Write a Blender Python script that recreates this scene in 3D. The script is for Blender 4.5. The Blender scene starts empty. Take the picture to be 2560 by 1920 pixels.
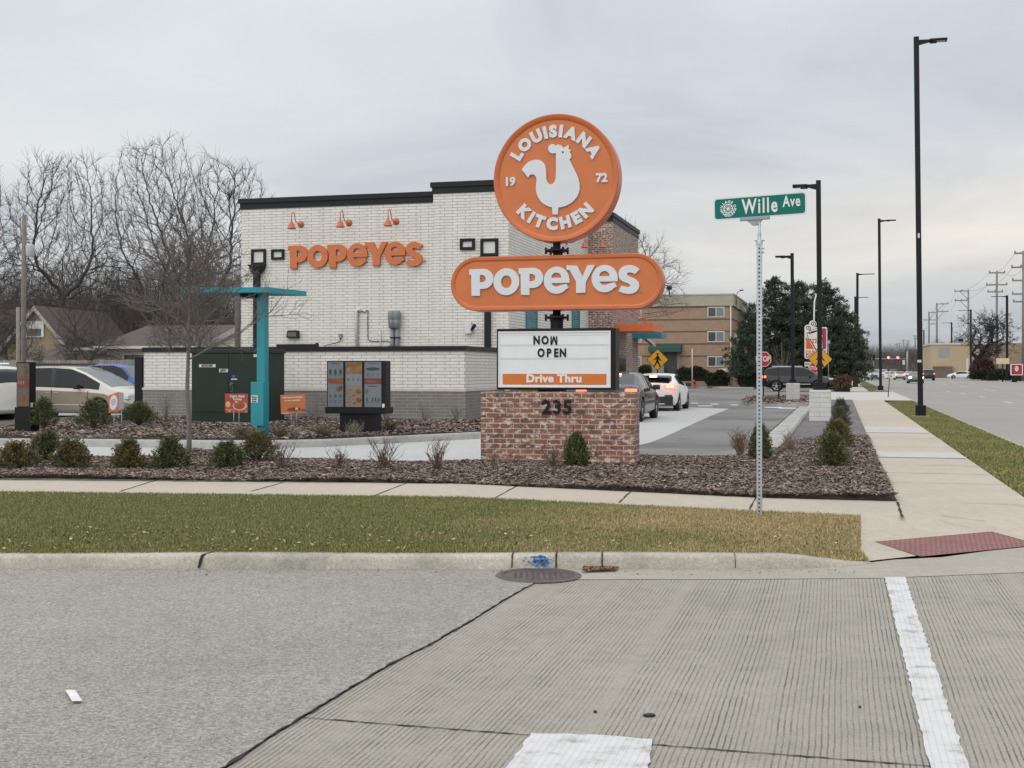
import bpy, bmesh, math, random
import numpy as np
from mathutils import Vector, Matrix

SC = bpy.context.scene
COL = SC.collection
rnd = random.Random(7)
nrg = np.random.default_rng(7)

# ------------------------------------------------------------------ camera
F, CX, HZ, CH = 3067.0, 1280.0, 926.0, 1.6      # photo focal length (px), centre, horizon row, eye height
ANG = math.radians(14.97)                        # the avenue runs 15 degrees to the right of the view
SA, CA = math.sin(ANG), math.cos(ANG)
S = (SA, CA)                                     # along the avenue, away
T = (CA, -SA)                                    # across, to the right
cam = bpy.data.cameras.new('camera')
cam.sensor_width = 36.0
cam.lens = 36.0 * F / 2560.0
cam.shift_y = -(960.0 - HZ) / 2560.0
cam.clip_start = 0.1
cam.clip_end = 6000
camo = bpy.data.objects.new('camera', cam)
camo.location = (0, 0, CH)
camo.rotation_euler = (math.radians(90), 0, 0)
COL.objects.link(camo)
SC.camera = camo

# ------------------------------------------------------------------ sky and sun
SUN_EL, SUN_AZ = math.radians(38), math.radians(215)
W = bpy.data.worlds.new('World')
SC.world = W
W.use_nodes = True
nt = W.node_tree
nt.nodes.clear()
def wn(t, **k):
    n = nt.nodes.new(t)
    for a, b in k.items():
        setattr(n, a, b)
    return n
def ramp(nodes, pts):
    n = nodes.new('ShaderNodeValToRGB')
    e = n.color_ramp.elements
    while len(e) < len(pts):
        e.new(0.5)
    for el, (p, c) in zip(e, pts):
        el.position = p
        el.color = (*c, 1) if len(c) == 3 else c
    return n
L = nt.links.new
tc = wn('ShaderNodeTexCoord')
sep = wn('ShaderNodeSeparateXYZ')
L(tc.outputs['Generated'], sep.inputs[0])
zz = wn('ShaderNodeMath', operation='MAXIMUM')
zz.inputs[1].default_value = 0.0
L(sep.outputs['Z'], zz.inputs[0])
den = wn('ShaderNodeMath', operation='ADD')
den.inputs[1].default_value = 0.10
L(zz.outputs[0], den.inputs[0])
dv = wn('ShaderNodeVectorMath', operation='DIVIDE')
cmb = wn('ShaderNodeCombineXYZ')
for i in range(3):
    L(den.outputs[0], cmb.inputs[i])
L(tc.outputs['Generated'], dv.inputs[0])
L(cmb.outputs[0], dv.inputs[1])
mp = wn('ShaderNodeMapping')
mp.inputs['Scale'].default_value = (1.0, 0.8, 0.0)
mp.inputs['Location'].default_value = (3.1, 1.7, 0.0)
L(dv.outputs[0], mp.inputs[0])
no = wn('ShaderNodeTexNoise')
no.inputs['Scale'].default_value = 0.75
no.inputs['Detail'].default_value = 6
no.inputs['Roughness'].default_value = 0.56
no.inputs['Distortion'].default_value = 0.6
L(mp.outputs[0], no.inputs['Vector'])
# overcast: brighter overhead, a pale warm band low down, blue grey near the horizon
gr_cool = ramp(nt.nodes, [(0.0, (.43, .465, .50)), (.035, (.50, .535, .575)), (.075, (.64, .665, .685)), (.13, (.69, .715, .735)), (.26, (.665, .705, .745)), (.45, (.90, .93, .96)), (1, (1.5, 1.51, 1.53))])
gr_warm = ramp(nt.nodes, [(0.0, (.41, .44, .475)), (.03, (.455, .49, .53)), (.06, (.585, .60, .61)), (.10, (.80, .75, .685)), (.135, (.77, .745, .71)), (.185, (.63, .655, .695)), (.27, (.60, .645, .70)), (.45, (.90, .93, .96)), (1, (1.5, 1.51, 1.53))])
for g in (gr_cool, gr_warm):
    L(zz.outputs[0], g.inputs[0])
az = wn('ShaderNodeMapRange')
az.inputs['From Min'].default_value = -0.15
az.inputs['From Max'].default_value = 0.42
L(sep.outputs['X'], az.inputs['Value'])
mx = wn('ShaderNodeMix', data_type='RGBA')
L(az.outputs[0], mx.inputs[0])
L(gr_cool.outputs[0], mx.inputs[6])
L(gr_warm.outputs[0], mx.inputs[7])
cl = ramp(nt.nodes, [(.30, (.86, .875, .91)), (.44, (1.0, 1.005, 1.015)), (.55, (1.09, 1.085, 1.075)), (.70, (1.19, 1.175, 1.15))])
L(no.outputs[0], cl.inputs[0])
mu = wn('ShaderNodeMix', data_type='RGBA', blend_type='MULTIPLY')
mu.inputs[0].default_value = 1.0
L(mx.outputs[2], mu.inputs[6])
L(cl.outputs[0], mu.inputs[7])
b1 = wn('ShaderNodeBackground')
b1.inputs[1].default_value = 1.0
L(mu.outputs[2], b1.inputs[0])
sky = wn('ShaderNodeTexSky', sky_type='NISHITA')
sky.sun_disc = False
sky.sun_elevation = SUN_EL
sky.sun_rotation = SUN_AZ
b0 = wn('ShaderNodeBackground')
b0.inputs[1].default_value = 0.1
L(sky.outputs[0], b0.inputs[0])
ms = wn('ShaderNodeMixShader')
ms.inputs[0].default_value = 0.94
L(b0.outputs[0], ms.inputs[1])
L(b1.outputs[0], ms.inputs[2])
wo = wn('ShaderNodeOutputWorld')
L(ms.outputs[0], wo.inputs[0])
sun = bpy.data.lights.new('sun', 'SUN')
sun.energy = 1.35
sun.angle = math.radians(80)
sun.color = (1.0, 0.96, 0.9)
suno = bpy.data.objects.new('sun', sun)
d = Vector((math.sin(SUN_AZ) * math.cos(SUN_EL), math.cos(SUN_AZ) * math.cos(SUN_EL), math.sin(SUN_EL)))
suno.rotation_euler = (-d).to_track_quat('-Z', 'Y').to_euler()
suno.location = (-20, -30, 60)
COL.objects.link(suno)
SC.view_settings.view_transform = 'Standard'
SC.view_settings.look = 'None'
SC.view_settings.gamma = 1
SC.view_settings.exposure = 0.0
SC.cycles.max_bounces = 6
SC.cycles.transparent_max_bounces = 8

# ------------------------------------------------------------------ measuring the photograph
def at(u, v, h=0.0):                 # the point of height h seen at photo pixel (u, v)
    Y = (CH - h) * F / (v - HZ)
    return ((u - CX) / F * Y, Y, h)
def px(u, Y):
    return (u - CX) / F * Y
def hz(v, Y):
    return CH + (HZ - v) * Y / F
def on_line(P, D, u):                # how far along the ground line P + t D the column u is met
    k = (u - CX) / F
    return (k * P[1] - P[0]) / (D[0] - k * D[1])
def st(lat, Y):                      # a point at the given sideways offset from the avenue's axis
    return (lat + Y * math.tan(ANG), Y)

# ------------------------------------------------------------------ materials
MATS = {}
def pm(name, col, rough=.6, var=.10, vs=5.0, bump=0.0, bs=60.0, metal=0.0, coat=0.0, spec=.5, emit=0.0, grime=0.0, attr=False, ecol=None):
    if name in MATS:
        return MATS[name]
    m = bpy.data.materials.new(name)
    m.use_nodes = True
    t = m.node_tree
    b = t.nodes['Principled BSDF']
    b.inputs['Roughness'].default_value = rough
    b.inputs['Metallic'].default_value = metal
    b.inputs['Coat Weight'].default_value = coat
    b.inputs['Coat Roughness'].default_value = .05
    b.inputs['Specular IOR Level'].default_value = spec
    b.inputs['Base Color'].default_value = (*col, 1)
    tx = t.nodes.new('ShaderNodeTexCoord')
    src = None
    if attr:
        a = t.nodes.new('ShaderNodeAttribute')
        a.attribute_name = 'col'
        src = a.outputs['Color']
    if var > 0:
        n = t.nodes.new('ShaderNodeTexNoise')
        n.inputs['Scale'].default_value = vs
        n.inputs['Detail'].default_value = 6
        n.inputs['Roughness'].default_value = .6
        t.links.new(tx.outputs['Object'], n.inputs['Vector'])
        r = ramp(t.nodes, [(.3, (1 - var,) * 3), (.7, (1 + var,) * 3)])
        t.links.new(n.outputs[0], r.inputs[0])
        q = t.nodes.new('ShaderNodeMix')
        q.data_type = 'RGBA'
        q.blend_type = 'MULTIPLY'
        q.inputs[0].default_value = 1
        if src:
            t.links.new(src, q.inputs[6])
        else:
            q.inputs[6].default_value = (*col, 1)
        t.links.new(r.outputs[0], q.inputs[7])
        src = q.outputs[2]
    if grime > 0:
        n = t.nodes.new('ShaderNodeTexNoise')
        n.inputs['Scale'].default_value = vs * .35
        n.inputs['Detail'].default_value = 8
        n.inputs['Roughness'].default_value = .7
        t.links.new(tx.outputs['Object'], n.inputs['Vector'])
        r = ramp(t.nodes, [(.48, (1,) * 3), (.68, (1 - grime,) * 3)])
        t.links.new(n.outputs[0], r.inputs[0])
        q = t.nodes.new('ShaderNodeMix')
        q.data_type = 'RGBA'
        q.blend_type = 'MULTIPLY'
        q.inputs[0].default_value = 1
        t.links.new(src, q.inputs[6])
        t.links.new(r.outputs[0], q.inputs[7])
        src = q.outputs[2]
    if src:
        t.links.new(src, b.inputs['Base Color'])
    if bump > 0:
        n = t.nodes.new('ShaderNodeTexNoise')
        n.inputs['Scale'].default_value = bs
        n.inputs['Detail'].default_value = 4
        t.links.new(tx.outputs['Object'], n.inputs['Vector'])
        bp = t.nodes.new('ShaderNodeBump')
        bp.inputs['Strength'].default_value = bump
        bp.inputs['Distance'].default_value = .02
        t.links.new(n.outputs[0], bp.inputs['Height'])
        t.links.new(bp.outputs[0], b.inputs['Normal'])
    if emit > 0:
        b.inputs['Emission Color'].default_value = (*(ecol or col), 1)
        b.inputs['Emission Strength'].default_value = emit
    MATS[name] = m
    return m

def brick(name, c1, c2, mortar, bw=.4, rh=.09, ms_=.011, white=0.0, var=.12, bump=.35, off=.5, dark=0.0, rough=.75, streak=0.0):
    m = bpy.data.materials.new(name)
    m.use_nodes = True
    t = m.node_tree
    b = t.nodes['Principled BSDF']
    b.inputs['Roughness'].default_value = rough
    uv = t.nodes.new('ShaderNodeUVMap')
    uv.uv_map = 'UVMap'
    k = t.nodes.new('ShaderNodeTexBrick')
    k.offset = off
    k.inputs['Scale'].default_value = 1
    k.inputs['Brick Width'].default_value = bw
    k.inputs['Row Height'].default_value = rh
    k.inputs['Mortar Size'].default_value = ms_
    k.inputs['Mortar Smooth'].default_value = .2
    k.inputs['Bias'].default_value = 0
    k.inputs['Color1'].default_value = (*c1, 1)
    k.inputs['Color2'].default_value = (*c2, 1)
    k.inputs['Mortar'].default_value = (*mortar, 1)
    # slight waviness so the courses are not ruled
    nw = t.nodes.new('ShaderNodeTexNoise')
    nw.inputs['Scale'].default_value = 3.0
    nw.inputs['Detail'].default_value = 2
    t.links.new(uv.outputs[0], nw.inputs['Vector'])
    sb = t.nodes.new('ShaderNodeVectorMath')
    sb.operation = 'MULTIPLY_ADD'
    sb.inputs[1].default_value = (.012, .012, 0)
    t.links.new(nw.outputs['Color'], sb.inputs[0])
    t.links.new(uv.outputs[0], sb.inputs[2])
    t.links.new(sb.outputs[0], k.inputs['Vector'])
    n = t.nodes.new('ShaderNodeTexNoise')
    n.inputs['Scale'].default_value = 2.2
    n.inputs['Detail'].default_value = 8
    n.inputs['Roughness'].default_value = .65
    t.links.new(uv.outputs[0], n.inputs['Vector'])
    r = ramp(t.nodes, [(.3, (1 - var,) * 3), (.7, (1 + var,) * 3)])
    t.links.new(n.outputs[0], r.inputs[0])
    q = t.nodes.new('ShaderNodeMix')
    q.data_type = 'RGBA'
    q.blend_type = 'MULTIPLY'
    q.inputs[0].default_value = 1
    t.links.new(k.outputs['Color'], q.inputs[6])
    t.links.new(r.outputs[0], q.inputs[7])
    src = q.outputs[2]
    for amt, sc_, colr, seed in ((white, 9.0, (.62, .56, .52), 3.0), (dark, 4.5, (.06, .045, .04), 9.0)):
        if amt <= 0:
            continue
        mpn = t.nodes.new('ShaderNodeMapping')
        mpn.inputs['Location'].default_value = (seed, seed, 0)
        mpn.inputs['Scale'].default_value = (1.0, 1.6, 1)
        t.links.new(uv.outputs[0], mpn.inputs[0])
        n2 = t.nodes.new('ShaderNodeTexNoise')
        n2.inputs['Scale'].default_value = sc_
        n2.inputs['Detail'].default_value = 8
        n2.inputs['Roughness'].default_value = .62
        t.links.new(mpn.outputs[0], n2.inputs['Vector'])
        r2 = ramp(t.nodes, [(.60 - .12 * amt, (0,) * 3), (.66 - .06 * amt, (1,) * 3)])
        t.links.new(n2.outputs[0], r2.inputs[0])
        q2 = t.nodes.new('ShaderNodeMix')
        q2.data_type = 'RGBA'
        mm = t.nodes.new('ShaderNodeMath')
        mm.operation = 'MULTIPLY'
        mm.inputs[1].default_value = .85
        t.links.new(r2.outputs[0], mm.inputs[0])
        t.links.new(mm.outputs[0], q2.inputs[0])
        t.links.new(src, q2.inputs[6])
        q2.inputs[7].default_value = (*colr, 1)
        src = q2.outputs[2]
    if streak > 0:                 # run-off stains down the wall and small blotches of thinner paint
        for scl, lo_, hi_, am in (((2.2, .16, 1), .52, .72, streak), ((1.1, .9, 1), .55, .8, streak * .8)):
            m2 = t.nodes.new('ShaderNodeMapping')
            m2.inputs['Scale'].default_value = scl
            t.links.new(uv.outputs[0], m2.inputs[0])
            n3 = t.nodes.new('ShaderNodeTexNoise')
            n3.inputs['Scale'].default_value = 1.6
            n3.inputs['Detail'].default_value = 7
            n3.inputs['Roughness'].default_value = .65
            t.links.new(m2.outputs[0], n3.inputs['Vector'])
            r4 = ramp(t.nodes, [(lo_, (1, 1, 1)), (hi_, (1 - am, 1 - am * 1.05, 1 - am * 1.15))])
            t.links.new(n3.outputs[0], r4.inputs[0])
            q4 = t.nodes.new('ShaderNodeMix')
            q4.data_type = 'RGBA'
            q4.blend_type = 'MULTIPLY'
            q4.inputs[0].default_value = 1
            t.links.new(src, q4.inputs[6])
            t.links.new(r4.outputs[0], q4.inputs[7])
            src = q4.outputs[2]
    t.links.new(src, b.inputs['Base Color'])
    bp = t.nodes.new('ShaderNodeBump')
    bp.inputs['Strength'].default_value = bump
    bp.inputs['Distance'].default_value = .012
    bp.invert = True
    t.links.new(k.outputs['Fac'], bp.inputs['Height'])
    t.links.new(bp.outputs[0], b.inputs['Normal'])
    MATS[name] = m
    return m

# ------------------------------------------------------------------ mesh builder
class MB:
    def __init__(self):
        self.v, self.f, self.m, self.s = [], [], [], []
        self.X = None
    def add(self, vs, fs, mi=0, smooth=False, M=None):
        o = len(self.v)
        M = M or self.X
        for p in vs:
            p = Vector(p)
            self.v.append(M @ p if M is not None else p)
        for q in fs:
            self.f.append([o + i for i in q])
            self.m.append(mi)
            self.s.append(smooth)
        return self
    def box(self, x0, x1, y0, y1, z0, z1, mi=0, bev=0.0, M=None):
        if bev > 0:
            bm = bmesh.new()
            bmesh.ops.create_cube(bm, size=1)
            for v in bm.verts:
                v.co = Vector((x0 + (v.co.x + .5) * (x1 - x0), y0 + (v.co.y + .5) * (y1 - y0), z0 + (v.co.z + .5) * (z1 - z0)))
            bmesh.ops.bevel(bm, geom=bm.edges[:], offset=bev, segments=2, profile=.6, affect='EDGES')
            bm.verts.index_update()
            self.add([v.co for v in bm.verts], [[v.index for v in f.verts] for f in bm.faces], mi, False, M)
            bm.free()
            return self
        vs = [(x, y, z) for z in (z0, z1) for y in (y0, y1) for x in (x0, x1)]
        return self.add(vs, [(0, 2, 3, 1), (4, 5, 7, 6), (0, 1, 5, 4), (2, 6, 7, 3), (0, 4, 6, 2), (1, 3, 7, 5)], mi, False, M)
    def prism(self, pts, a, b, axis='z', mi=0, M=None):      # outline extruded from a to b along an axis
        n = len(pts)
        if axis == 'z':
            g = lambda p, h: (p[0], p[1], h)
        elif axis == 'y':
            g = lambda p, h: (p[0], h, p[1])
        else:
            g = lambda p, h: (h, p[0], p[1])
        vs = [g(p, a) for p in pts] + [g(p, b) for p in pts]
        fs = [list(range(n))[::-1], list(range(n, 2 * n))] + [(i, (i + 1) % n, n + (i + 1) % n, n + i) for i in range(n)]
        return self.add(vs, fs, mi, False, M)
    def tube(self, pts, rad, n=8, mi=0, cap=True, smooth=True, M=None):
        pts = [Vector(p) for p in pts]
        if not hasattr(rad, '__len__'):
            rad = [rad] * len(pts)
        vs, fs = [], []
        ref = None
        for i, p in enumerate(pts):
            d_ = (pts[min(i + 1, len(pts) - 1)] - pts[max(i - 1, 0)])
            if d_.length < 1e-9:
                d_ = Vector((0, 0, 1))
            d_.normalize()
            if ref is None:
                ref = d_.cross(Vector((0, 0, 1)))
                if ref.length < .2:
                    ref = d_.cross(Vector((0, 1, 0)))
            a = ref - d_ * ref.dot(d_)         # carried along the path, so bends never pinch
            if a.length < 1e-6:
                a = d_.orthogonal()
            a.normalize()
            ref = a
            b_ = d_.cross(a)
            for k in range(n):
                w = 2 * math.pi * k / n
                vs.append(p + (a * math.cos(w) + b_ * math.sin(w)) * rad[i])
        for i in range(len(pts) - 1):
            for k in range(n):
                k2 = (k + 1) % n
                fs.append((i * n + k, i * n + k2, (i + 1) * n + k2, (i + 1) * n + k))
        self.add(vs, fs, mi, smooth, M)
        if cap:
            o = len(self.v) - len(vs)
            for c in (list(range(n))[::-1], list(range((len(pts) - 1) * n, len(pts) * n))):
                self.f.append([o + i for i in c])
                self.m.append(mi)
                self.s.append(False)
        return self
    def lathe(self, prof, n=16, axis='z', c=(0, 0, 0), mi=0, smooth=True, M=None):   # prof: (radius, along)
        vs, fs = [], []
        for r, h in prof:
            for k in range(n):
                w = 2 * math.pi * k / n
                x, y = r * math.cos(w), r * math.sin(w)
                p = (x, y, h) if axis == 'z' else ((x, h, y) if axis == 'y' else (h, x, y))
                vs.append((p[0] + c[0], p[1] + c[1], p[2] + c[2]))
        for i in range(len(prof) - 1):
            for k in range(n):
                k2 = (k + 1) % n
                fs.append((i * n + k, i * n + k2, (i + 1) * n + k2, (i + 1) * n + k))
        self.add(vs, fs, mi, smooth, M)
        return self
    def quad(self, a, b, c, d_, mi=0):
        return self.add([a, b, c, d_], [(0, 1, 2, 3)], mi)
    def build(self, name, mats, parent=None, loc=None, rz=None, **tags):
        me = bpy.data.meshes.new(name)
        me.from_pydata([tuple(p) for p in self.v], [], self.f)
        if not isinstance(mats, (list, tuple)):
            mats = [mats]
        for m in mats:
            me.materials.append(m)
        me.polygons.foreach_set('material_index', self.m)
        me.polygons.foreach_set('use_smooth', self.s)
        if len(self.f) < 30000 and not getattr(self, 'keep', False):
            outward(me)
        box_uv(me)
        me.update()
        return link(name, me, parent, loc, rz, **tags)

def outward(me):                     # every closed or nearly closed piece faces outward
    bm = bmesh.new()
    bm.from_mesh(me)
    bm.faces.ensure_lookup_table()
    seen = bytearray(len(bm.faces))
    grp = []
    for f in bm.faces:
        if seen[f.index]:
            continue
        st_, isl_ = [f], []
        seen[f.index] = 1
        while st_:
            g = st_.pop()
            isl_.append(g)
            for e in g.edges:
                for h in e.link_faces:
                    if not seen[h.index]:
                        seen[h.index] = 1
                        st_.append(h)
        if len(isl_) >= 5:
            grp += isl_
    if grp:
        bmesh.ops.recalc_face_normals(bm, faces=grp)
        bm.to_mesh(me)
    bm.free()

def box_uv(me):
    uvl = me.uv_layers.new(name='UVMap')
    nv, nl, npoly = len(me.vertices), len(me.loops), len(me.polygons)
    if npoly == 0:
        return
    co = np.empty(nv * 3)
    me.vertices.foreach_get('co', co)
    co = co.reshape(-1, 3)
    li = np.empty(nl, dtype=np.int32)
    me.loops.foreach_get('vertex_index', li)
    nm = np.empty(npoly * 3)
    me.polygons.foreach_get('normal', nm)
    nm = np.abs(nm.reshape(-1, 3))
    tot = np.empty(npoly, dtype=np.int32)
    me.polygons.foreach_get('loop_total', tot)
    ax = np.repeat(np.argmax(nm, 1), tot)
    p = co[li]
    uv = np.where((ax == 0)[:, None], p[:, [1, 2]], np.where((ax == 1)[:, None], p[:, [0, 2]], p[:, [0, 1]]))
    uvl.data.foreach_set('uv', uv.ravel())

def link(name, data, parent=None, loc=None, rz=None, **tags):
    o = bpy.data.objects.new(name, data)
    COL.objects.link(o)
    if parent is not None:
        o.parent = parent
    if loc is not None:
        o.location = (loc[0], loc[1], loc[2] if len(loc) > 2 else 0)
    if rz is not None:
        o.rotation_euler = (0, 0, rz)
    for k, v in tags.items():
        if v is not None:
            o[k] = v
    return o
def thing(name, label, category, loc=(0, 0, 0), rz=0.0, group=None):
    return link(name, None, None, loc, rz, label=label, category=category, group=group)
def copy_tree(o, parent=None):
    c = o.copy()
    COL.objects.link(c)
    if parent is not None:
        c.parent = parent
    for ch in list(o.children):
        copy_tree(ch, c)
    return c
def dup(root, loc, rz=None, scale=None, label=None, group=None):
    c = copy_tree(root)
    c.location = loc
    if rz is not None:
        c.rotation_euler = (0, 0, rz)
    if scale is not None:
        c.scale = scale if hasattr(scale, '__len__') else (scale,) * 3
    if label:
        c['label'] = label
    if group:
        c['group'] = group
    return c
def mesh_np(name, V, Fq, mat, parent=None, col=None, smooth=False, loc=None, rz=None, **tags):
    me = bpy.data.meshes.new(name)
    V = np.asarray(V, dtype=np.float32)
    Fq = np.asarray(Fq, dtype=np.int32)
    k = Fq.shape[1]
    me.vertices.add(len(V))
    me.vertices.foreach_set('co', V.ravel())
    me.loops.add(Fq.size)
    me.loops.foreach_set('vertex_index', Fq.ravel())
    me.polygons.add(len(Fq))
    me.polygons.foreach_set('loop_start', np.arange(0, Fq.size, k, dtype=np.int32))
    me.polygons.foreach_set('use_smooth', np.full(len(Fq), smooth))
    me.materials.append(mat)
    me.update(calc_edges=True)
    if col is not None:
        a = me.attributes.new('col', 'FLOAT_COLOR', 'POINT')
        c4 = np.ones((len(V), 4), dtype=np.float32)
        c4[:, :3] = col
        a.data.foreach_set('color', c4.ravel())
    return link(name, me, parent, loc, rz, **tags)
def sheet(name, pts, mat, z=None, kind='structure', thick=0.0, **tags):     # a flat polygon on the ground
    bm = bmesh.new()
    vs = [bm.verts.new((p[0], p[1], (p[2] if len(p) > 2 else 0) if z is None else z)) for p in pts]
    f = bm.faces.new(vs)
    f.normal_update()
    if f.normal.z < 0:
        f.normal_flip()
    bmesh.ops.triangulate(bm, faces=bm.faces[:], ngon_method='EAR_CLIP')
    me = bpy.data.meshes.new(name)
    bm.to_mesh(me)
    bm.free()
    me.materials.append(mat)
    box_uv(me)
    return link(name, me, kind=kind, **tags)
def inpoly(P, poly):
    x, y = P[:, 0], P[:, 1]
    r = np.zeros(len(P), bool)
    n = len(poly)
    j = n - 1
    for i in range(n):
        xi, yi, xj, yj = poly[i][0], poly[i][1], poly[j][0], poly[j][1]
        c = ((yi > y) != (yj > y)) & (x < (xj - xi) * (y - yi) / (yj - yi + 1e-12) + xi)
        r ^= c
        j = i
    return r
def scatter(poly, n):
    a = np.array([p[:2] for p in poly])
    lo, hi = a.min(0), a.max(0)
    out = []
    got = 0
    while got < n:
        P = lo + nrg.random((n * 2, 2)) * (hi - lo)
        P = P[inpoly(P, a)]
        out.append(P)
        got += len(P)
        if len(P) == 0:
            break
    return np.concatenate(out)[:n]

# ------------------------------------------------------------------ lettering
_txt = {}
def text_mesh(s, size, depth=.01, bold=0.0, sx=1.0, align='CENTER', space=1.0):
    key = (s, size, depth, bold, sx, align, space)
    if key in _txt:
        return _txt[key]
    c = bpy.data.curves.new('lettering', 'FONT')
    c.body = s
    c.size = size
    c.extrude = depth / 2
    c.offset = bold
    c.align_x = align
    c.align_y = 'CENTER'
    c.space_character = space
    c.resolution_u = 3
    o = bpy.data.objects.new('lettering', c)
    COL.objects.link(o)
    dg = bpy.context.evaluated_depsgraph_get()
    me = bpy.data.meshes.new_from_object(o.evaluated_get(dg))
    bpy.data.objects.remove(o)
    bpy.data.curves.remove(c)
    vs = [(v.co.x * sx, v.co.y, v.co.z) for v in me.vertices]
    fs = [list(p.vertices) for p in me.polygons]
    bpy.data.meshes.remove(me)
    _txt[key] = (vs, fs)
    return vs, fs
def face_M(x, y, z, rot=0.0):     # lettering plane: x across, z up, facing local -y
    return Matrix.Translation((x, y, z)) @ Matrix.Rotation(math.radians(90), 4, 'X') @ Matrix.Rotation(rot, 4, 'Z')
def put_text(mb, s, size, x, y, z, depth=.01, bold=0.0, sx=1.0, rot=0.0, mi=0, align='CENTER', space=1.0):
    vs, fs = text_mesh(s, size, depth, bold, sx, align, space)
    mb.add(vs, fs, mi, False, face_M(x, y, z, rot))
def arc_text(mb, s, size, x, y, z, R, a0, a1, inside=False, depth=.01, bold=0.0, sx=1.0, mi=0):
    ws = []                        # letters keep their own widths along the arc
    for ch in s:
        if ch == ' ':
            ws.append(size * .22)
            continue
        vx = [v[0] for v in text_mesh(ch, size, depth, bold, sx)[0]]
        ws.append(max(vx) - min(vx))
    gap = (R * abs(a1 - a0) - sum(ws) + (ws[0] + ws[-1]) / 2) / (len(s) - 1)
    cs, c_ = [], -ws[0] / 2
    for w in ws:
        cs.append(c_ + w / 2)
        c_ += w + gap
    for ch, c_ in zip(s, cs):
        if ch == ' ':
            continue
        a = a0 + (a1 - a0) * (c_ / cs[-1])
        rot = a - math.pi / 2 if not inside else a + math.pi / 2
        put_text(mb, ch, size, x + R * math.cos(a), y, z + R * math.sin(a), depth, bold, sx, rot, mi)

def arcpts(cx, cy, rx, ry, a0, a1, n=20):
    return [(cx + rx * math.cos(math.radians(a0 + (a1 - a0) * i / n)), cy + ry * math.sin(math.radians(a0 + (a1 - a0) * i / n))) for i in range(n + 1)]
def shape_mesh(loops, depth=.05, bevel=0.0):      # filled outline with holes, extruded
    c = bpy.data.curves.new('outline', 'CURVE')
    c.dimensions = '2D'
    c.fill_mode = 'BOTH'
    c.extrude = depth / 2
    c.bevel_depth = bevel
    for lp in loops:
        sp = c.splines.new('POLY')
        sp.points.add(len(lp) - 1)
        for q, p in zip(sp.points, lp):
            q.co = (p[0], p[1], 0, 1)
        sp.use_cyclic_u = True
    o = bpy.data.objects.new('outline', c)
    COL.objects.link(o)
    dg = bpy.context.evaluated_depsgraph_get()
    me = bpy.data.meshes.new_from_object(o.evaluated_get(dg))
    bpy.data.objects.remove(o)
    bpy.data.curves.remove(c)
    vs = [tuple(v.co) for v in me.vertices]
    fs = [list(p.vertices) for p in me.polygons]
    bpy.data.meshes.remove(me)
    return vs, fs

# plain colours
WHITE = pm('white paint', (.72, .72, .71), .5, .04)
PANELW = pm('sign white', (.72, .74, .76), .35, .03)
BLACK = pm('black metal', (.0075, .008, .010), .5, .15, spec=.25)
CHAR = pm('charcoal metal', (.011, .012, .016), .5, .12, spec=.25)
ORANGE = pm('orange sign face', (.56, .150, .034), .36, .06, 2.0, grime=.10)
ORANGE2 = pm('orange rim', (.52, .125, .040), .38, .08)
TEAL = pm('teal paint', (.008, .225, .27), .42, .07, 3)
GALV = pm('galvanised steel', (.42, .45, .48), .42, .12, 20, metal=.55)
STEEL = pm('grey steel', (.27, .29, .31), .5, .1, metal=.2)
RUBBER = pm('tyre rubber', (.012, .012, .013), .8, .1)
GLASS = pm('dark glass', (.012, .015, .018), .06, 0, spec=.8)
WGLASS = pm('car glass', (.006, .009, .011), .04, .1, .5, spec=.27)
SCREEN = pm('windscreen glass', (.05, .06, .068), .04, .25, 1.5, spec=1.0)  # reflected sky and the dash behind are put into this lighter base colour
CHROME = pm('alloy', (.62, .63, .65), .28, .05, metal=.7)
GREENSIGN = pm('sign green', (.001, .135, .105), .5, .05, spec=.25)
YELLOW = pm('sign yellow', (.66, .32, .012), .45, .06)
REDSIGN = pm('sign red', (.42, .012, .02), .4, .05)
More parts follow.
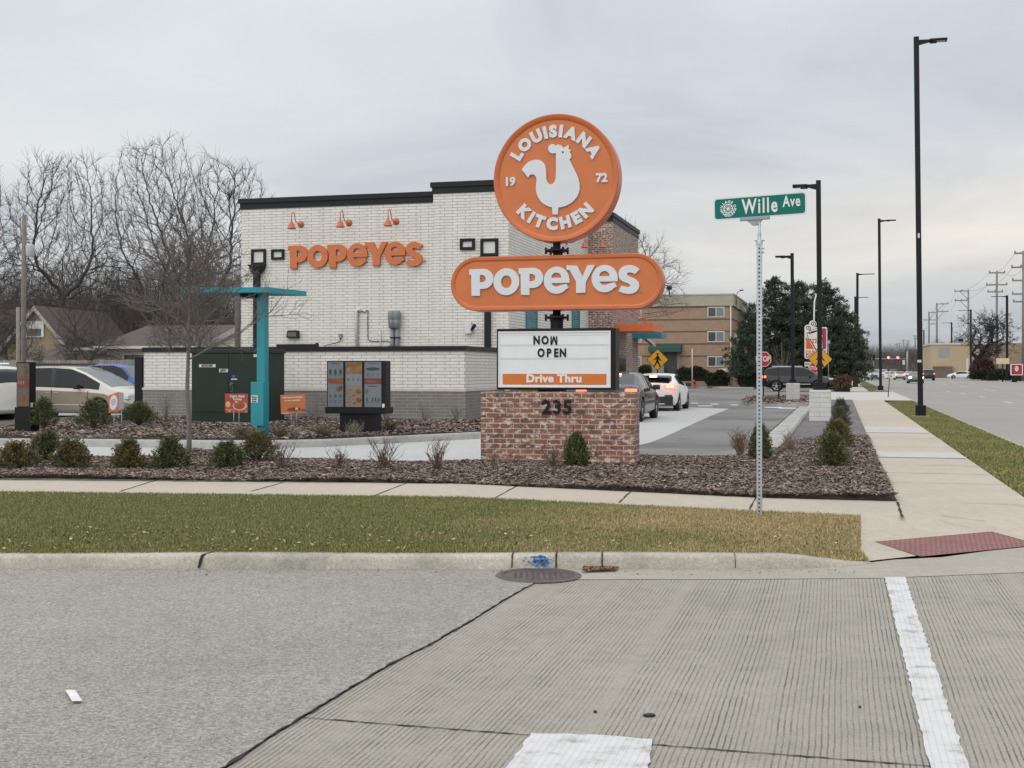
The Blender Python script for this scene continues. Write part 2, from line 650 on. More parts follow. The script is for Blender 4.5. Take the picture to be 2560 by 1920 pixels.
# ------------------------------------------------------------------ ground materials
def ground_mat(name, col, speck=0.0, ss=80.0, blot=.12, bsz=.6, grooves=False, rough=.85, stain=0.0, bump=.25, cracks=0.0, wet=0.0):
    m = bpy.data.materials.new(name)
    m.use_nodes = True
    t = m.node_tree
    lk = t.links.new
    b = t.nodes['Principled BSDF']
    b.inputs['Roughness'].default_value = rough
    b.inputs['Specular IOR Level'].default_value = .3
    tx = t.nodes.new('ShaderNodeTexCoord')
    P = tx.outputs['Object']
    def noise(sc_, det=5, ro=.6):
        n = t.nodes.new('ShaderNodeTexNoise')
        n.inputs['Scale'].default_value = sc_
        n.inputs['Detail'].default_value = det
        n.inputs['Roughness'].default_value = ro
        lk(P, n.inputs['Vector'])
        return n.outputs[0]
    def mul(src, fac):
        q = t.nodes.new('ShaderNodeMix')
        q.data_type = 'RGBA'
        q.blend_type = 'MULTIPLY'
        q.inputs[0].default_value = 1
        if isinstance(src, tuple):
            q.inputs[6].default_value = (*src, 1)
        else:
            lk(src, q.inputs[6])
        lk(fac, q.inputs[7])
        return q.outputs[2]
    r = ramp(t.nodes, [(.3, (1 - blot,) * 3), (.7, (1 + blot,) * 3)])
    lk(noise(bsz), r.inputs[0])
    src = mul(tuple(col), r.outputs[0])
    r = ramp(t.nodes, [(.35, (.94,) * 3), (.65, (1.05,) * 3)])
    lk(noise(9), r.inputs[0])
    src = mul(src, r.outputs[0])
    hgt = None
    if speck > 0:
        n = noise(ss, 3, .7)
        r = ramp(t.nodes, [(.33, (1 - speck, 1 - speck, 1 - speck)), (.5, (1, 1, 1)), (.66, (1 + speck, 1 + speck * .96, 1 + speck * .9))])
        lk(n, r.inputs[0])
        src = mul(src, r.outputs[0])
        n2 = noise(ss * .45, 4, .8)
        r = ramp(t.nodes, [(.36, (1 - speck * .8,) * 3), (.52, (1, 1, 1)), (.68, (1 + speck * .5,) * 3)])
        lk(n2, r.inputs[0])
        src = mul(src, r.outputs[0])
        hgt = n
    if stain > 0:
        r = ramp(t.nodes, [(.52, (1,) * 3), (.72, (1 - stain,) * 3)])
        lk(noise(1.7, 8, .7), r.inputs[0])
        src = mul(src, r.outputs[0])
    if wet > 0:
        r = ramp(t.nodes, [(.5, (1,) * 3), (.6, (1 - wet,) * 3)])
        lk(noise(.23, 6, .6), r.inputs[0])
        src = mul(src, r.outputs[0])
    if cracks > 0:
        vo = t.nodes.new('ShaderNodeTexVoronoi')
        vo.feature = 'DISTANCE_TO_EDGE'
        vo.inputs['Scale'].default_value = .35
        wv = t.nodes.new('ShaderNodeVectorMath')
        wv.operation = 'MULTIPLY_ADD'
        nn = t.nodes.new('ShaderNodeTexNoise')
        nn.inputs['Scale'].default_value = 1.3
        nn.inputs['Detail'].default_value = 6
        lk(P, nn.inputs['Vector'])
        wv.inputs[1].default_value = (.9, .9, 0)
        lk(nn.outputs['Color'], wv.inputs[0])
        lk(P, wv.inputs[2])
        lk(wv.outputs[0], vo.inputs['Vector'])
        r = ramp(t.nodes, [(.0, (1 - cracks,) * 3), (.008, (1,) * 3)])
        lk(vo.outputs[0], r.inputs[0])
        src = mul(src, r.outputs[0])
    if grooves:
        dp = t.nodes.new('ShaderNodeVectorMath')
        dp.operation = 'DOT_PRODUCT'
        dp.inputs[1].default_value = (CA, -SA, 0)
        lk(P, dp.inputs[0])
        def math_(op, a, b_=None, c_=None):
            n = t.nodes.new('ShaderNodeMath')
            n.operation = op
            for i, q in enumerate((a, b_, c_)):
                if q is None:
                    continue
                if isinstance(q, (int, float)):
                    n.inputs[i].default_value = q
                else:
                    lk(q, n.inputs[i])
            return n.outputs[0]
        wob = math_('MULTIPLY_ADD', noise(.9, 2), .03, dp.outputs['Value'])
        wob = math_('MULTIPLY_ADD', noise(11, 3), .010, wob)
        # unequal spacing: a slow one dimensional warp
        c1 = t.nodes.new('ShaderNodeCombineXYZ')
        lk(wob, c1.inputs[0])
        n1 = t.nodes.new('ShaderNodeTexNoise')
        n1.inputs['Scale'].default_value = 9
        n1.inputs['Detail'].default_value = 2
        lk(c1.outputs[0], n1.inputs['Vector'])
        warp = math_('MULTIPLY_ADD', n1.outputs[0], .022, wob)
        s_ = math_('SINE', math_('MULTIPLY', warp, 2 * math.pi / .027))
        n3 = t.nodes.new('ShaderNodeTexNoise')           # every groove cut to its own depth, with bare gaps between rakes
        n3.inputs['Scale'].default_value = 5
        n3.inputs['Detail'].default_value = 3
        lk(c1.outputs[0], n3.inputs['Vector'])
        g0 = t.nodes.new('ShaderNodeMapRange')
        g0.inputs['From Min'].default_value = .42
        g0.inputs['From Max'].default_value = .95
        lk(s_, g0.inputs['Value'])
        g1 = t.nodes.new('ShaderNodeMapRange')
        g1.inputs['From Min'].default_value = .36
        g1.inputs['From Max'].default_value = .56
        g1.inputs['To Min'].default_value = .12
        lk(n3.outputs[0], g1.inputs['Value'])
        g2 = t.nodes.new('ShaderNodeMapRange')
        g2.inputs['From Min'].default_value = .33
        g2.inputs['From Max'].default_value = .60
        g2.inputs['To Min'].default_value = .10
        lk(noise(5, 8, .75), g2.inputs['Value'])
        g = math_('MULTIPLY', math_('MULTIPLY', g0.outputs[0], g1.outputs[0]), g2.outputs[0])
        q = t.nodes.new('ShaderNodeMix')
        q.data_type = 'RGBA'
        lk(g, q.inputs[0])
        lk(src, q.inputs[6])
        q.inputs[7].default_value = (col[0] * .30, col[1] * .29, col[2] * .27, 1)
        src = q.outputs[2]
        hgt = math_('MULTIPLY_ADD', g, -1.0, .5)
    lk(src, b.inputs['Base Color'])
    if hgt is None:
        hgt = noise(40, 5, .65)
    bp = t.nodes.new('ShaderNodeBump')
    bp.inputs['Strength'].default_value = bump
    bp.inputs['Distance'].default_value = .008
    lk(hgt, bp.inputs['Height'])
    lk(bp.outputs[0], b.inputs['Normal'])
    MATS[name] = m
    return m

M_TINED = ground_mat('tined concrete', (.305, .287, .250), .15, 90, .10, .45, True, stain=.16, bump=.35)
M_OLDASPH = ground_mat('worn asphalt', (.283, .272, .247), .44, 88, .11, .32, stain=.13, bump=.5)
M_AVENUE = ground_mat('avenue asphalt', (.27, .258, .238), .10, 40, .08, .12, stain=.10)
M_LOT = ground_mat('lot asphalt', (.185, .182, .178), .16, 50, .16, .25, stain=.12, wet=.30)
M_LANE = ground_mat('lane concrete', (.42, .425, .42), .05, 60, .06, .3, stain=.06)
M_GUTTER = ground_mat('gutter concrete', (.345, .32, .275), .14, 90, .08, .8, stain=.16)
M_KERB = ground_mat('kerb concrete', (.40, .37, .315), .20, 70, .20, 1.6, stain=.45, bump=.5)
M_KERB2 = ground_mat('new kerb concrete', (.37, .37, .35), .12, 60, .14, .8, stain=.30)
M_WALK = ground_mat('walk concrete', (.425, .38, .315), .10, 90, .06, .45, stain=.10)
M_PALEWALK = ground_mat('pale concrete', (.45, .435, .41), .10, 90, .08, .7, stain=.12)
M_SOIL = ground_mat('mulch soil', (.085, .064, .055), .5, 28, .3, 1.2, bump=.8)
M_GRAVEL = ground_mat('dark gravel', (.15, .14, .145), .5, 30, .15, .8, bump=.7)
M_TURF = ground_mat('turf soil', (.075, .082, .028), .4, 30, .25, .7, bump=.6)
M_LAND = ground_mat('far land', (.10, .105, .07), .2, 8, .3, .05)
M_PAINT = ground_mat('road paint', (.62, .62, .61), .12, 60, .08, 3.0, stain=.22)
M_CRACK = pm('crack dirt', (.022, .02, .017), .95, .3, 8)
M_CLAY = ground_mat('tactile red', (.235, .115, .108), .12, 60, .10, 2.0, stain=.12)
M_IRON = ground_mat('cast iron', (.10, .082, .080), .3, 45, .15, 4.0, bump=.6, rough=.6)

# ------------------------------------------------------------------ ground
GL = 0.10                                  # level of the restaurant's lot
sheet('ground', [(-1500, -300), (1500, -300), (2600, 4200), (-2600, 4200)], M_LAND, -.03)

# near street: tined concrete apron to the right of the seam, old asphalt to the left
seam = [at(u, v) for u, v in ((1340, 1457), (1270, 1496), (1180, 1553), (1075, 1613), (990, 1655), (880, 1720), (790, 1775), (670, 1848), (567, 1920))]
seam.append((-2.2, 3.2, 0))
seam.append((-4.5, -2.0, 0))
sheet('concrete_apron', [at(1335, 1420)] + seam + [(-4.5, -8, 0), (14, -8, 0), (14, 10.6, 0), at(2800, 1385), at(2560, 1400), at(2206, 1418), at(1900, 1422)], M_TINED, 0.0)
sheet('road', [(p[0] - .003, p[1], 0) for p in seam][::-1] + [at(1340, 1430), at(1340, 1424), (-14, 9.85, 0), (-40, 9.85, 0), (-40, -8, 0), (-4.5, -8, 0)], M_OLDASPH, 0.006)
mb = MB()                                   # dirt filled seam between the two
pr = None
for i in range(len(seam) - 1):
    a, b = Vector(seam[i]), Vector(seam[i + 1])
    n = max(2, int((b - a).length / .05))
    dn = Vector((b.y - a.y, a.x - b.x, 0)).normalized()
    for k in range(n + (i == len(seam) - 2)):
        p = a.lerp(b, k / n)
        w = .0035 + .006 * rnd.random() ** 2 + (.010 if rnd.random() < .05 else 0)
        j = dn * rnd.uniform(-.006, .006)
        cur = (p + j - dn * w * .7, p + j + dn * w)
        if pr:
            mb.quad((pr[0].x, pr[0].y, .009), (cur[0].x, cur[0].y, .009), (cur[1].x, cur[1].y, .009), (pr[1].x, pr[1].y, .009))
        pr = cur
# slab joint across the apron
ja, jb = Vector(at(755, 1795)), Vector(at(2560, 1935))
pr = None
for k in range(90):
    p = ja.lerp(jb, k / 89)
    w = .003 + .006 * rnd.random() ** 2
    y = p.y + rnd.uniform(-.004, .004)
    cur = ((p.x, y - w, .004), (p.x, y + w, .004))
    if pr:
        mb.quad(pr[0], cur[0], cur[1], pr[1])
    pr = cur
mb.build('road_joint', M_CRACK, kind='structure')
# the smooth gutter strip along the kerb
gut = [at(520, 1427), at(800, 1444), at(1000, 1449), at(1340, 1450), at(1900, 1449), at(2206, 1446), at(2560, 1432), at(2900, 1414)]
lipline = [at(3000, 1322), at(2600, 1360, 0), at(2354, 1394, 0), at(2235, 1400, 0), at(2150, 1410, 0)]
sheet('gutter', gut + lipline + [at(1900, 1422), at(1521, 1422), at(1290, 1422), at(700, 1420), at(519, 1422)], M_GUTTER, .0035)

# kerb of the near street, dipping to nothing at the ramp
def kerb(name, pts, hs, w, mat, zb=0.0, face=.03, side=1):
    mb = MB()
    n = len(pts)
    rows = []
    for i in range(n):
        a = Vector(pts[max(i - 1, 0)][:2]); b = Vector(pts[min(i + 1, n - 1)][:2])
        d_ = (b - a).normalized()
        nr = Vector((-d_.y, d_.x)) * side
        p = Vector(pts[i][:2])
        h = hs[i] if hasattr(hs, '__len__') else hs
        prof = [(0, zb - .1), (0, zb + .0), (face * .6, zb + h * .7), (face, zb + h * .92), (face + .025, zb + h), (w, zb + h + .004), (w, zb - .1)]
        rows.append([(p.x + nr.x * o, p.y + nr.y * o, z) for o, z in prof])
    k = len(rows[0])
    vs = [q for r in rows for q in r]
    fs = []
    for i in range(n - 1):
        for j in range(k - 1):
            fs.append((i * k + j, (i + 1) * k + j, (i + 1) * k + j + 1, i * k + j + 1))
    fs.append(list(range(k)))
    fs.append([(n - 1) * k + j for j in range(k)][::-1])
    if side < 0:
        fs = [list(f)[::-1] for f in fs]
    mb.add(vs, fs, 0, True)
    o = mb.build(name, mat, kind='structure')
    return o
def lerp_path(pts, step):
    out = []
    for a, b in zip(pts[:-1], pts[1:]):
        a, b = Vector(a), Vector(b)
        n = max(1, int((b - a).length / step))
        out += [a.lerp(b, k / n) for k in range(n)]
    return out + [Vector(pts[-1])]
kp = lerp_path([Vector((-30, 9.9, 0)), Vector(at(0, 1424)), Vector(at(491, 1425)), Vector(at(1100, 1425)), Vector(at(1290, 1425)), Vector(at(1521, 1425)), Vector(at(1850, 1424)), Vector(at(1960, 1423)), Vector(at(2080, 1420)), Vector(at(2195, 1411))], .18)
hs = [.115 * max(0.03, min(1, (2.95 - p.x) / .75)) ** .8 if p.x > 2.2 else .115 + .004 * math.sin(p.x * 2.1) for p in kp]
kerb('kerb', kp, hs, .17, M_KERB)
mb = MB()                                    # dirty joints in the kerb
for (u, w) in ((500, .013), (1280, .006), (1390, .008), (1505, .007), (1838, .003)):
    x = at(u, 1425)[0]
    y = 9.83
    sl = .10 if u < 600 else .02
    prof = [(-.012, .02), (.016, .085), (.03, .112), (.06, .122), (.165, .1245)]
    for (o1, z1), (o2, z2) in zip(prof[:-1], prof[1:]):
        a1, a2 = x + o1 * sl * 4, x + o2 * sl * 4
        w1, w2 = w * rnd.uniform(.6, 1.3), w * rnd.uniform(.6, 1.3)
        mb.quad((a1 - w1, y + o1 - .006, z1), (a1 + w1, y + o1 - .006, z1), (a2 + w2, y + o2 - .004, z2), (a2 - w2, y + o2 - .004, z2))
mb.build('kerb_joint', M_CRACK, kind='structure')
# blue utility paint sprayed on one kerb block: a patch lying on the kerb's face
m_blue = pm('blue spray paint', (.10, .19, .38), .85, .5, 30)
mb = MB()
x0 = at(1352, 1425)[0]
for k in range(150):
    gx, gz = rnd.gauss(0, .055), rnd.gauss(.072, .022)
    if not .02 < gz < .108:
        continue
    r_ = rnd.uniform(.003, .013) * (1.2 if abs(gx) < .05 else .6)
    yk = lambda z: 9.83 + .022 * min(1, z / .085) + (.016 * (z - .085) / .026 if z > .085 else 0) - .004
    pts = []
    for q in range(7):
        a = q * .8976
        px_, pz_ = x0 + gx + r_ * 1.5 * math.cos(a) * rnd.uniform(.6, 1.2), gz + r_ * math.sin(a) * rnd.uniform(.6, 1.2)
        pts.append((px_, yk(pz_), pz_))
    mb.add(pts, [list(range(7))])
mb.build('spray_paint', m_blue, kind='structure')

# walks, ramp
f0, f1, f2, f3, f4 = (-26, 18.6, .15), at(0, 1194, .15), at(1157, 1209, .15), at(1898, 1244, .15), at(2243, 1253, .15)
n0, n1, n2, n3, nA = (-26, 16.4, .15), at(0, 1230, .15), at(1157, 1244, .15), at(1898, 1279, .15), at(2152, 1290, .15)
L0, L1 = Vector(at(2235, 1399, .0)), Vector(at(2600, 1360, .0))
ld = (L1 - L0).normalized()
ln = Vector((-ld.y, ld.x, 0))
RD = 1.5
def ramp_h(x, y):
    d_ = (Vector((x, y, 0)) - L0).dot(ln)
    return .012 + .138 * max(0, min(1, d_ / RD))
def on_ramp(u, v, up=0.0):
    h = .05
    for _ in range(30):
        p = at(u, v, h)
        h = ramp_h(p[0], p[1]) + up
    return at(u, v, h)
r0, r1 = L0 - ld * .55, L0 + ld * 8
t0, t1 = r0 + ln * RD, r1 + ln * RD
zl = lambda p, z: (p.x, p.y, z)
dl = [(*st(.604, Y), .15) for Y in (18, 30, 60)]
dr = [(*st(2.10, Y), .15) for Y in (60, 30, 18, 14.0)]
A_ = L0 + ld * ((Vector(nA) - L0).dot(ld)) + ln * RD
sheet('sidewalk', [f0, f1, f2, f3, f4] + dl + dr + [zl(t1, .15), zl(A_, .15), nA, n3, n2, n1, n0], M_WALK)
B_ = Vector(at(2166, 1394, .0))
sheet('kerb_ramp', [zl(L0 - ld * .33, .012), zl(r1, .012), zl(t1, .150), zl(A_, .150), (nA[0] - .22, nA[1], ramp_h(nA[0] - .22, nA[1])), (B_.x - .22, B_.y, ramp_h(B_.x - .22, B_.y))], M_WALK)
# tactile plate with domes
c = [Vector(on_ramp(u, v, .0022)) for u, v in ((2186, 1354), (2302, 1391), (2640, 1366), (2463, 1330))]
e1, e2 = (c[1] - c[0]), (c[3] - c[0])
e2 = e2.normalized() * 1.52
mb = MB()
mb.quad(c[0], c[0] + e1, c[0] + e1 + e2, c[0] + e2)
tac_n = e1.cross(e2).normalized()
if tac_n.z < 0:
    tac_n = -tac_n
nu, nv_ = 9, 24
for i in range(nu):
    for j in range(nv_):
        p = c[0] + e1 * ((i + .5) / nu) + e2 * ((j + .5) / nv_)
        a, b = e1.normalized(), e2.normalized()
        vs = [p + (a * math.cos(k * math.pi / 3) + b * math.sin(k * math.pi / 3)) * .013 for k in range(6)]
        vs += [p + tac_n * .006 + (a * math.cos(k * math.pi / 3) + b * math.sin(k * math.pi / 3)) * .007 for k in range(6)]
        mb.add(vs, [(k, (k + 1) % 6, 6 + (k + 1) % 6, 6 + k) for k in range(6)] + [list(range(6, 12))], 1)
mb.build('tactile_paving', [M_CLAY, pm('tactile dome', (.155, .070, .066), .7, .12)], label='red tactile paving plate with raised domes at the kerb ramp', category='tactile paving')
# walk joints
mb = MB()
def strip(a, b, w, z=.154, mb_=None):
    a, b = Vector(a[:2]), Vector(b[:2])
    d_ = (b - a)
    n = max(2, int(d_.length / .15))
    pr = None
    nr = Vector((-d_.y, d_.x)).normalized()
    for k in range(n + 1):
        p = a + d_ * k / n
        w_ = w * rnd.uniform(.55, 1.3)
        j = nr * rnd.uniform(-.004, .004)
        cur = ((p + j - nr * w_), (p + j + nr * w_))
        if pr:
            (mb_ or mb).quad((pr[0].x, pr[0].y, z), (cur[0].x, cur[0].y, z), (cur[1].x, cur[1].y, z), (pr[1].x, pr[1].y, z))
        pr = cur
for a, b in (((707, 1206), (627, 1228)), ((1015, 1208), (934, 1239)), ((1293, 1214), (1238, 1244)), ((1579, 1226), (1548, 1256)), ((1889, 1243), (1874, 1274)), ((390, 1200), (300, 1228))):
    strip(at(*a, .154), at(*b, .154), .010)
strip(at(2243, 1254, .154), at(2256, 1293, .154), .014)
strip(at(2400, 1257, .154), at(2700, 1266, .154), .006)
for Y in (15.9, 17.4, 18.9, 20.4, 23.4, 26.4, 29.4, 33, 36, 40):
    a = Vector((*st(.62, Y), 0))
    strip((a.x, a.y), (a.x + 1.42 * CA, a.y - 1.42 * SA), .008)
strip(on_ramp(2350, 1302), on_ramp(2463, 1329), .008, .16)
mb.build('sidewalk_joint', M_CRACK, kind='structure')
# two paler replaced slabs in the avenue walk
for i, (Ya, Yb) in enumerate(((20.5, 22.0), (28.6, 31.6))):
    a, b = Vector((*st(.61, Ya), 0)), Vector((*st(.61, Yb), 0))
    tt = Vector((CA, -SA, 0)) * 1.41
    sheet('sidewalk_slab', [a, a + tt, b + tt, b], M_PALEWALK, .1565)

# avenue on the right
def avstrip(l0, l1, Y0, Y1, z):
    return [(*st(l0, Y0), z), (*st(l1, Y0), z), (*st(l1, Y1), z), (*st(l0, Y1), z)]
sheet('road_corner', [(3.2, 9.0), (24, 8.0), (30, 13.4), (6.8, 13.6)], M_AVENUE, -.006)
sheet('avenue', avstrip(3.45, 24.0, 13.5, 2600, 0.0) + [], M_AVENUE)
kerb('avenue_kerb', [Vector((*st(3.62, Y), 0)) for Y in (14, 20, 30, 45, 60)], .14, .19, M_KERB)
kerb('avenue_kerb', [Vector((*st(3.62, Y), 0)) for Y in (84, 95, 140, 300, 700)], .14, .19, M_KERB)
sheet('far_verge', avstrip(24.0, 60, 30, 2600, .10), M_TURF)
kerb('far_kerb', [Vector((*st(23.9, Y), 0)) for Y in (60, 120, 300, 700)], .14, .2, M_KERB, side=-1)
sheet('driveway', avstrip(-1.2, 3.63, 60, 84.2, .13), M_PALEWALK)
sheet('far_sidewalk', avstrip(.3, 2.0, 84, 700, .15), M_WALK)
sheet('far_grass', avstrip(2.0, 3.45, 84, 700, .13), M_TURF)
sheet('far_grass', avstrip(-30, .3, 104, 700, .11), M_TURF)
mb = MB()
for (u, v, w, l) in ((2520, 1006, .12, 3.0), (2455.6, 992.5, .12, 3.0), (2407.5, 984.3, .12, 3.0), (2370, 978.5, .12, 3.0), (2318.5, 968.7, .12, 3.0)):
    a = Vector(at(u, v)); a.z = .004
    s_ = Vector((*S, 0)) * l / 2
    t_ = Vector((*T, 0)) * w / 2
    mb.quad(a - s_ - t_, a + t_ - s_, a + s_ + t_, a + s_ - t_)
for k in range(8):                     # turn lane lines beyond
    for lat in (12.1, 15.4):
        a = Vector((*st(lat, 55 + k * 22), .004))
        s_ = Vector((*S, 0)) * 4; t_ = Vector((*T, 0)) * .07
        mb.quad(a - s_ - t_, a + t_ - s_, a + s_ + t_, a + s_ - t_)
mb.build('lane_marking', M_PAINT, kind='structure')
# worn crosswalk line and stop bar in the foreground
m_worn = bpy.data.materials.new('worn white paint')
m_worn.use_nodes = True
t_ = m_worn.node_tree
bs_ = t_.nodes['Principled BSDF']
bs_.inputs['Roughness'].default_value = .75
txn = t_.nodes.new('ShaderNodeTexCoord')
nn = t_.nodes.new('ShaderNodeTexNoise')
nn.inputs['Scale'].default_value = 6.5
nn.inputs['Detail'].default_value = 9
nn.inputs['Roughness'].default_value = .72
t_.links.new(txn.outputs['Object'], nn.inputs['Vector'])
rr = ramp(t_.nodes, [(.34, (.29, .275, .25)), (.40, (.43, .43, .42)), (.47, (.52, .525, .525)), (.66, (.575, .585, .59))])
t_.links.new(nn.outputs[0], rr.inputs[0])
dpn = t_.nodes.new('ShaderNodeVectorMath'); dpn.operation = 'DOT_PRODUCT'; dpn.inputs[1].default_value = (CA, -SA, 0)
t_.links.new(txn.outputs['Object'], dpn.inputs[0])
sn = t_.nodes.new('ShaderNodeMath'); sn.operation = 'MULTIPLY'; sn.inputs[1].default_value = 2 * math.pi / .030
t_.links.new(dpn.outputs['Value'], sn.inputs[0])
s2 = t_.nodes.new('ShaderNodeMath'); s2.operation = 'SINE'
t_.links.new(sn.outputs[0], s2.inputs[0])
r3 = ramp(t_.nodes, [(.75, (1, 1, 1)), (1, (.88, .88, .87))])
mr = t_.nodes.new('ShaderNodeMapRange'); mr.inputs['From Min'].default_value = -1
t_.links.new(s2.outputs[0], mr.inputs['Value'])
t_.links.new(mr.outputs[0], r3.inputs[0])
q_ = t_.nodes.new('ShaderNodeMix'); q_.data_type = 'RGBA'; q_.blend_type = 'MULTIPLY'; q_.inputs[0].default_value = 1
t_.links.new(rr.outputs[0], q_.inputs[6]); t_.links.new(r3.outputs[0], q_.inputs[7])
t_.links.new(q_.outputs[2], bs_.inputs['Base Color'])
def ragged(pts, z, step=.06, j=.006):
    out = []
    n = len(pts)
    for i in range(n):
        a, b = Vector(pts[i][:2]), Vector(pts[(i + 1) % n][:2])
        k = max(1, int((b - a).length / step))
        for q in range(k):
            p = a.lerp(b, q / k)
            out.append((p.x + rnd.uniform(-j, j), p.y + rnd.uniform(-j, j), z))
    return out
a0, a1, b0_, b1_ = at(2212, 1445), at(2263, 1445), at(2426, 1935), at(2327, 1935)
sheet('crosswalk_line', ragged([a0, a1, b0_, b1_], .0085), m_worn)
sheet('stop_line', ragged([at(1331, 1837), at(1480, 1841), at(1634, 1853), at(1618, 1950), at(1240, 1950)], .0085, .05, .008), m_worn)
sheet('lane_reflector_mark', [at(163, 1735), at(188, 1735), at(206, 1763), at(180, 1764)], M_PAINT, .021)

# manhole by the kerb
mx_, my_ = at(1345, 1432)[:2]
my_ = 9.53
mo = thing('manhole_cover', 'round rusty iron manhole cover set in the gutter by the kerb', 'manhole cover', (mx_, my_, .006))
mb = MB().lathe([(.0, .004), (.27, .004), (.272, .0)], 40)
for i in range(-5, 6):
    for j in range(-5, 6):
        if i * i + j * j < 22:
            mb.box(i * .045 - .011, i * .045 + .011, j * .045 - .011, j * .045 + .011, .003, .0085)
mb.build('lid', M_IRON, mo)
MB().lathe([(.278, .0), (.278, .007), (.325, .009), (.335, .001)], 40).build('frame_ring', M_IRON, mo)

# ------------------------------------------------------------------ lot
lot = [(-70, 19, GL), at(1202, 1175, GL), at(1590, 1175, GL), at(1930, 1165, GL), (*st(-1.6, 22), GL), (*st(-1.6, 60), GL), (*st(-1.6, 104), GL), (-70, 124, GL)]
sheet('parking_lot', lot, M_LOT)
cl = [(-60, 18.9, GL + .004), at(-200, 1165, GL), at(600, 1170, GL), at(1202, 1172, GL), at(1500, 1130, GL), at(1590, 1115, GL), at(1625, 1107, GL), at(1659, 1094, GL), at(1720, 1066, GL), at(1777, 1040, GL), at(1823, 1022, GL), at(1700, 1018, GL), at(1600, 1016, GL), (2, 60, 0), (-60, 70, 0)]
sheet('drive_lane', cl, M_LANE, GL + .004)
mb = MB()
for (u, v) in ((1733, 1008), (1783, 1010.3), (1833, 1012.4), (1882, 1014.0), (1760, 1015), (1930, 1018.5), (1965, 1020.5)):
    a = Vector(at(u, v, GL)); a.z = GL + .004
    hx = .17 if u < 1900 else .35
    if u == 1760:
        hx = .3
    mb.quad(a + Vector((-hx, -.55, 0)), a + Vector((hx, -.55, 0)), a + Vector((hx + .1, .55, 0)), a + Vector((-hx + .1, .55, 0)))
mb.build('lot_marking', M_PAINT, kind='structure')
# right edge of the lot: concrete gutter and kerb
g0, g1 = Vector((*st(-1.70, 22.8), 0)), Vector((*st(-1.70, 58), 0))
sheet('lot_gutter', [g0, g0 + Vector((.42 * CA, -.42 * SA, 0)), g1 + Vector((.42 * CA, -.42 * SA, 0)), g1], M_KERB2, GL + .006)
kerb('lot_kerb', [Vector((*st(-1.26, Y), 0)) for Y in (22.6, 23.2, 26, 30, 36, 42, 50, 58)], [.02, .12, .15, .15, .15, .15, .15, .15], .17, M_KERB2, GL, side=-1)
mb = MB()
for Y in np.arange(24, 57, 3.0):
    a = Vector((*st(-1.70, Y), 0))
    strip((a.x, a.y), (a.x + .40 * CA, a.y - .40 * SA), .012, GL + .010)
a, b = Vector((*st(-1.275, 23.4), 0)), Vector((*st(-1.275, 57), 0))
strip(a, b, .012, GL + .010)
a, b = Vector((*st(-1.705, 22.9), 0)), Vector((*st(-1.705, 57), 0))
strip(a, b, .016, GL + .011)
mb.build('lot_joint', M_CRACK, kind='structure')
# kerb round the drive-thru island, right of the lane
isl_px = [(-420, 1106), (-200, 1112), (0, 1115.5), (200, 1117), (400, 1119.5), (560, 1121), (690, 1120.5), (800, 1118), (900, 1113), (1050, 1105), (1200, 1097), (1330, 1089), (1440, 1079)]
isl = [Vector(at(u, v, GL)) for u, v in isl_px]
# the island curves back along the lane under the building's corner
cE = Vector(at(1530, 1064, GL))
isl2 = isl + [cE, Vector(at(1556, 1046, GL)), Vector(at(1552, 1030, GL))]
kerb('island_kerb', lerp_path(isl2, .4), .15, .16, M_KERB2, GL)
island = [(p.x + .1 * SA, p.y + .13) for p in isl2] + [(2.2, 46), (-1, 46), (-12.5, 36.3), (-13.5, 31.5), (-19, 30.5)]
sheet('island_soil', island, M_SOIL, GL + .165)
# stop island further up the lot
si = [Vector(at(u, v, GL)) for u, v in ((1855, 1008), (1872, 1014), (1920, 1016), (2030, 1016))]
si2 = [Vector((*st(-1.5, 57), 0)), Vector((*st(-1.5, 66), 0)), Vector(at(1905, 996, GL)), Vector(at(1868, 1000, GL))]
ring = [Vector((p.x, p.y, 0)) for p in si + si2]
kerb('stop_island_kerb', ring + [ring[0]], .15, .16, M_KERB2, GL)
sheet('stop_island_soil', [(p.x, p.y) for p in ring], M_SOIL, GL + .13)
# verge in front of the apartments
sheet('verge', [at(1560, 968, GL), at(1905, 972, GL), at(1935, 958, GL), at(2100, 955, GL), (40, 190, 0), (-30, 190, 0)], M_TURF, GL + .12)
kerb('verge_kerb', [Vector(at(u, v, GL)) for u, v in ((1560, 969), (1700, 970), (1905, 973), (1940, 966))], .15, .2, M_KERB2, GL)
sheet('verge_path', [at(1740, 964.5, .22), at(1950, 966, .22), at(1950, 962.5, .22), at(1760, 962, .22)], M_WALK, GL + .124)

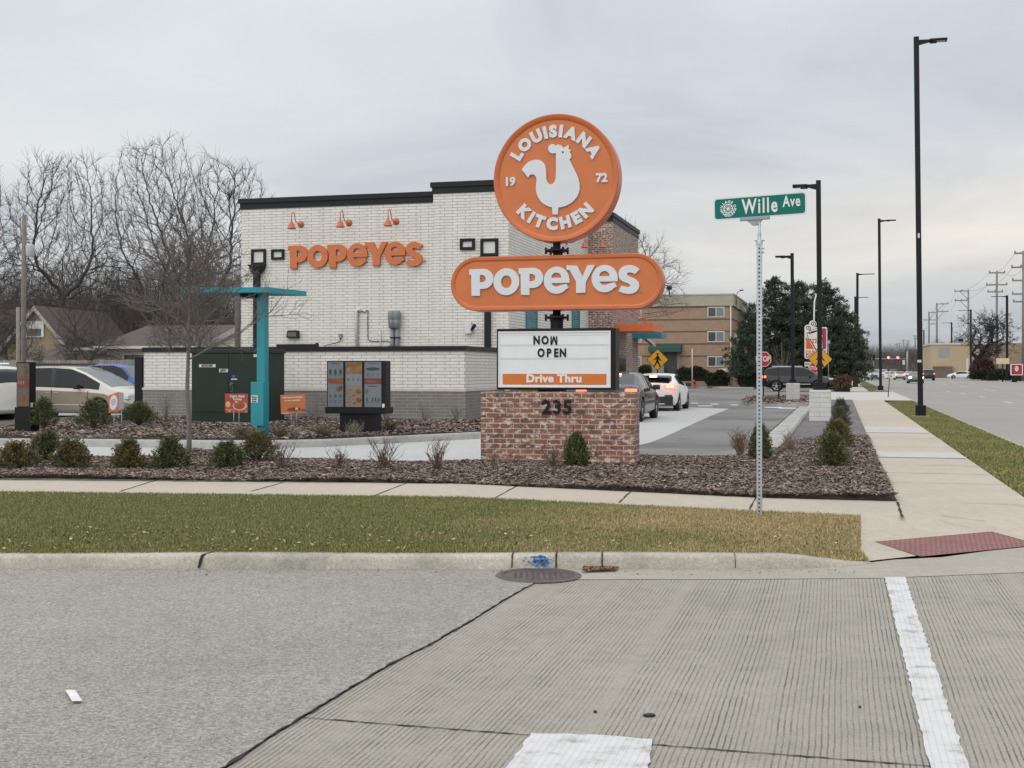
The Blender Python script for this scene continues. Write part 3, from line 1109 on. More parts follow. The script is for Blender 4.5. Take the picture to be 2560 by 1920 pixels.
# ------------------------------------------------------------------ beds, lawn
front_bed = [(-26, 18.6), f1[:2], f2[:2], f3[:2], f4[:2], st(.60, 18), st(.60, 26.5), st(-.2, 26.5), st(-1.05, 25.0), st(-1.1, 22.3), at(1930, 1134, .2)[:2], at(1760, 1136, .2)[:2], at(1590, 1136, .2)[:2], at(1202, 1150, .2)[:2], at(640, 1147, .2)[:2], at(545, 1130, .2)[:2], at(470, 1126, .2)[:2], at(405, 1140, .2)[:2], at(200, 1145, .2)[:2], at(0, 1140, .2)[:2], at(-300, 1140, .2)[:2], (-26, 21)]
def bed_h(P):
    x, y = P[:, 0], P[:, 1]
    return .188 + .020 * np.sin(x * 1.7 + 1.3 * np.sin(y * 1.1)) + .016 * np.sin(y * 2.3 + x * .6)
def grid_bed(name, poly, base, hf, mat, step=.3):
    bm = bmesh.new()
    vs = [bm.verts.new((p[0], p[1], 0)) for p in poly]
    f = bm.faces.new(vs)
    f.normal_update()
    if f.normal.z < 0:
        f.normal_flip()
    lo = np.min([p[:2] for p in poly], 0); hi = np.max([p[:2] for p in poly], 0)
    for ax in (0, 1):
        for c_ in np.arange(lo[ax] + step, hi[ax], step):
            co = (c_, 0, 0) if ax == 0 else (0, c_, 0)
            bmesh.ops.bisect_plane(bm, geom=bm.verts[:] + bm.edges[:] + bm.faces[:], plane_co=co, plane_no=(1, 0, 0) if ax == 0 else (0, 1, 0))
    P = np.array([v.co[:2] for v in bm.verts])
    H = hf(P)
    for v, h in zip(bm.verts, H):
        v.co.z = base + (h - .17 if not v.is_boundary else -.012)
    bmesh.ops.triangulate(bm, faces=bm.faces[:])
    me = bpy.data.meshes.new(name)
    bm.to_mesh(me)
    bm.free()
    me.materials.append(mat)
    box_uv(me)
    return link(name, me, kind='structure')
grid_bed('mulch_bed', [p for p in front_bed if p[0] > -14 or True], .17, bed_h, M_SOIL, .4)
sheet('gravel_strip', [st(-1.08, 24.2), st(-.25, 26.3), st(.60, 26.3), st(.60, 60), st(-1.08, 60)], M_GRAVEL, .176)
M_CHIP = pm('mulch chip', (.2, .15, .12), .9, .15, 20, attr=True)
def chips(name, poly, n, hf, size=(.031, .0078), label=None):
    P = scatter(poly, n)
    n = len(P)
    H = hf(P)
    a = nrg.random(n) * 2 * np.pi
    a = np.where(nrg.random(n) < .6, nrg.normal(0, .5, n), a)
    ln_ = size[0] * (.5 + 1.1 * nrg.random(n) ** 1.5)
    wd = size[1] * (.6 + .9 * nrg.random(n))
    tilt = nrg.normal(0, .24, n)
    roll = nrg.normal(0, .34, n)
    dx, dy = np.cos(a), np.sin(a)
    ex = np.stack([dx * np.cos(tilt), dy * np.cos(tilt), np.sin(tilt)], 1) * ln_[:, None]
    ey = np.stack([-dy * np.cos(roll), dx * np.cos(roll), np.sin(roll)], 1) * wd[:, None]
    C = np.stack([P[:, 0], P[:, 1], H + .004 + .028 * nrg.random(n)], 1)
    V = np.stack([C - ex - ey, C + ex - ey * .7, C + ex + ey * .7, C - ex + ey], 1).reshape(-1, 3)
    base = np.array([[.170, .125, .100], [.108, .080, .066], [.255, .20, .162], [.38, .32, .27], [.048, .036, .031], [.19, .128, .092]])
    ci = nrg.choice(6, n, p=[.27, .22, .18, .09, .19, .05])
    c_ = base[ci] * (.75 + .5 * nrg.random((n, 1)))
    mesh_np(name, V, np.arange(n * 4).reshape(-1, 4), M_CHIP, None, np.repeat(c_, 4, 0), kind='stuff', label=label, category='mulch')
vis = [at(-60, 1200, .15)[:2], (f2[0], f2[1] - .05), (f3[0], f3[1] - .05), (f4[0] - .03, f4[1] - .05), st(.60, 18), st(.60, 26.5), st(-.2, 26.5), st(-1.05, 25.0), st(-1.1, 22.3)] + front_bed[10:21] + [at(-60, 1140, .2)[:2]]
chips('mulch_chips', vis, 170000, lambda P: bed_h(P), label='brown bark mulch covering the front planting bed')
vis2 = [(p.x + .05, p.y + .22) for p in isl2 if p.x > -12] + [(-.6, 33.0), (-1.3, 32.75), (-10.6, 35.3), (-12.2, 33)]
chips('mulch_chips', vis2, 60000, lambda P: np.full(len(P), GL + .17) + .04 * np.sin(P[:, 0] * 2) * np.sin(P[:, 1] * 1.7), (.05, .014), label='brown bark mulch on the drive-thru island')
chips('mulch_chips', [(p.x, p.y) for p in ring], 3000, lambda P: np.full(len(P), GL + .14), (.08, .03), label='dark mulch on the small stop sign island')

# lawn in front
lawn = [(-26, 10.06), at(0, 1382, .115)[:2], (.5, 10.0), (2.1, 10.0), (2.75, 10.06), (2.98, 10.25), (B_.x - .02, B_.y + .1), nA[:2], n3[:2], n2[:2], n1[:2], n0[:2]]
def lawn_h(P):
    x, y = P[:, 0], P[:, 1]
    near = np.clip((y - 10.0) / 1.2, 0, 1)
    h = .112 + .035 * near
    d_ = (x - L0.x) * ln.x + (y - L0.y) * ln.y
    ramp_ = .012 + .138 * np.clip(d_ / RD, 0, 1) + .006
    w = np.clip((x - 2.15) / .75, 0, 1)
    w = w * w * (3 - 2 * w)
    return h * (1 - w) + np.minimum(h, ramp_) * w
def lawn_sheet(P):
    return lawn_h(P) + .03
bm_ = grid_bed('lawn_soil', lawn, .17, lambda P: lawn_h(P), M_TURF, .5)
for v in bm_.data.vertices:
    v.co.z = float(lawn_h(np.array([[v.co.x, v.co.y]]))[0]) - .002
def dry(P):                       # how yellow the turf is: the right half is drier, the rim of the walk stays green
    x, y = P[:, 0], P[:, 1]
    w = .6 * np.sin(x * 1.9 + 2 * np.sin(y * 1.3)) + .5 * np.sin(x * 4.1 - y * 3.0) + .4 * np.sin(y * 5 + x) + .4 * np.sin(x * 7.3 + 3 * np.sin(y * 4.1))
    e = (x - .35) / 1.5 + .45 * w
    e -= np.clip((y - (13.3 - .42 * np.clip(x, -1, 4))) / .5, 0, 1.6)
    hot = np.exp(-(((x - 1.7) / 1.0) ** 2 + ((y - 11.6) / .5) ** 2))
    return np.clip(.36 + .40 * np.clip(e, -.75, 1.4) + .35 * hot, 0, 1)
M_BLADE = pm('grass blade', (.1, .13, .03), .75, .05, 8, attr=True, spec=.25)
def blades(name, poly, n, hf, hgt, wid, dryf, label, pal=None):
    P = scatter(poly, n)
    n = len(P)
    H = hf(P)
    a = nrg.random(n) * 2 * np.pi
    h = hgt * (.45 + .9 * nrg.random(n))
    w = wid * (.6 + .8 * nrg.random(n))
    lean = np.abs(nrg.normal(0, .55, n))
    la = nrg.random(n) * 2 * np.pi
    side = np.stack([np.cos(a), np.sin(a), np.zeros(n)], 1) * w[:, None]
    C = np.stack([P[:, 0], P[:, 1], H], 1)
    ld_ = np.stack([np.cos(la), np.sin(la), np.zeros(n)], 1)
    mid = C + np.array([0, 0, 1]) * (h * .55)[:, None] + ld_ * (h * lean * .3)[:, None]
    top = C + np.array([0, 0, 1]) * (h * (1 - .25 * np.clip(lean, 0, 1.5)))[:, None] + ld_ * (h * lean)[:, None]
    V = np.stack([C - side, C + side, mid + side * .7, top, mid - side * .7], 1).reshape(-1, 3)
    i = np.arange(n)[:, None] * 5
    Fq = np.concatenate([i + np.array([[0, 1, 2, 4]]), i + np.array([[4, 2, 3, 3]])])
    Fq = np.concatenate([i + np.array([[0, 1, 4]]), i + np.array([[1, 2, 4]]), i + np.array([[4, 2, 3]])])
    dr = np.clip(dryf(P) + nrg.normal(0, .16, n), 0, 1)
    g = np.array([.185, .205, .070]); y_ = np.array([.46, .36, .19])
    c_ = g * (1 - dr[:, None]) + y_ * dr[:, None]
    c_ *= (.6 + .75 * nrg.random((n, 1)))
    straw = nrg.random(n) < .022
    c_[straw] = np.array([.40, .34, .21]) * (.7 + .4 * nrg.random((straw.sum(), 1)))
    mesh_np(name, V, Fq, M_BLADE, None, np.repeat(c_, 5, 0), kind='stuff', label=label, category='grass')
vl = [at(-40, 1383.5, .115)[:2], (.5, 9.985), (2.1, 9.985), (2.75, 10.04), (2.98, 10.25), (B_.x - .02, B_.y + .1), nA[:2], n3[:2], n2[:2], at(-40, 1230, .15)[:2]]
blades('grass', vl, 250000, lawn_h, .030, .0030, dry, 'patchy lawn in front, green at left and straw coloured at right')
kerbgrass = [st(2.12, 13.6), st(3.42, 13.6), st(3.42, 33), st(3.42, 58.5), st(2.12, 56), st(2.12, 33)]
sheet('verge_soil', kerbgrass, M_TURF, .135)
blades('grass', [st(2.12, 13.6), st(3.42, 13.6), st(3.42, 58), st(2.12, 56)], 90000, lambda P: np.full(len(P), .135), .055, .008, lambda P: .12 + .12 * np.sin(P[:, 0] * 2.2 + P[:, 1]), 'green grass strip between the avenue walk and its kerb')
# scattered leaf litter on the lawn and gutter
def litter(name, poly, n, z, label, cols, sz=.028):
    P = scatter(poly, n)
    n = len(P)
    a = nrg.random(n) * 6.28
    s_ = sz * (.5 + nrg.random(n))
    ex = np.stack([np.cos(a), np.sin(a), nrg.normal(0, .35, n)], 1) * s_[:, None]
    ey = np.stack([-np.sin(a), np.cos(a), nrg.normal(0, .35, n)], 1) * s_[:, None] * .6
    zz_ = z(P) if callable(z) else np.full(n, z)
    C = np.stack([P[:, 0], P[:, 1], zz_], 1)
    V = np.stack([C - ex, C - ey, C + ex, C + ey], 1).reshape(-1, 3)
    cc = np.array(cols)[nrg.integers(0, len(cols), n)] * (.7 + .6 * nrg.random((n, 1)))
    mesh_np(name, V, np.arange(n * 4).reshape(-1, 4), M_CHIP, None, np.repeat(cc, 4, 0), kind='stuff', label=label, category='leaves')
litter('leaf_litter', [at(-40, 1382, .115)[:2], (.5, 10.03), (2.7, 10.1), (2.9, 10.9), (-1, 11.2), at(-40, 1330, .13)[:2]], 430, lambda P: lawn_h(P) + .03, 'dry fallen leaves along the kerb side of the lawn', [(.30, .23, .14), (.25, .16, .08), (.36, .30, .20)], .016)
litter('leaf_litter', vl, 420, lambda P: lawn_h(P) + .035, 'small dry leaves strewn over the whole lawn', [(.27, .22, .13), (.22, .15, .08)], .011)
gx = at(1495, 1425)[0]
litter('dead_grass_clump', [(gx - .13, 9.66), (gx + .14, 9.72), (gx + .16, 9.83), (gx - .12, 9.83)], 420, .028, 'tuft of dead brown grass caught in the gutter by the manhole', [(.16, .10, .055), (.22, .14, .08)], .014)
mb = MB()
for (u, v, s_) in ((1622, 1791, .026), (1488, 1782, .010), (2150, 1770, .007)):
    p = at(u, v)
    pts = [(p[0] + s_ * rnd.uniform(.6, 1.2) * math.cos(k * .785), p[1] + s_ * rnd.uniform(.6, 1.2) * math.sin(k * .785)) for k in range(8)]
    mb.prism(pts, .002, .010)
mb.build('tar_crumbs', pm('tar', (.02, .02, .02), .9, .2), kind='stuff', label='small dark crumbs of tar lying on the concrete apron', category='debris')
litter('gutter_grit', [at(-40, 1428), at(1250, 1428), at(1500, 1428), at(2150, 1424), at(2150, 1436), at(1500, 1440), at(-40, 1440)], 260, .006, 'fine grit and crumbled leaves lying along the gutter', [(.20, .17, .13), (.26, .22, .16), (.32, .29, .24)], .010)
# ------------------------------------------------------------------ restaurant
BR_WHITE = brick('white painted brick', (.73, .71, .665), (.69, .67, .625), (.31, .30, .28), .40, .088, .0085, streak=.10, var=.07, bump=.5, off=.37)  # mortar colour is darkened to carry the shade of the recessed joints
BR_GREY = brick('grey painted brick', (.20, .19, .175), (.175, .165, .155), (.30, .285, .265), .40, .088, .008, var=.12, bump=.4, off=.37)
BR_OLD = brick('reclaimed brick', (.275, .108, .064), (.18, .074, .050), (.40, .36, .31), .215, .079, .0085, white=.62, dark=.35, var=.22, bump=.6)
BR_TOWER = brick('tower brick', (.25, .125, .085), (.18, .088, .064), (.42, .375, .325), .215, .085, .013, white=.70, dark=.35, var=.22, bump=.5)
BR_TAN = brick('tan apartment brick', (.35, .228, .155), (.31, .198, .135), (.30, .22, .16), .22, .075, .009, var=.10, bump=.2)

C0 = (-.095, 36.53)
rb = thing('restaurant_building', 'white painted brick restaurant with black parapet caps and a red brick corner tower', 'building', (*C0, 0), -ANG)
TL = lambda u, y=0.0: on_line((C0[0] + S[0] * y, C0[1] + S[1] * y), T, u)
def wy(u, y=0.0):                      # depth of the front wall at column u
    return C0[1] - SA * TL(u, y) + CA * y
def wz(u, v, y=0.0):
    return hz(v, wy(u, y))
xl, xm = TL(599), TL(1083)
mb = MB()
mb.box(xl, xm - .002, .10, 17.8, GL - .1, 6.72)
mb.box(xm, 0, 0, 11.93, GL - .1, 6.96)
mb.build('wall', BR_WHITE, rb)
mb = MB()
mb.box(.0, .965, 11.94, 18.2, GL - .1, 7.42)
mb.box(-2.4, -.002, 11.96, 18.2, 6.97, 7.42)
mb.build('brick_tower', BR_TOWER, rb)
def cap(mb, x0, x1, y0, y1, z0, z1):
    t_ = .03
    mb.box(x0 - t_, x1 + t_, y0 - t_, y1 + t_, z0, z0 + (z1 - z0) * .55)
    mb.box(x0 - .075, x1 + .075, y0 - .075, y1 + .075, z0 + (z1 - z0) * .55 + .001, z1)
mb = MB()
cap(mb, xl, xm - .08, .10, 17.8, 6.70, 7.03)
cap(mb, xm, 0, 0, 11.7, 6.945, 7.285)
cap(mb, -2.4, .965, 11.94, 18.2, 7.40, 7.75)
mb.build('parapet_cap', CHAR, rb)
mb = MB().box(.0, .03, .1, 11.9, GL, 1.1)
mb.box(.965, .99, 11.96, 18.0, GL, .9)
mb.build('plinth', BR_GREY, rb)
# dark scupper frames with a white throat, conductor head and downspout
M_THROAT = pm('scupper throat', (.60, .61, .60), .5, .05)
def frame(u0, u1, v0, v1, bw, cut=False, y=.10):
    x0, x1 = TL(u0), TL(u1)
    z1, z0 = wz(u0, v0), wz(u0, v1)
    o = MB()
    o.box(x0, x1, y - .07, y + .02, z1 - bw, z1, bev=.008)
    o.box(x0, x1, y - .07, y + .02, z0, z0 + bw, bev=.008)
    o.box(x0, x0 + bw, y - .068, y + .02, z0 + bw, z1 - bw)
    o.box(x1 - bw, x1, y - .068, y + .02, z0 + bw, z1 - bw)
    f = o.build('scupper_frame', BLACK, rb)
    i = MB().box(x0 + bw, x1 - bw, y - .02, y + .01, z0 + bw, z1 - bw)
    i.build('throat', M_THROAT, f)
    if cut:
        MB().box(x0 + bw, x0 + (x1 - x0) * .55, y - .03, y - .021, z0 + bw, z0 + (z1 - z0) * .48).build('baffle', M_THROAT, f)
    return x0, x1, z0, z1
frame(626, 662, 623, 662, .075)
frame(676, 708, 623, 649, .075)
frame(1151, 1188, 597, 625.5, .085, True, 0)
frame(1202, 1246, 597, 641, .085, False, 0)
def conductor(u0, u1, vt, vb, ud0, ud1, ve, y):
    x0, x1 = TL(u0), TL(u1)
    d0, d1 = TL(ud0), TL(ud1)
    zt, zb, ze = wz(u0, vt), wz(u0, vb), wz(u0, ve)
    o = MB()
    o.box(x0 - .02, x1 + .02, y - .21, y - .003, zt - .05, zt)
    vs = []
    for (a, b, yy, z) in ((x0, x1, .19, zt - .05), (x0 + .02, x1 - .02, .18, zt - .14), (d0 - .03, d1 + .03, .13, zb)):
        vs += [(a, y - yy, z), (b, y - yy, z), (b, y - .003, z), (a, y - .003, z)]
    fs = []
    for i in (0, 4):
        fs += [(i + k, i + (k + 1) % 4, i + 4 + (k + 1) % 4, i + 4 + k) for k in range(4)]
    fs += [(8, 9, 10, 11)]
    o.add(vs, fs)
    h = o.build('conductor_head', CHAR, rb)
    MB().box(d0, d1, y - .12, y - .004, ze - .6, zb, bev=.012).build('downspout', CHAR, h)
conductor(625, 661, 662, 686, 633, 648, 868, .10)
conductor(1204, 1244, 642, 668, 1213, 1228, 868, 0)
# teal louvred shutters along the avenue side
SL = lambda u, x=0.0: on_line((C0[0] + T[0] * x, C0[1] + T[1] * x), S, u)
for (ua, ub) in ((1314, 1341), (1429, 1447)):
    ya, yb = SL(ua), SL(ub)
    o = MB()
    o.box(.0, .05, ya, yb, 1.5, 1.56); o.box(.0, .05, ya, yb, 4.1, 4.16)
    o.box(.0, .05, ya, ya + .06, 1.56, 4.1); o.box(.0, .05, yb - .06, yb, 1.56, 4.1)
    for k in range(36):
        z = 1.58 + k * .07
        o.box(.02, .05, ya + .06, yb - .06, z, z + .035)
    o.build('shutter', TEAL, rb)
# drive-thru window on the tower and the orange and teal canopies
yw0, yw1 = SL(1543, .97), SL(1563, .97)
w_ = MB().box(.965, 1.02, yw0, yw1, 1.0, 2.2).build('service_window', pm('window frame dark', (.11, .115, .12), .5, .1), rb)
MB().box(1.021, 1.03, yw0 + .25, yw1 - .2, 1.1, 2.1).build('pane', GLASS, w_)
zc1, zc0 = hz(811.5, 48.4), hz(828.5, 48.4)
cx1 = .965 + 1.52
o = MB().box(.966, cx1, 12.25, 15.2, zc0, zc1)
can = o.build('orange_canopy', pm('canopy orange', (.62, .13, .03), .45, .05), rb)
for yy in (12.5, 15.0):
    MB().tube([(.97, yy, zc1 + .85), (cx1 - .25, yy, zc1)], .025, 6).build('tie_rod', pm('rod orange', (.55, .16, .07), .5, .05), can)
o = MB().box(.966, .966 + 1.25, 16.6, 18.1, hz(845, 52.5), hz(832, 52.5))
o.build('teal_canopy', TEAL, rb)
o = MB()
o.prism([(.97, 3.1), (.97, 3.3), (1.6, 2.75), (1.6, 2.65)], 18.25, 19.2, 'y')
o.build('striped_awning', pm('awning grey', (.30, .27, .25), .7, .1), rb)

# channel letters, shared shapes
def logo_letters():
    S_ = []
    def loops_P(x, w):
        k = w / .91
        q = lambda p: (x + p[0] * k, p[1])
        out = [(.0, .99), (.0, .80), (.075, .785), (.085, .0), (.395, -.01), (.395, .255)]
        out += [(.50, .25)] + arcpts(.52, .625, .39, .375, -85, 85, 22)[1:] + [(.50, 1.0)]
        hole = [(.395, .50)] + arcpts(.455, .635, .175, .15, -80, 80, 12) + [(.395, .78)]
        return [[q(p) for p in out], [q(p) for p in hole]]
    def loops_O(x, w):
        return [arcpts(x + w / 2, .5, w / 2, .5, 0, 360, 44)[:-1], arcpts(x + w / 2, .5, w * .215, .245, 0, 360, 30)[:-1]]
    def loops_e(x, w, y=.02, h=1.0):
        cx, cy = x + w / 2, y + h / 2
        rx, ry = w / 2, h / 2
        out = [(cx + rx * 1.0, cy - .10)] + arcpts(cx, cy, rx, ry, -2, 318, 46)
        out += [(cx + rx * .93, cy - ry * .60), (cx + rx * .78, cy - ry * .30)]
        out += arcpts(cx - .0, cy - .01, rx * .46, ry * .46, 305, 205, 14)
        out += [(cx - rx * .43, cy - .10)]
        hole = [(cx - rx * .40, cy + .085)] + arcpts(cx - .01, cy + .11, rx * .40, ry * .36, 175, 5, 14) + [(cx + rx * .40, cy + .085)]
        return [out, hole]
    S_ += loops_P(0, .93)
    S_ += loops_O(.94, .985)
    S_ += loops_P(1.91, .93)
    S_ += loops_e(2.87, .955)
    yx = 3.72
    S_ += [[(yx, 1.06), (yx + .40, 1.04), (yx + .60, .62), (yx + .78, 1.045), (yx + 1.05, 1.05), (yx + .715, .43), (yx + .70, .045), (yx + .365, .035), (yx + .365, .46), (yx + .12, .90), (yx + .02, .90)]]
    S_ += loops_e(4.665, .955, .045)
    # s, traced as one outline
    sp_ = [(438, 632), (375, 695), (348, 678), (318, 668), (292, 668), (274, 678), (268, 692), (276, 710), (306, 728), (358, 748), (398, 774), (424, 808), (433, 850), (423, 893), (396, 928), (350, 950), (290, 959), (225, 947), (160, 920), (200, 848), (238, 862), (276, 869), (306, 862), (318, 846), (308, 827), (272, 810), (222, 791), (181, 760), (161, 716), (159, 672), (177, 627), (214, 593), (264, 576), (322, 574), (382, 592)]
    S_ += [[(5.66 + (x - 160) / 366.0, (958 - y) / 366.0 - .03) for x, y in sp_]]
    return S_
LOGO = logo_letters()
LOGO_W = 6.42
def put_logo(mb, x0, z0, w, y, depth, h=None, mi=0, bevel=0.0, grow=0.0):
    kx = w / LOGO_W
    kz = h or kx
    for lp in group_loops(LOGO):
        vs, fs = shape_mesh([[(p[0] * kx, p[1] * kz) for p in q] for q in lp], depth, bevel)
        mb.add(vs, fs, mi, False, face_M(x0, y, z0))
def group_loops(ls):
    g = []
    i = 0
    plan = [2, 2, 2, 2, 1, 2, 1]
    for k in plan:
        g.append(ls[i:i + k])
        i += k
    return g
xa, xb = TL(724, .1), TL(1058, .1)
zl_ = hz(671, wy(735, .1))
zh_ = hz(612.5, wy(735, .1)) - zl_
sg = thing('wall_lettering', 'large orange raised lettering high on the white brick wall', 'sign', (*C0, 0), -ANG)
mb = MB()
put_logo(mb, xa, zl_, xb - xa, .10 - .05, .085, zh_ * .96, 0, .006)
mb.build('letters', pm('orange letters', (.56, .145, .035), .42, .06), sg)
mb = MB()
put_text(mb, '®', .13, xb + .06, .085, zl_ + .12, .01)
mb.build('registered_mark', pm('mark grey', (.42, .40, .38), .6, .05), sg)

# gooseneck lamps
M_COPPER = pm('lamp orange', (.46, .115, .045), .35, .08)
def gooseneck(name, label, loc, rz, mat=M_COPPER, glow=False):
    g = thing(name, label, 'wall lamp', loc, rz, 'orange gooseneck lamps on the restaurant')
    MB().lathe([(0, -.055), (.06, -.05), (.10, -.025), (.11, 0)], 18, 'y').build('rosette', mat, g)
    pts = [(0, -.03, 0), (0, -.20, -.02), (0, -.33, .02), (0, -.42, .10)] + [(0, -.57 - .12 * math.cos(a), .18 + .12 * math.sin(a)) for a in np.linspace(2.9, 0.15, 9)] + [(0, -.685, .10), (0, -.69, .02)]
    MB().tube(pts, .014, 7).build('arm', mat, g)
    prof = [(.022, .06), (.03, .05), (.032, -.02), (.07, -.05), (.085, -.10), (.135, -.20), (.145, -.215), (.135, -.212), (.08, -.11), (.02, -.05)]
    MB().lathe(prof, 20, 'z', (0, -.69, 0)).build('shade', mat, g)
    return g
lampz = [hz(560, wy(752)), hz(556, wy(872)), hz(553, wy(989))]
for i, (u, w_) in enumerate(((752.5, 'leftmost'), (872.5, 'middle'), (990, 'rightmost'))):
    x = TL(u, .1)
    p = (C0[0] + T[0] * x + S[0] * .10, C0[1] + T[1] * x + S[1] * .10)
    gooseneck('wall_lamp', f'{w_} of the three orange gooseneck lamps above the wall letters', (*p, lampz[i]), -ANG)
for (yy, lab) in ((11.3, 'orange gooseneck lamp in front of the red brick tower'), (7.9, 'orange gooseneck lamp half hidden behind the round sign')):
    p = (C0[0] + S[0] * yy, C0[1] + S[1] * yy)
    gooseneck('wall_lamp', lab, (*p, hz(606, p[1])), -ANG + math.pi / 2)

# services on the front wall
M_PLAST = pm('white plastic', (.62, .64, .67), .4, .03)
M_PIPEW = pm('white pipe', (.58, .58, .56), .45, .05)
M_COND = pm('grey conduit', (.22, .235, .25), .5, .1)
ymid = .10
o = thing('wall_light', 'dark square floodlight box low on the white wall', 'light', (*C0, 0), -ANG)
x0, x1 = TL(718), TL(746)
z1, z0 = wz(730, 826), wz(730, 846)
MB().add([(x0 - .0, ymid - .18, z0 + .03), (x1, ymid - .18, z0 + .03), (x1, ymid - .003, z0), (x0, ymid - .003, z0), (x0 + .03, ymid - .15, z1), (x1 - .02, ymid - .15, z1), (x1 - .02, ymid - .003, z1), (x0 + .03, ymid - .003, z1)], [(0, 1, 5, 4), (1, 2, 6, 5), (2, 3, 7, 6), (3, 0, 4, 7), (4, 5, 6, 7), (3, 2, 1, 0)]).build('housing', CHAR, o)
MB().quad((x0 + .05, ymid - .183, z0 + .06), (x1 - .04, ymid - .183, z0 + .06), (x1 - .05, ymid - .168, z1 - .06), (x0 + .07, ymid - .168, z1 - .06)).build('lens', GLASS, o)
o = thing('wall_outlet', 'grey outlet box with a sagging cable above the low wall cap', 'outlet', (*C0, 0), -ANG)
x = TL(849)
MB().box(x - .05, x + .05, ymid - .07, ymid - .003, wz(849, 845), wz(849, 834), bev=.01).build('outlet_box', M_COND, o)
MB().tube([(x, ymid - .04, wz(849, 844)), (x, ymid - .05, wz(849, 852)), (x - .12, ymid - .06, wz(849, 857)), (x - .45, ymid - .10, wz(849, 863)), (TL(812), ymid - .2, wz(820, 869))], .012, 6).build('cable', CHAR, o)
o = thing('vent_pipe', 'tall white pipe with a hooked top on the white wall', 'pipe', (*C0, 0), -ANG)
x = TL(890.5)
zt = wz(890, 774)
MB().tube([(x, ymid - .06, 2.0), (x, ymid - .06, zt - .05), (x + .03, ymid - .06, zt), (x + .10, ymid - .05, zt - .01), (x + .12, ymid - .0, zt - .05)], .05, 10).build('pipe', M_PIPEW, o)
o = thing('wall_cable', 'thin dark cable looping down the wall beside the white pipe', 'cable', (*C0, 0), -ANG)
X = lambda u: TL(u)
Zf = lambda v: wz(915, v)
MB().tube([(X(902), ymid - .02, Zf(776)), (X(907), ymid - .03, Zf(781)), (X(911), ymid - .03, Zf(781)), (X(914), ymid - .03, Zf(775)), (X(918), ymid - .03, Zf(776)), (X(917), ymid - .02, Zf(800)), (X(917.5), ymid - .02, Zf(846)), (X(921), ymid - .02, Zf(852)), (X(940), ymid - .02, Zf(853)), (X(966), ymid - .02, Zf(852)), (X(975), ymid - .03, Zf(856)), (X(976), ymid - .04, Zf(862)), (X(968), ymid - .06, Zf(869))], .013, 6).build('cable', pm('cable grey', (.10, .10, .105), .6, .1), o)
o = thing('thin_pipe', 'thin short white pipe left of the grey conduits', 'pipe', (*C0, 0), -ANG)
MB().tube([(X(948.5), ymid - .03, 2.0), (X(948.5), ymid - .03, Zf(824))], .022, 8).build('pipe', M_PIPEW, o)
o = thing('service_conduits', 'pair of fat grey electrical conduits with weatherheads on the wall', 'conduit', (*C0, 0), -ANG)
for u in (980.5, 992.5):
    MB().tube([(X(u), ymid - .09, 2.0), (X(u), ymid - .09, Zf(816))], .06, 10).build('conduit', M_COND, o)
    xx = X(u)
    zt, zm, zb = Zf(778), Zf(799), Zf(822)
    MB().lathe([(0, zt + .01), (.10, zt), (.125, zt - .06), (.125, zm), (.11, zm - .02), (.118, zm - .04), (.095, zb + .03), (.05, zb)], 12, 'z', (xx, ymid - .135, 0)).build('weatherhead', pm('weatherhead grey', (.20, .215, .235), .45, .1), o)
MB().box(X(976), X(999.5), ymid - .16, ymid - .03, Zf(846), Zf(843)).build('bracket', BLACK, o)
o = thing('wall_cabinet', 'small white box on the wall left of the black downspout', 'box', (*C0, 0), -ANG)
MB().box(X(1165), X(1181), -.12, -.003, wz(1170, 834), wz(1170, 804), bev=.012).build('box', M_PLAST, o)
o = thing('security_camera', 'small dark camera pointing out beside the white wall box', 'camera', (*C0, 0), -ANG)
za = wz(1190, 823)
MB().tube([(X(1181) + .02, -.05, za - .03), (X(1183), -.16, za)], .03, 8).build('mount', CHAR, o)
MB().tube([(X(1183), -.16, za - .02), (X(1195), -.34, za + .10)], [.045, .055], 10).build('body', CHAR, o)

# ------------------------------------------------------------------ low enclosure
P0 = (-1.26, 32.7)
en = thing('enclosure_wall', 'low white brick enclosure wall with grey base and black cap', 'wall', (*P0, 0), -ANG)
EL = lambda u: on_line(P0, T, u)
e0 = EL(359.5)
zb1 = 1.035
mb = MB()
mb.box(e0, 0, 0, .22, zb1 + .075, 2.13)
mb.box(-.22, 0, .221, 3.9, zb1 + .075, 2.13)
mb.box(e0, e0 + .22, .221, 3.4, zb1 + .075, 2.13)
mb.build('wall', BR_WHITE, en)
mb = MB()
mb.box(e0 - .02, .02, -.02, .22, GL - .1, zb1)
mb.box(-.22, .02, .221, 3.9, GL - .1, zb1)
mb.box(e0 - .02, e0 + .22, .221, 3.4, GL - .1, zb1)
mb.build('plinth', BR_GREY, en)
mb = MB()
mb.box(e0 - .035, .035, -.035, .24, zb1 + .001, zb1 + .074)
mb.box(-.24, .035, .241, 3.9, zb1 + .001, zb1 + .074)
mb.build('ledge', pm('ledge limestone', (.52, .50, .45), .7, .08), en)
mb = MB()
mb.box(e0 - .03, .05, -.05, .27, 2.13, 2.255)
mb.box(-.27, .05, .271, 3.9, 2.13, 2.255)
mb.box(e0 - .03, e0 + .27, .271, 3.4, 2.13, 2.255)
mb.box(EL(680), EL(779), .28, .5, 2.13, 2.335)
mb.box(EL(778), EL(784), .28, .33, 2.3, 2.37)
mb.build('cap', CHAR, en)
mb = MB().box(e0 - .30, e0 - .06, .0, .16, GL, 1.98)
mb.build('gate_post', BLACK, en)
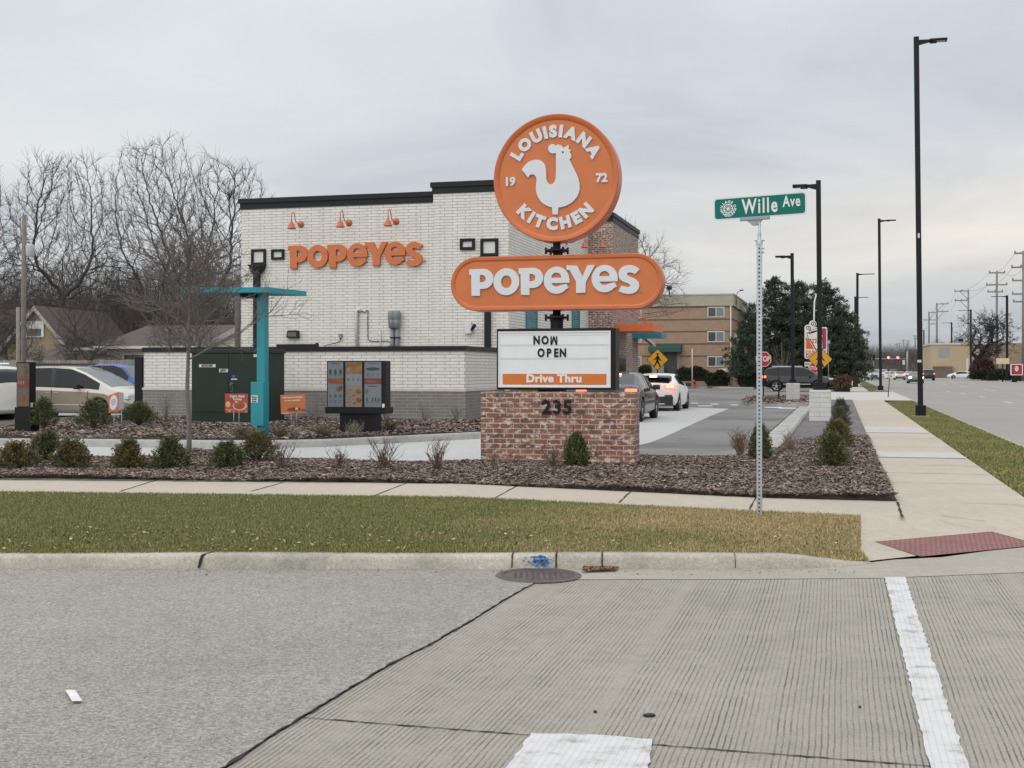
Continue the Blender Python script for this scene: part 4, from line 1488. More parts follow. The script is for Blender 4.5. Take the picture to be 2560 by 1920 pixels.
# utility cabinet
g = at(579, 1056, .28)
uc = thing('utility_cabinet', 'big dark green utility cabinet on a concrete pad in front of the low wall', 'utility cabinet', (g[0], g[1], .28), -ANG)
M_DGREEN = pm('cabinet green', (.013, .026, .020), .5, .15, 2, spec=.3, grime=.15)
UL = lambda u: on_line((g[0], g[1]), T, u)
c0, c1 = UL(479), UL(672)
hc = hz(873, g[1]) - .28
MB().box(c0 - .12, c1 + .45, -.12, .98, -.16, .0).build('pad', M_PALEWALK, uc)
mb = MB()
mb.box(c0, c1, 0, .9, .0, hc - .10, bev=.012)
mb.box(c0 - .03, c1 + .03, -.03, .93, hc - .10, hc, bev=.012)
mb.box(c0 + .0, c1 - .0, -.008, .001, .245, .258)
mb.build('cabinet', M_DGREEN, uc)
ds = UL(572)
d1 = MB().box(c0 + .03, ds - .006, -.02, -.001, .27, hc - .12).build('door', M_DGREEN, uc)
d2 = MB().box(ds + .006, c1 - .02, -.02, -.001, .27, hc - .12).build('door', M_DGREEN, uc)
xh = UL(581)
zhh = hz(966, g[1]) - .28
o = MB().tube([(xh - .02, -.05, zhh - .10), (xh - .02, -.07, zhh + .05), (xh + .05, -.05, zhh + .07)], .02, 6)
o.box(xh - .05, xh + .03, -.03, -.02, zhh - .13, zhh + .1)
o.build('handle', pm('handle grey', (.10, .11, .11), .5, .1), d2)
M_LBL = pm('label white', (.55, .56, .56), .5, .04)
def plate(parent, u0, u1, v0, v1, txt, size, y=-.022, mat=None, col=None, Lf=None, Y=None, zo=.28):
    x0, x1 = UL(u0), UL(u1)
    z1, z0 = hz(v0, g[1]) - zo, hz(v1, g[1]) - zo
    p = MB().box(x0, x1, y - .004, y, z0, z1).build('number_plate', mat or M_LBL, parent)
    if txt:
        m_ = MB()
        put_text(m_, txt, size, (x0 + x1) / 2, y - .006, (z0 + z1) / 2, .004, .002, .9)
        m_.build('lettering', col or BLACK, p)
plate(d1, 498.5, 540, 910.5, 918, '#2502489', .085)
plate(d1, 549, 571, 922, 930.5, '#091', .095)
plate(d2, 579, 594, 946.5, 949.5, None, .1)
plate(d2, 581, 589, 938, 944, None, .1, mat=pm('label blue', (.05, .09, .28), .5, .05))
plate(d2, 635, 644, 886, 892.5, None, .1, mat=pm('label pale blue', (.45, .58, .62), .5, .05))

# ------------------------------------------------------------------ teal order canopy
ty = 24.35
tx_ = px(656, ty)
oc = thing('order_canopy', 'teal steel order canopy with a flat roof on one post', 'canopy', (tx_, ty, GL + .15), -ANG)
zt = lambda v: hz(v, ty) - GL - .15
w1 = .5 * (668 - 645.5) / F * ty
MB().box(-w1, w1, -.07, .10, .0, zt(731), bev=.008).build('post', TEAL, oc)
sb = MB().box(-w1 - (645.5 - 633.5) / F * ty, w1 + .002, -.14, .11, zt(1064), zt(955), bev=.008).build('speaker_box', TEAL, oc)
n_ = MB().box(-w1 - .085, -w1 + .06, -.145, -.141, zt(1006), zt(988)).build('notice', M_LBL, sb)
m_ = MB()
for k, s_ in enumerate(('Please', 'order', 'here')):
    put_text(m_, s_, .045, -w1 - .012, -.148, zt(992.5) - k * .042, .003, .001)
m_.build('lettering', BLACK, n_)
# roof slab: near corner right over the post
Yc = 23.95
cxr = px(670, Yc)
c_ = Vector((cxr - tx_, Yc - ty, 0))
R_ = Matrix.Rotation(ANG, 4, 'Z')
c_ = R_ @ c_
zt1, zt0 = hz(718, Yc) - GL - .15, hz(731, Yc) - GL - .15
wl = -on_line((cxr, Yc), T, 452)
wd = on_line((cxr, Yc), S, 766)
fl_ = R_ @ Vector((px(452, Yc * .998) - tx_, Yc * .998 - ty, 0))
Yr = 208.5 / 198.5 * Yc
fr_ = R_ @ Vector((px(766, Yr) - tx_, Yr - ty, 0))
MB().prism([(c_.x, c_.y), (fr_.x, fr_.y), (fr_.x + fl_.x - c_.x, fr_.y + fl_.y - c_.y), (fl_.x, fl_.y)], zt0, zt1).build('roof', pm('teal roof', (.012, .26, .32), .42, .06), oc)
MB().box(c_.x - .68, c_.x - .36, c_.y + .15, c_.y + .5, zt0 - .08, zt0 + .001, bev=.01).build('roof_speaker', BLACK, oc)

# ------------------------------------------------------------------ menu boards
def rect_art(mb, x0, x1, z0, z1, y, mi):
    mb.quad((x0, y, z0), (x1, y, z0), (x1, y, z1), (x0, y, z1), mi)
ART = [pm('menu paper', (.15, .175, .19), .35, .08, 3), pm('menu orange', (.22, .075, .02), .4, .3, 6), pm('menu gold', (.21, .125, .035), .4, .35, 9), pm('menu pale', (.20, .215, .22), .4, .08), pm('menu buff', (.24, .18, .12), .4, .15, 6), pm('menu ink', (.035, .04, .05), .5, .1), pm('menu red', (.15, .03, .02), .4, .3, 9), pm('menu mid', (.085, .10, .11), .5, .25, 14), pm('menu meat', (.15, .07, .035), .5, .45, 18)]
g2 = at(891, 1080, .29)
mbd = thing('menu_board', 'black three panel drive-thru menu board with food pictures', 'menu board', (g2[0], g2[1], .27), -ANG)
ML = lambda u: on_line((g2[0], g2[1]), T, u)
mz = lambda v: hz(v, g2[1]) - .27
b0, b1 = ML(849), ML(936)
MB().box(b0, b1, 0, .42, -.05, mz(1033), bev=.01).build('pedestal', BLACK, mbd)
q0, q1 = ML(815), ML(966)
MB().box(q0, q1, -.06, .42, mz(1034), mz(1018), bev=.01).build('shelf', BLACK, mbd)
k0, k1 = ML(818), ML(964)
MB().box(k0, k1, -.02, .30, mz(1018) + .002, mz(902), bev=.008).build('housing', BLACK, mbd)
rb_ = random.Random(5)
for i, (ua, ub) in enumerate(((820.5, 859), (865, 906), (912, 954))):
    x0, x1 = ML(ua), ML(ub)
    z0, z1 = mz(1017.2), mz(905)
    pn = MB()
    rect_art(pn, x0, x1, z0, z1, -.022, 0)
    fx = lambda t_: x0 + (x1 - x0) * t_
    fz = lambda t_: z1 - (z1 - z0) * t_
    a = pn
    if i == 1:
        a.m[0] = 4
    y = -.025
    if i == 1:
        rect_art(a, fx(0), fx(1), fz(.26), fz(.0), y, 2)
        rect_art(a, fx(0), fx(1), fz(.53), fz(.27), y, 3)
        for (cx_, cz_, r_) in ((.78, .66, .17), (.80, .85, .17), (.55, .92, .08), (.5, .74, .07)):
            pts = arcpts(fx(cx_), fz(cz_), r_ * (x1 - x0), r_ * (x1 - x0) * .8, 0, 360, 14)[:-1]
            a.add([(p[0], y - .001, p[1]) for p in pts], [list(range(len(pts)))], 8)
        rect_art(a, fx(.06), fx(.62), fz(.10), fz(.04), y - .002, 1)
        rect_art(a, fx(.1), fx(.3), fz(.2), fz(.12), y - .002, 3)
        for k in range(6):
            rect_art(a, fx(.1), fx(.1 + .3 * rb_.random() + .1), fz(.62 + k * .055), fz(.607 + k * .055), y - .002, 7)
        for k in range(3):
            rect_art(a, fx(.12 + .3 * k), fx(.22 + .3 * k), fz(.42), fz(.36), y - .002, 7)
    else:
        rect_art(a, fx(0), fx(1), fz(.49), fz(.36), y, 1 if i == 0 else 6)
        rect_art(a, fx(.1), fx(.7), fz(.46), fz(.40), y - .001, 8)
        rect_art(a, fx(.25), fx(.75), fz(.045), fz(.03), y, 5)
        if i == 0:
            for k in range(3):
                pts = arcpts(fx(.17 + .33 * k), fz(.215), .085 * (x1 - x0) * 1.0, .055, 0, 360, 12)[:-1]
                a.add([(p[0], y - .001, p[1]) for p in pts], [list(range(len(pts)))], 5)
                pts = arcpts(fx(.17 + .33 * k), fz(.76), .09 * (x1 - x0), .045, 0, 360, 12)[:-1]
                a.add([(p[0], y - .001, p[1]) for p in pts], [list(range(len(pts)))], 7)
            pts = arcpts(fx(.72), fz(.60), .16 * (x1 - x0), .06, 0, 360, 12)[:-1]
            a.add([(p[0], y - .001, p[1]) for p in pts], [list(range(len(pts)))], 8)
            rect_art(a, fx(.84), fx(.93), fz(.62), fz(.52), y - .002, 5)
        else:
            pts = arcpts(fx(.5), fz(.155), .42 * (x1 - x0), .035, 0, 360, 16)[:-1]
            a.add([(p[0], y - .001, p[1]) for p in pts], [list(range(len(pts)))], 5)
            rect_art(a, fx(.25), fx(.75), fz(.545), fz(.53), y, 5)
            for k, xx in enumerate((.12, .45, .62, .82)):
                rect_art(a, fx(xx), fx(xx + .07), fz(.87), fz(.79 + .01 * (k % 2)), y - .001, 5)
            rect_art(a, fx(.08), fx(.2), fz(.70), fz(.60), y - .001, 7)
        for k in range(8):
            zt_ = (.26 + .016 * k) if k < 4 else (.86 + .015 * (k - 4))
            for s_ in range(3):
                rect_art(a, fx(.1 + .3 * s_), fx(.1 + .3 * s_ + .12 + .08 * rb_.random()), fz(zt_ + .006), fz(zt_), y - .001, 7)
    a.build('menu_panel', ART, mbd)
o = MB().box(ML(956.5), ML(962.5), -.03, -.021, mz(1024), mz(1009)).build('cup_sticker', WHITE, mbd)
# preview board at the left
g3 = at(58, 1078, .27)
pb = thing('preview_board', 'tall narrow black preview menu board with one faded panel', 'menu board', (g3[0], g3[1], .22), -ANG)
pz = lambda v: hz(v, g3[1]) - .22
MB().box(-.205, .205, -.02, .28, -.08, pz(1018), bev=.01).build('pedestal', BLACK, pb)
MB().box(-.17, .17, 0, .21, pz(1018) + .001, pz(905), bev=.008).build('housing', BLACK, pb)
x0, x1, z0, z1 = -.152, .152, pz(1016), pz(908.5)
pn = MB(); rect_art(pn, x0, x1, z0, z1, -.003, 0)
a = pn
rect_art(a, x0 + .01, x1 - .01, z1 - .54, z1 - .32, -.006, 7)
rect_art(a, x0 + .02, x0 + .13, z1 - .64, z1 - .56, -.006, 8)
rect_art(a, x0 + .012, x1 - .012, z1 - .84, z1 - .70, -.006, 9)
for k in range(5):
    rect_art(a, x0 + .19 + .02 * (k % 2), x0 + .24 + .02 * (k % 3), z1 - .1 - .05 * k, z1 - .07 - .05 * k, -.007, 6)
for k in range(3):
    rect_art(a, x0 + .03 + .06 * k, x0 + .06 + .06 * k, z1 - .46, z1 - .38, -.007, 5)
a.build('menu_panel', [pm('faded brown panel', (.12, .085, .055), .35, .25, 5)] + ART, pb)
MB().box(.171, .175, .02, .10, pz(1023), pz(1007)).build('cup_sticker', WHITE, pb)

# ------------------------------------------------------------------ yard posters
def poster(name, label, loc, rz, w, h, leg, mat):
    t_ = thing(name, label, 'poster', loc, rz)
    MB().box(-w / 2, w / 2, -.004, .004, leg, leg + h).build('board', mat, t_)
    o = MB()
    for s_ in (-1, 1):
        o.tube([(s_ * w * .115, .0, -.1), (s_ * w * .115, .0, leg + h * .3)], .006, 5)
    o.tube([(-w * .115, 0, leg * .35), (w * .115, 0, leg * .35)], .005, 5)
    o.build('wire_stake', GALV, t_)
    return t_, t_.children[0]
Yp = 27.6
w = (620 - 562) / F * Yp
t1_, bd = poster('yard_poster', 'red turkey dinner poster on a wire stake before the green cabinet', (px(591, Yp), Yp, .26), -.05, w, (1032 - 984) / F * Yp, hz(1032, Yp) - .26, pm('poster red', (.40, .055, .03), .45, .15, 4))
zb_ = hz(1032, Yp) - .26
hh = (1032 - 984) / F * Yp
a = MB()
pts = arcpts(.08, zb_ + hh * .36, .165, .105, 0, 360, 20)[:-1]
a.add([(p[0], -.006, p[1]) for p in pts], [list(range(len(pts)))], 0)
pts = arcpts(.07, zb_ + hh * .40, .13, .095, 0, 360, 16)[:-1]
a.add([(p[0], -.008, p[1]) for p in pts], [list(range(len(pts)))], 1)
pts = arcpts(-.19, zb_ + hh * .44, .055, .065, 0, 360, 16)[:-1]
a.add([(p[0], -.006, p[1]) for p in pts], [list(range(len(pts)))], 2)
rect_art(a, -.03, .03, zb_ + hh * .52, zb_ + hh * .62, -.009, 0)
rect_art(a, .20, .255, zb_ + hh * .02, zb_ + hh * .12, -.006, 3)
a.build('picture', [pm('plate cream', (.55, .42, .32), .5, .1), pm('turkey', (.34, .075, .03), .5, .35, 14), pm('badge yellow', (.60, .45, .16), .5, .1), pm('poster blue grey', (.20, .27, .30), .5, .1)], bd)
a = MB()
put_text(a, 'Cajun Style', .075, .02, -.010, zb_ + hh * .86, .003, .0025)
put_text(a, 'Turkey', .075, .02, -.010, zb_ + hh * .71, .003, .0025)
a.build('lettering', pm('poster white', (.70, .66, .60), .5, .03), bd)
a = MB()
put_text(a, 'Pre-order', .03, -.16, -.010, zb_ + hh * .16, .003, .001)
put_text(a, 'today', .03, -.16, -.010, zb_ + hh * .09, .003, .001)
a.build('lettering', pm('poster white', (.70, .66, .60), .5, .03), bd)
Yp = 28.4
w = (766 - 704) / F * Yp
hh = (1034 - 986) / F * Yp
zb_ = hz(1034, Yp) - .26
t2_, bd = poster('yard_poster', 'orange sandwich poster on a wire stake before the grey wall base', (px(735, Yp), Yp, .26), -.05, w, hh, zb_, pm('poster orange', (.52, .16, .05), .45, .08, 4))
bd.rotation_euler = (0, math.radians(-2.6), 0)
a = MB()
for (cz, rx, rz_, mi) in ((.30, .15, .085, 0), (.22, .165, .045, 1), (.12, .14, .05, 0)):
    pts = arcpts(.02, zb_ + hh * cz, rx, rz_, 0, 360, 20)[:-1]
    a.add([(p[0], -.006 - .001 * mi - .0005 * cz, p[1]) for p in pts], [list(range(len(pts)))], mi)
a.quad((.05, -.009, zb_ + hh * .2), (.12, -.009, zb_ + hh * .2), (.10, -.009, zb_ + hh * .32), (.06, -.009, zb_ + hh * .30), 2)
rect_art(a, .19, w / 2 - .003, zb_ + hh * .10, zb_ + hh * .22, -.0065, 3)
rect_art(a, -w / 2 + .02, -.10, zb_ + hh * .01, zb_ + hh * .06, -.0065, 2)
a.build('picture', [pm('bun', (.42, .17, .05), .5, .25, 10), pm('bacon', (.21, .035, .022), .5, .3, 14), pm('cheese', (.62, .56, .46), .5, .05), pm('poster blue', (.04, .12, .22), .5, .1)], bd)
a = MB()
put_text(a, 'Add bacon & cheese', .062, .0, -.010, zb_ + hh * .85, .003, .002, .9)
a.build('lettering', MATS['poster white'], bd)
a = MB()
put_text(a, 'to your sandwich!', .055, .0, -.010, zb_ + hh * .69, .003, .002, .9)
a.build('lettering', MATS['poster white'], bd)
Yp = 27.2
t3_ = thing('yard_poster', 'folded orange and white poster with a big white circle between two shrubs', 'poster', (px(289, Yp), Yp, .24), 0)
zb_ = hz(1031, Yp) - .24; hh = (1031 - 983) / F * Yp
x0, xm_, x1 = px(267, Yp) - px(289, Yp), px(299, Yp) - px(289, Yp), px(312, Yp) - px(289, Yp) - .11
M_ = Matrix.Translation((0, 0, 0))
f1 = MB().add([(x0, .12, zb_ - .02), (xm_, -.08, zb_ + .05), (xm_, -.08, zb_ + hh + .03), (x0, .12, zb_ + hh - .05), (x0, .126, zb_ - .02), (xm_, -.074, zb_ + .05), (xm_, -.074, zb_ + hh + .03), (x0, .126, zb_ + hh - .05)], [(0, 1, 2, 3), (7, 6, 5, 4), (0, 4, 5, 1), (2, 6, 7, 3), (0, 3, 7, 4), (1, 5, 6, 2)]).build('board', pm('poster orange2', (.58, .15, .04), .45, .08, 4), t3_)
f2_ = MB().add([(xm_ + .002, -.08, zb_ + .05), (x1, .26, zb_ + .06), (x1, .26, zb_ + hh), (xm_ + .002, -.08, zb_ + hh + .03), (xm_ + .002, -.074, zb_ + .05), (x1, .266, zb_ + .06), (x1, .266, zb_ + hh), (xm_ + .002, -.074, zb_ + hh + .03)], [(0, 1, 2, 3), (7, 6, 5, 4), (0, 4, 5, 1), (2, 6, 7, 3), (0, 3, 7, 4), (1, 5, 6, 2)]).build('board', pm('poster back white', (.56, .57, .58), .5, .05), t3_)
a = MB()
ux = Vector((xm_ - x0, -.2, .07)); uxn = ux.normalized()
cc = Vector(((x0 + xm_) / 2, .02 - .004, zb_ + .015 + hh / 2 - .01))
rx = ux.length * .40
pts = [cc + uxn * (rx * math.cos(k * .2618)) + Vector((0, 0, 1)) * (.165 * math.sin(k * .2618)) for k in range(24)]
a.add(pts, [list(range(24))], 0)
for k in range(4):
    z = .055 - .035 * k
    p0 = cc + Vector((0, -.003, z)) - uxn * rx * (.62 if k != 3 else .4); p1 = cc + Vector((0, -.003, z)) + uxn * rx * (.62 if k != 3 else .4)
    a.add([p0, p1, p1 + Vector((0, 0, .014)), p0 + Vector((0, 0, .014))], [(0, 1, 2, 3)], 1)
a.build('white_circle', [pm('circle white', (.62, .66, .74), .5, .04), pm('text grey', (.25, .2, .28), .5, .1)], f1)
o = MB()
for s_ in (-.05, .12):
    o.tube([(s_, .05, -.1), (s_, .05, zb_ + .05)], .006, 5)
o.tube([(-.05, .05, .08), (.12, .05, .08)], .005, 5)
o.build('wire_stake', GALV, t3_)

# ------------------------------------------------------------------ pylon sign
YB = 19.0
pc = (px(1395, YB), YB)
ps = thing('pylon_sign', 'orange roadside sign with round rooster panel, long name panel and message board on red brick', 'sign', (*pc, 0), -ANG)
PL = lambda u, y=0.0: on_line((pc[0] - S[0] * y, pc[1] - S[1] * y), T, u)    # y toward the viewer
def pzz(v, u=1395, y=0.0):
    t_ = PL(u, y)
    return hz(v, pc[1] - S[1] * y + T[1] * t_)
BD = .24            # half depth of the brick base
x0, x1 = PL(1202, BD), PL(1586, BD)
zt = pzz(979.5, 1395, BD)
base = MB().box(x0, x1, -BD, BD, -.05, zt).build('brick_base', BR_OLD, ps)
m_ = MB()
put_text(m_, '235', .285, PL(1393, BD), -BD - .014, pzz(1019.3, 1393, BD), .02, .0085, 1.04, space=1.10)
m_.build('house_number', BLACK, base)
# poles
MB().lathe([(.10, zt - .05), (.10, pzz(796))], 20, 'z', (PL(1392), 0, 0)).build('lower_pole', BLACK, ps)
o = MB().lathe([(.12, pzz(797)), (.155, pzz(796)), (.155, pzz(793.5)), (.10, pzz(793)), (.062, pzz(791.5)), (.06, pzz(640)), (.06, pzz(560))], 20, 'z', (PL(1392), 0, 0))
for (zc) in (pzz(794), pzz(627)):
    for k in range(6):
        a = k * math.pi / 3 + .3
        o.lathe([(.018, zc - .05), (.018, zc + .05)], 8, 'z', (PL(1392) + .17 * math.cos(a), .17 * math.sin(a), 0))
    o.lathe([(.06, zc - .015), (.185, zc - .015), (.185, zc + .015), (.06, zc + .015)], 20, 'z', (PL(1392), 0, 0))
o.build('upper_pole', BLACK, ps)
# round panel
DD = .16
RC = (PL(1388, DD), pzz(444.5, 1388, DD))
RR = .985
mb = MB()
prof = [(0, -DD + .022), (RR * .905, -DD + .022), (RR * .915, -DD + .012), (RR * .935, -DD - .002), (RR * .99, -DD - .004), (RR, -DD + .008), (RR, DD - .008), (RR * .99, DD + .004), (RR * .935, DD), (RR * .905, DD - .02), (0, DD - .02)]
vs, fs = [], []
NN = 96
for r, h in prof:
    for k in range(NN):
        w = 2 * math.pi * k / NN
        vs.append((RC[0] + r * math.cos(w), h, RC[1] + r * math.sin(w)))
for i in range(len(prof) - 1):
    for k in range(NN):
        k2 = (k + 1) % NN
        fs.append((i * NN + k, i * NN + k2, (i + 1) * NN + k2, (i + 1) * NN + k))
for i_, q in enumerate(fs):
    pass
mb.add(vs, fs, 0, True)
mb.m = [0 if (i // NN) in (0, 1, 2, 8, 9) else 1 for i in range(len(fs))]
disc = mb.build('round_panel', [ORANGE, ORANGE2], ps)
disc.data.set_sharp_from_angle(angle=math.radians(35)) if hasattr(disc.data, 'set_sharp_from_angle') else None
M_LET = pm('sign letter white', (.62, .655, .69), .35, .03)
M_HALO = pm('letter edge', (.70, .66, .62), .4, .03)
rk = [(682, 548), (692, 530), (708, 510), (730, 490), (755, 476), (785, 467), (812, 466), (838, 474), (858, 490), (871, 512), (878, 545), (878, 590), (880, 622), (886, 643), (897, 660), (915, 670), (932, 666), (948, 650), (957, 630), (961, 606), (963, 500), (962, 408), (948, 410), (930, 412), (912, 404), (901, 388), (898, 368), (905, 350), (920, 340), (938, 338), (951, 345), (958, 354), (968, 344), (984, 342), (1000, 348), (1010, 358), (1016, 368), (1035, 364), (1066, 345), (1061, 378), (1082, 386), (1070, 400), (1080, 416), (1085, 435), (1080, 450), (1068, 461), (1078, 482), (1098, 525), (1122, 572), (1140, 615), (1151, 660), (1152, 700), (1145, 735), (1130, 768), (1106, 798), (1075, 822), (1040, 841), (1005, 852), (979, 856), (974, 913), (936, 912), (930, 855), (895, 846), (862, 828), (835, 803), (815, 772), (802, 738), (797, 700), (800, 660), (803, 622), (796, 602), (782, 588), (764, 583), (748, 588), (738, 598), (734, 610), (727, 603), (712, 583), (697, 566)]
def dsk(p):                     # photo zoom pixels to the panel's plane (undo the slight perspective slope)
    x = (p[0] - 954) / 511 * RR
    z = -(p[1] - 612) / 527 * RR
    return (x, z - .045 * x)
rloop = [dsk(p) for p in rk]
eye = [dsk((1017 + 10 * math.cos(a), 403 + 12 * math.sin(a))) for a in np.linspace(0, 2 * math.pi, 15)[:-1]]
mb = MB()
vs, fs = shape_mesh([rloop, eye], .03, .004)
mb.add(vs, fs, 0, False, face_M(RC[0], -DD + .010, RC[1]))
mb.build('rooster_emblem', M_LET, disc)
mb = MB()
yl = -DD + .012
arc_text(mb, 'LOUISIANA', .238, RC[0], yl, RC[1], RR * .72, math.radians(148.5), math.radians(33), depth=.026, bold=.0165, sx=1.0)
mb.build('panel_lettering', M_LET, disc)
mb = MB()
arc_text(mb, 'KITCHEN', .238, RC[0], yl, RC[1], RR * .725, math.radians(224.5), math.radians(313), True, .026, .0165, 1.0)
mb.build('panel_lettering', M_LET, disc)
for s_, k_ in (('19', -1), ('72', 1)):
    mb = MB()
    put_text(mb, s_, .178, RC[0] + k_ * RR * .735, yl, RC[1] - .035, .026, .008)
    mb.build('year_number', M_LET, disc)
# long name panel
pz0, pz1 = pzz(775, 1390, DD), pzz(637.5, 1390, DD)
px0, px1 = PL(1126.5, DD), PL(1657, DD)
pcx, pcz, hr = (px0 + px1) / 2, (pz0 + pz1) / 2, (pz1 - pz0) / 2
def stadium(k):
    r = hr * 1.0 - k
    hw_ = (px1 - px0) / 2 - hr
    return [(pcx + hw_ + r * math.cos(a), pcz + r * math.sin(a)) for a in np.linspace(-math.pi / 2, math.pi / 2, 25)] + [(pcx - hw_ + r * math.cos(a), pcz + r * math.sin(a)) for a in np.linspace(math.pi / 2, 1.5 * math.pi, 25)]
rows = [(.075, -DD + .016), (.068, -DD + .008), (.052, -DD - .002), (.010, -DD - .004), (0, -DD + .008), (0, DD - .008), (.01, DD + .004)]
vs, fs, ms_ = [], [], []
for k, y in rows:
    vs += [(p[0], y, p[1]) for p in stadium(k)]
n = 50
for i in range(len(rows) - 1):
    for k in range(n):
        fs.append((i * n + k, i * n + (k + 1) % n, (i + 1) * n + (k + 1) % n, (i + 1) * n + k))
        ms_.append(0 if i < 2 else 1)
fs.append(list(range(n))[::-1]); ms_.append(0)
fs.append(list(range((len(rows) - 1) * n, len(rows) * n))); ms_.append(0)
mb = MB().add(vs, fs)
mb.m = ms_
pill = mb.build('name_panel', [ORANGE, ORANGE2], ps)
mb = MB()
la, lb = PL(1174, DD), PL(1599, DD)
put_logo(mb, la, pzz(739.0, 1190, DD), lb - la, -DD + .004, .026, (pzz(671, 1395, DD) - pzz(738, 1395, DD)) * 1.0, 0, .003)
mb.build('panel_lettering', M_LET, pill)
mb = MB()
put_text(mb, '®', .075, PL(1600.5, DD), -DD + .008, pzz(729, 1600, DD), .01)
mb.build('registered_mark', pm('mark orange', (.62, .36, .18), .5, .03), pill)
# message board
MD = .17
mx0, mx1 = PL(1241.5, MD), PL(1539, MD)
mz0, mz1 = pzz(974.5, 1395, MD), pzz(820.5, 1395, MD)
mzb = MB().box(mx0, mx1, -MD, MD, mz0, mz1, bev=.008).build('message_board', BLACK, ps)
fw = .045
x0, x1, z0, z1 = mx0 + .03, mx1 - .075, mz0 + .035, mz1 - .045
fm = MB()
fm.box(x0, x1, -MD - .004, -MD + .001, z0, z1)
fm.build('letter_panel', PANELW, mzb)
a = MB()
a.box(x0, x1, -MD - .016, -MD - .003, z1 - .022, z1)
a.box(x0, x1, -MD - .016, -MD - .003, z0, z0 + .022)
a.box(x0, x0 + .022, -MD - .016, -MD - .003, z0 + .022, z1 - .022)
a.box(x1 - .022, x1, -MD - .016, -MD - .003, z0 + .022, z1 - .022)
a.build('bezel', pm('bezel white', (.70, .71, .72), .4, .03), mzb)
a = MB()
for v in (838, 861, 864, 894.5, 897.5):
    zc = pzz(v, 1395, MD)
    a.box(x0 + .04, x1 - .04, -MD - .0075, -MD - .003, zc - .003, zc + .003)
a.build('letter_track', pm('track grey', (.54, .56, .58), .4, .03), mzb)
a = MB()
lh = (pzz(841, 1395, MD) - pzz(863, 1395, MD))
def row(s, us, v):
    for ch, u in zip(s, us):
        rot = 0.0
        c2 = ch
        xc, zc = PL(u, MD), pzz(v, u, MD)
        if ch == 'W':                     # the W is an M hung upside down
            w_, h_, t_w = lh * .40, lh * .5, lh * .155
            pts = [(-w_, h_), (-w_, -h_), (-w_ + t_w * 1.25, -h_), (0, h_ * .35), (w_ - t_w * 1.25, -h_), (w_, -h_), (w_, h_), (w_ - t_w, h_), (w_ - t_w, -h_ * .25), (t_w * .45, h_), (-t_w * .45, h_), (-w_ + t_w, -h_ * .25), (-w_ + t_w, h_)]
            vs, fs = shape_mesh([pts], .004)
            a.add(vs, fs, 0, False, face_M(xc, -MD - .012, zc))
            continue
        put_text(a, c2, lh * 1.30, xc, -MD - .012, zc, .004, .0075, .80, rot)
row('NOW', (1342, 1363, 1385), 851.5)
row('OPEN', (1353, 1372.5, 1390.5, 1407.5), 883)
a.build('changeable_letters', BLACK, mzb)
sx0, sx1 = PL(1257, MD), PL(1516, MD)
sz0, sz1 = pzz(961.5, 1395, MD), pzz(934.5, 1395, MD)
st_ = MB().box(sx0, sx1, -MD - .010, -MD - .003, sz0, sz1).build('orange_strip', pm('strip orange', (.60, .150, .02), .42, .05), mzb)
a = MB()
put_text(a, 'Drive Thru', .165, PL(1385, MD), -MD - .014, pzz(947, 1385, MD), .006, .0075, 1.10, space=1.06)
a.build('panel_lettering', WHITE, st_)
a = MB()
a.box(PL(1350, 0), PL(1376, 0), -.05, .05, zt + .0, mz0)
a.box(PL(1376, 0), PL(1412, 0), -.12, .12, zt + .0, mz0)
a.build('support_collar', BLACK, ps)
MB().box(x0 + .32, x0 + .62, -.10, -.02, zt, zt + .03).build('ledge_strip', pm('strip yellow', (.55, .45, .03), .5, .05), ps)
# ------------------------------------------------------------------ street name sign
YS = 12.3
sp = (px(1898.5, YS), YS)
sn_ = thing('street_name_sign', 'green street name sign reading Wille Ave on a perforated steel post', 'street sign', (*sp, .14), -ANG)
szz = lambda v: hz(v, YS) - .14
mb = MB()
hwp, zt = .0265, szz(607)
mb.box(-hwp, hwp, -hwp, hwp, -.1, zt)
a = MB()
z = .05
while z < zt - .02:
    for (dx, dy) in ((0, -1), (1, 0), (-1, 0), (0, 1)):
        pts = arcpts(0, z, .0095, .0095, 0, 360, 8)[:-1]
        if dx == 0:
            vs = [(p[0], dy * (hwp + .0008), p[1]) for p in pts]
        else:
            vs = [(dx * (hwp + .0008), p[0], p[1]) for p in pts]
        a.add(vs if dy < 0 or dx > 0 else vs[::-1], [list(range(8))])
    z += .0405
for q_ in range(len(a.f)):
    a.m[q_] = 1
mb.add(a.v, a.f, 1)
mb.build('post', [GALV, pm('hole dark', (.02, .023, .027), .8, .1)], sn_)
a = MB()
a.tube([(0, 0, zt - .1), (0, 0, szz(548))], .0135, 10)
a.lathe([(.03, zt - .03), (.035, zt + .01), (.018, zt + .03), (.018, zt + .09)], 10)
a.tube([(-.052, 0, zt + .022), (.052, 0, zt + .022)], .006, 6)
a.tube([(.03, -.03, zt - .06), (.05, -.03, zt - .06)], .01, 6)
a.tube([(.03, -.03, zt - .10), (.05, -.03, zt - .10)], .01, 6)
a.build('pipe', GALV, sn_)
br = math.radians(-11.0)
RB = Matrix.Rotation(br, 4, 'Z') @ Matrix.Rotation(math.radians(-.9), 4, 'Y')
zb_ = szz(541)
a = MB()
a.box(-.15, .15, -.02, .02, zb_ - .035, zb_ - .002, bev=.004)
a.add([(-.08, -.012, zb_ - .035), (.08, -.012, zb_ - .035), (.02, -.012, zb_ - .09), (-.02, -.012, zb_ - .09), (-.08, .012, zb_ - .035), (.08, .012, zb_ - .035), (.02, .012, zb_ - .09), (-.02, .012, zb_ - .09)], [(0, 3, 2, 1), (4, 5, 6, 7), (3, 7, 6, 2), (0, 4, 7, 3), (1, 2, 6, 5)])
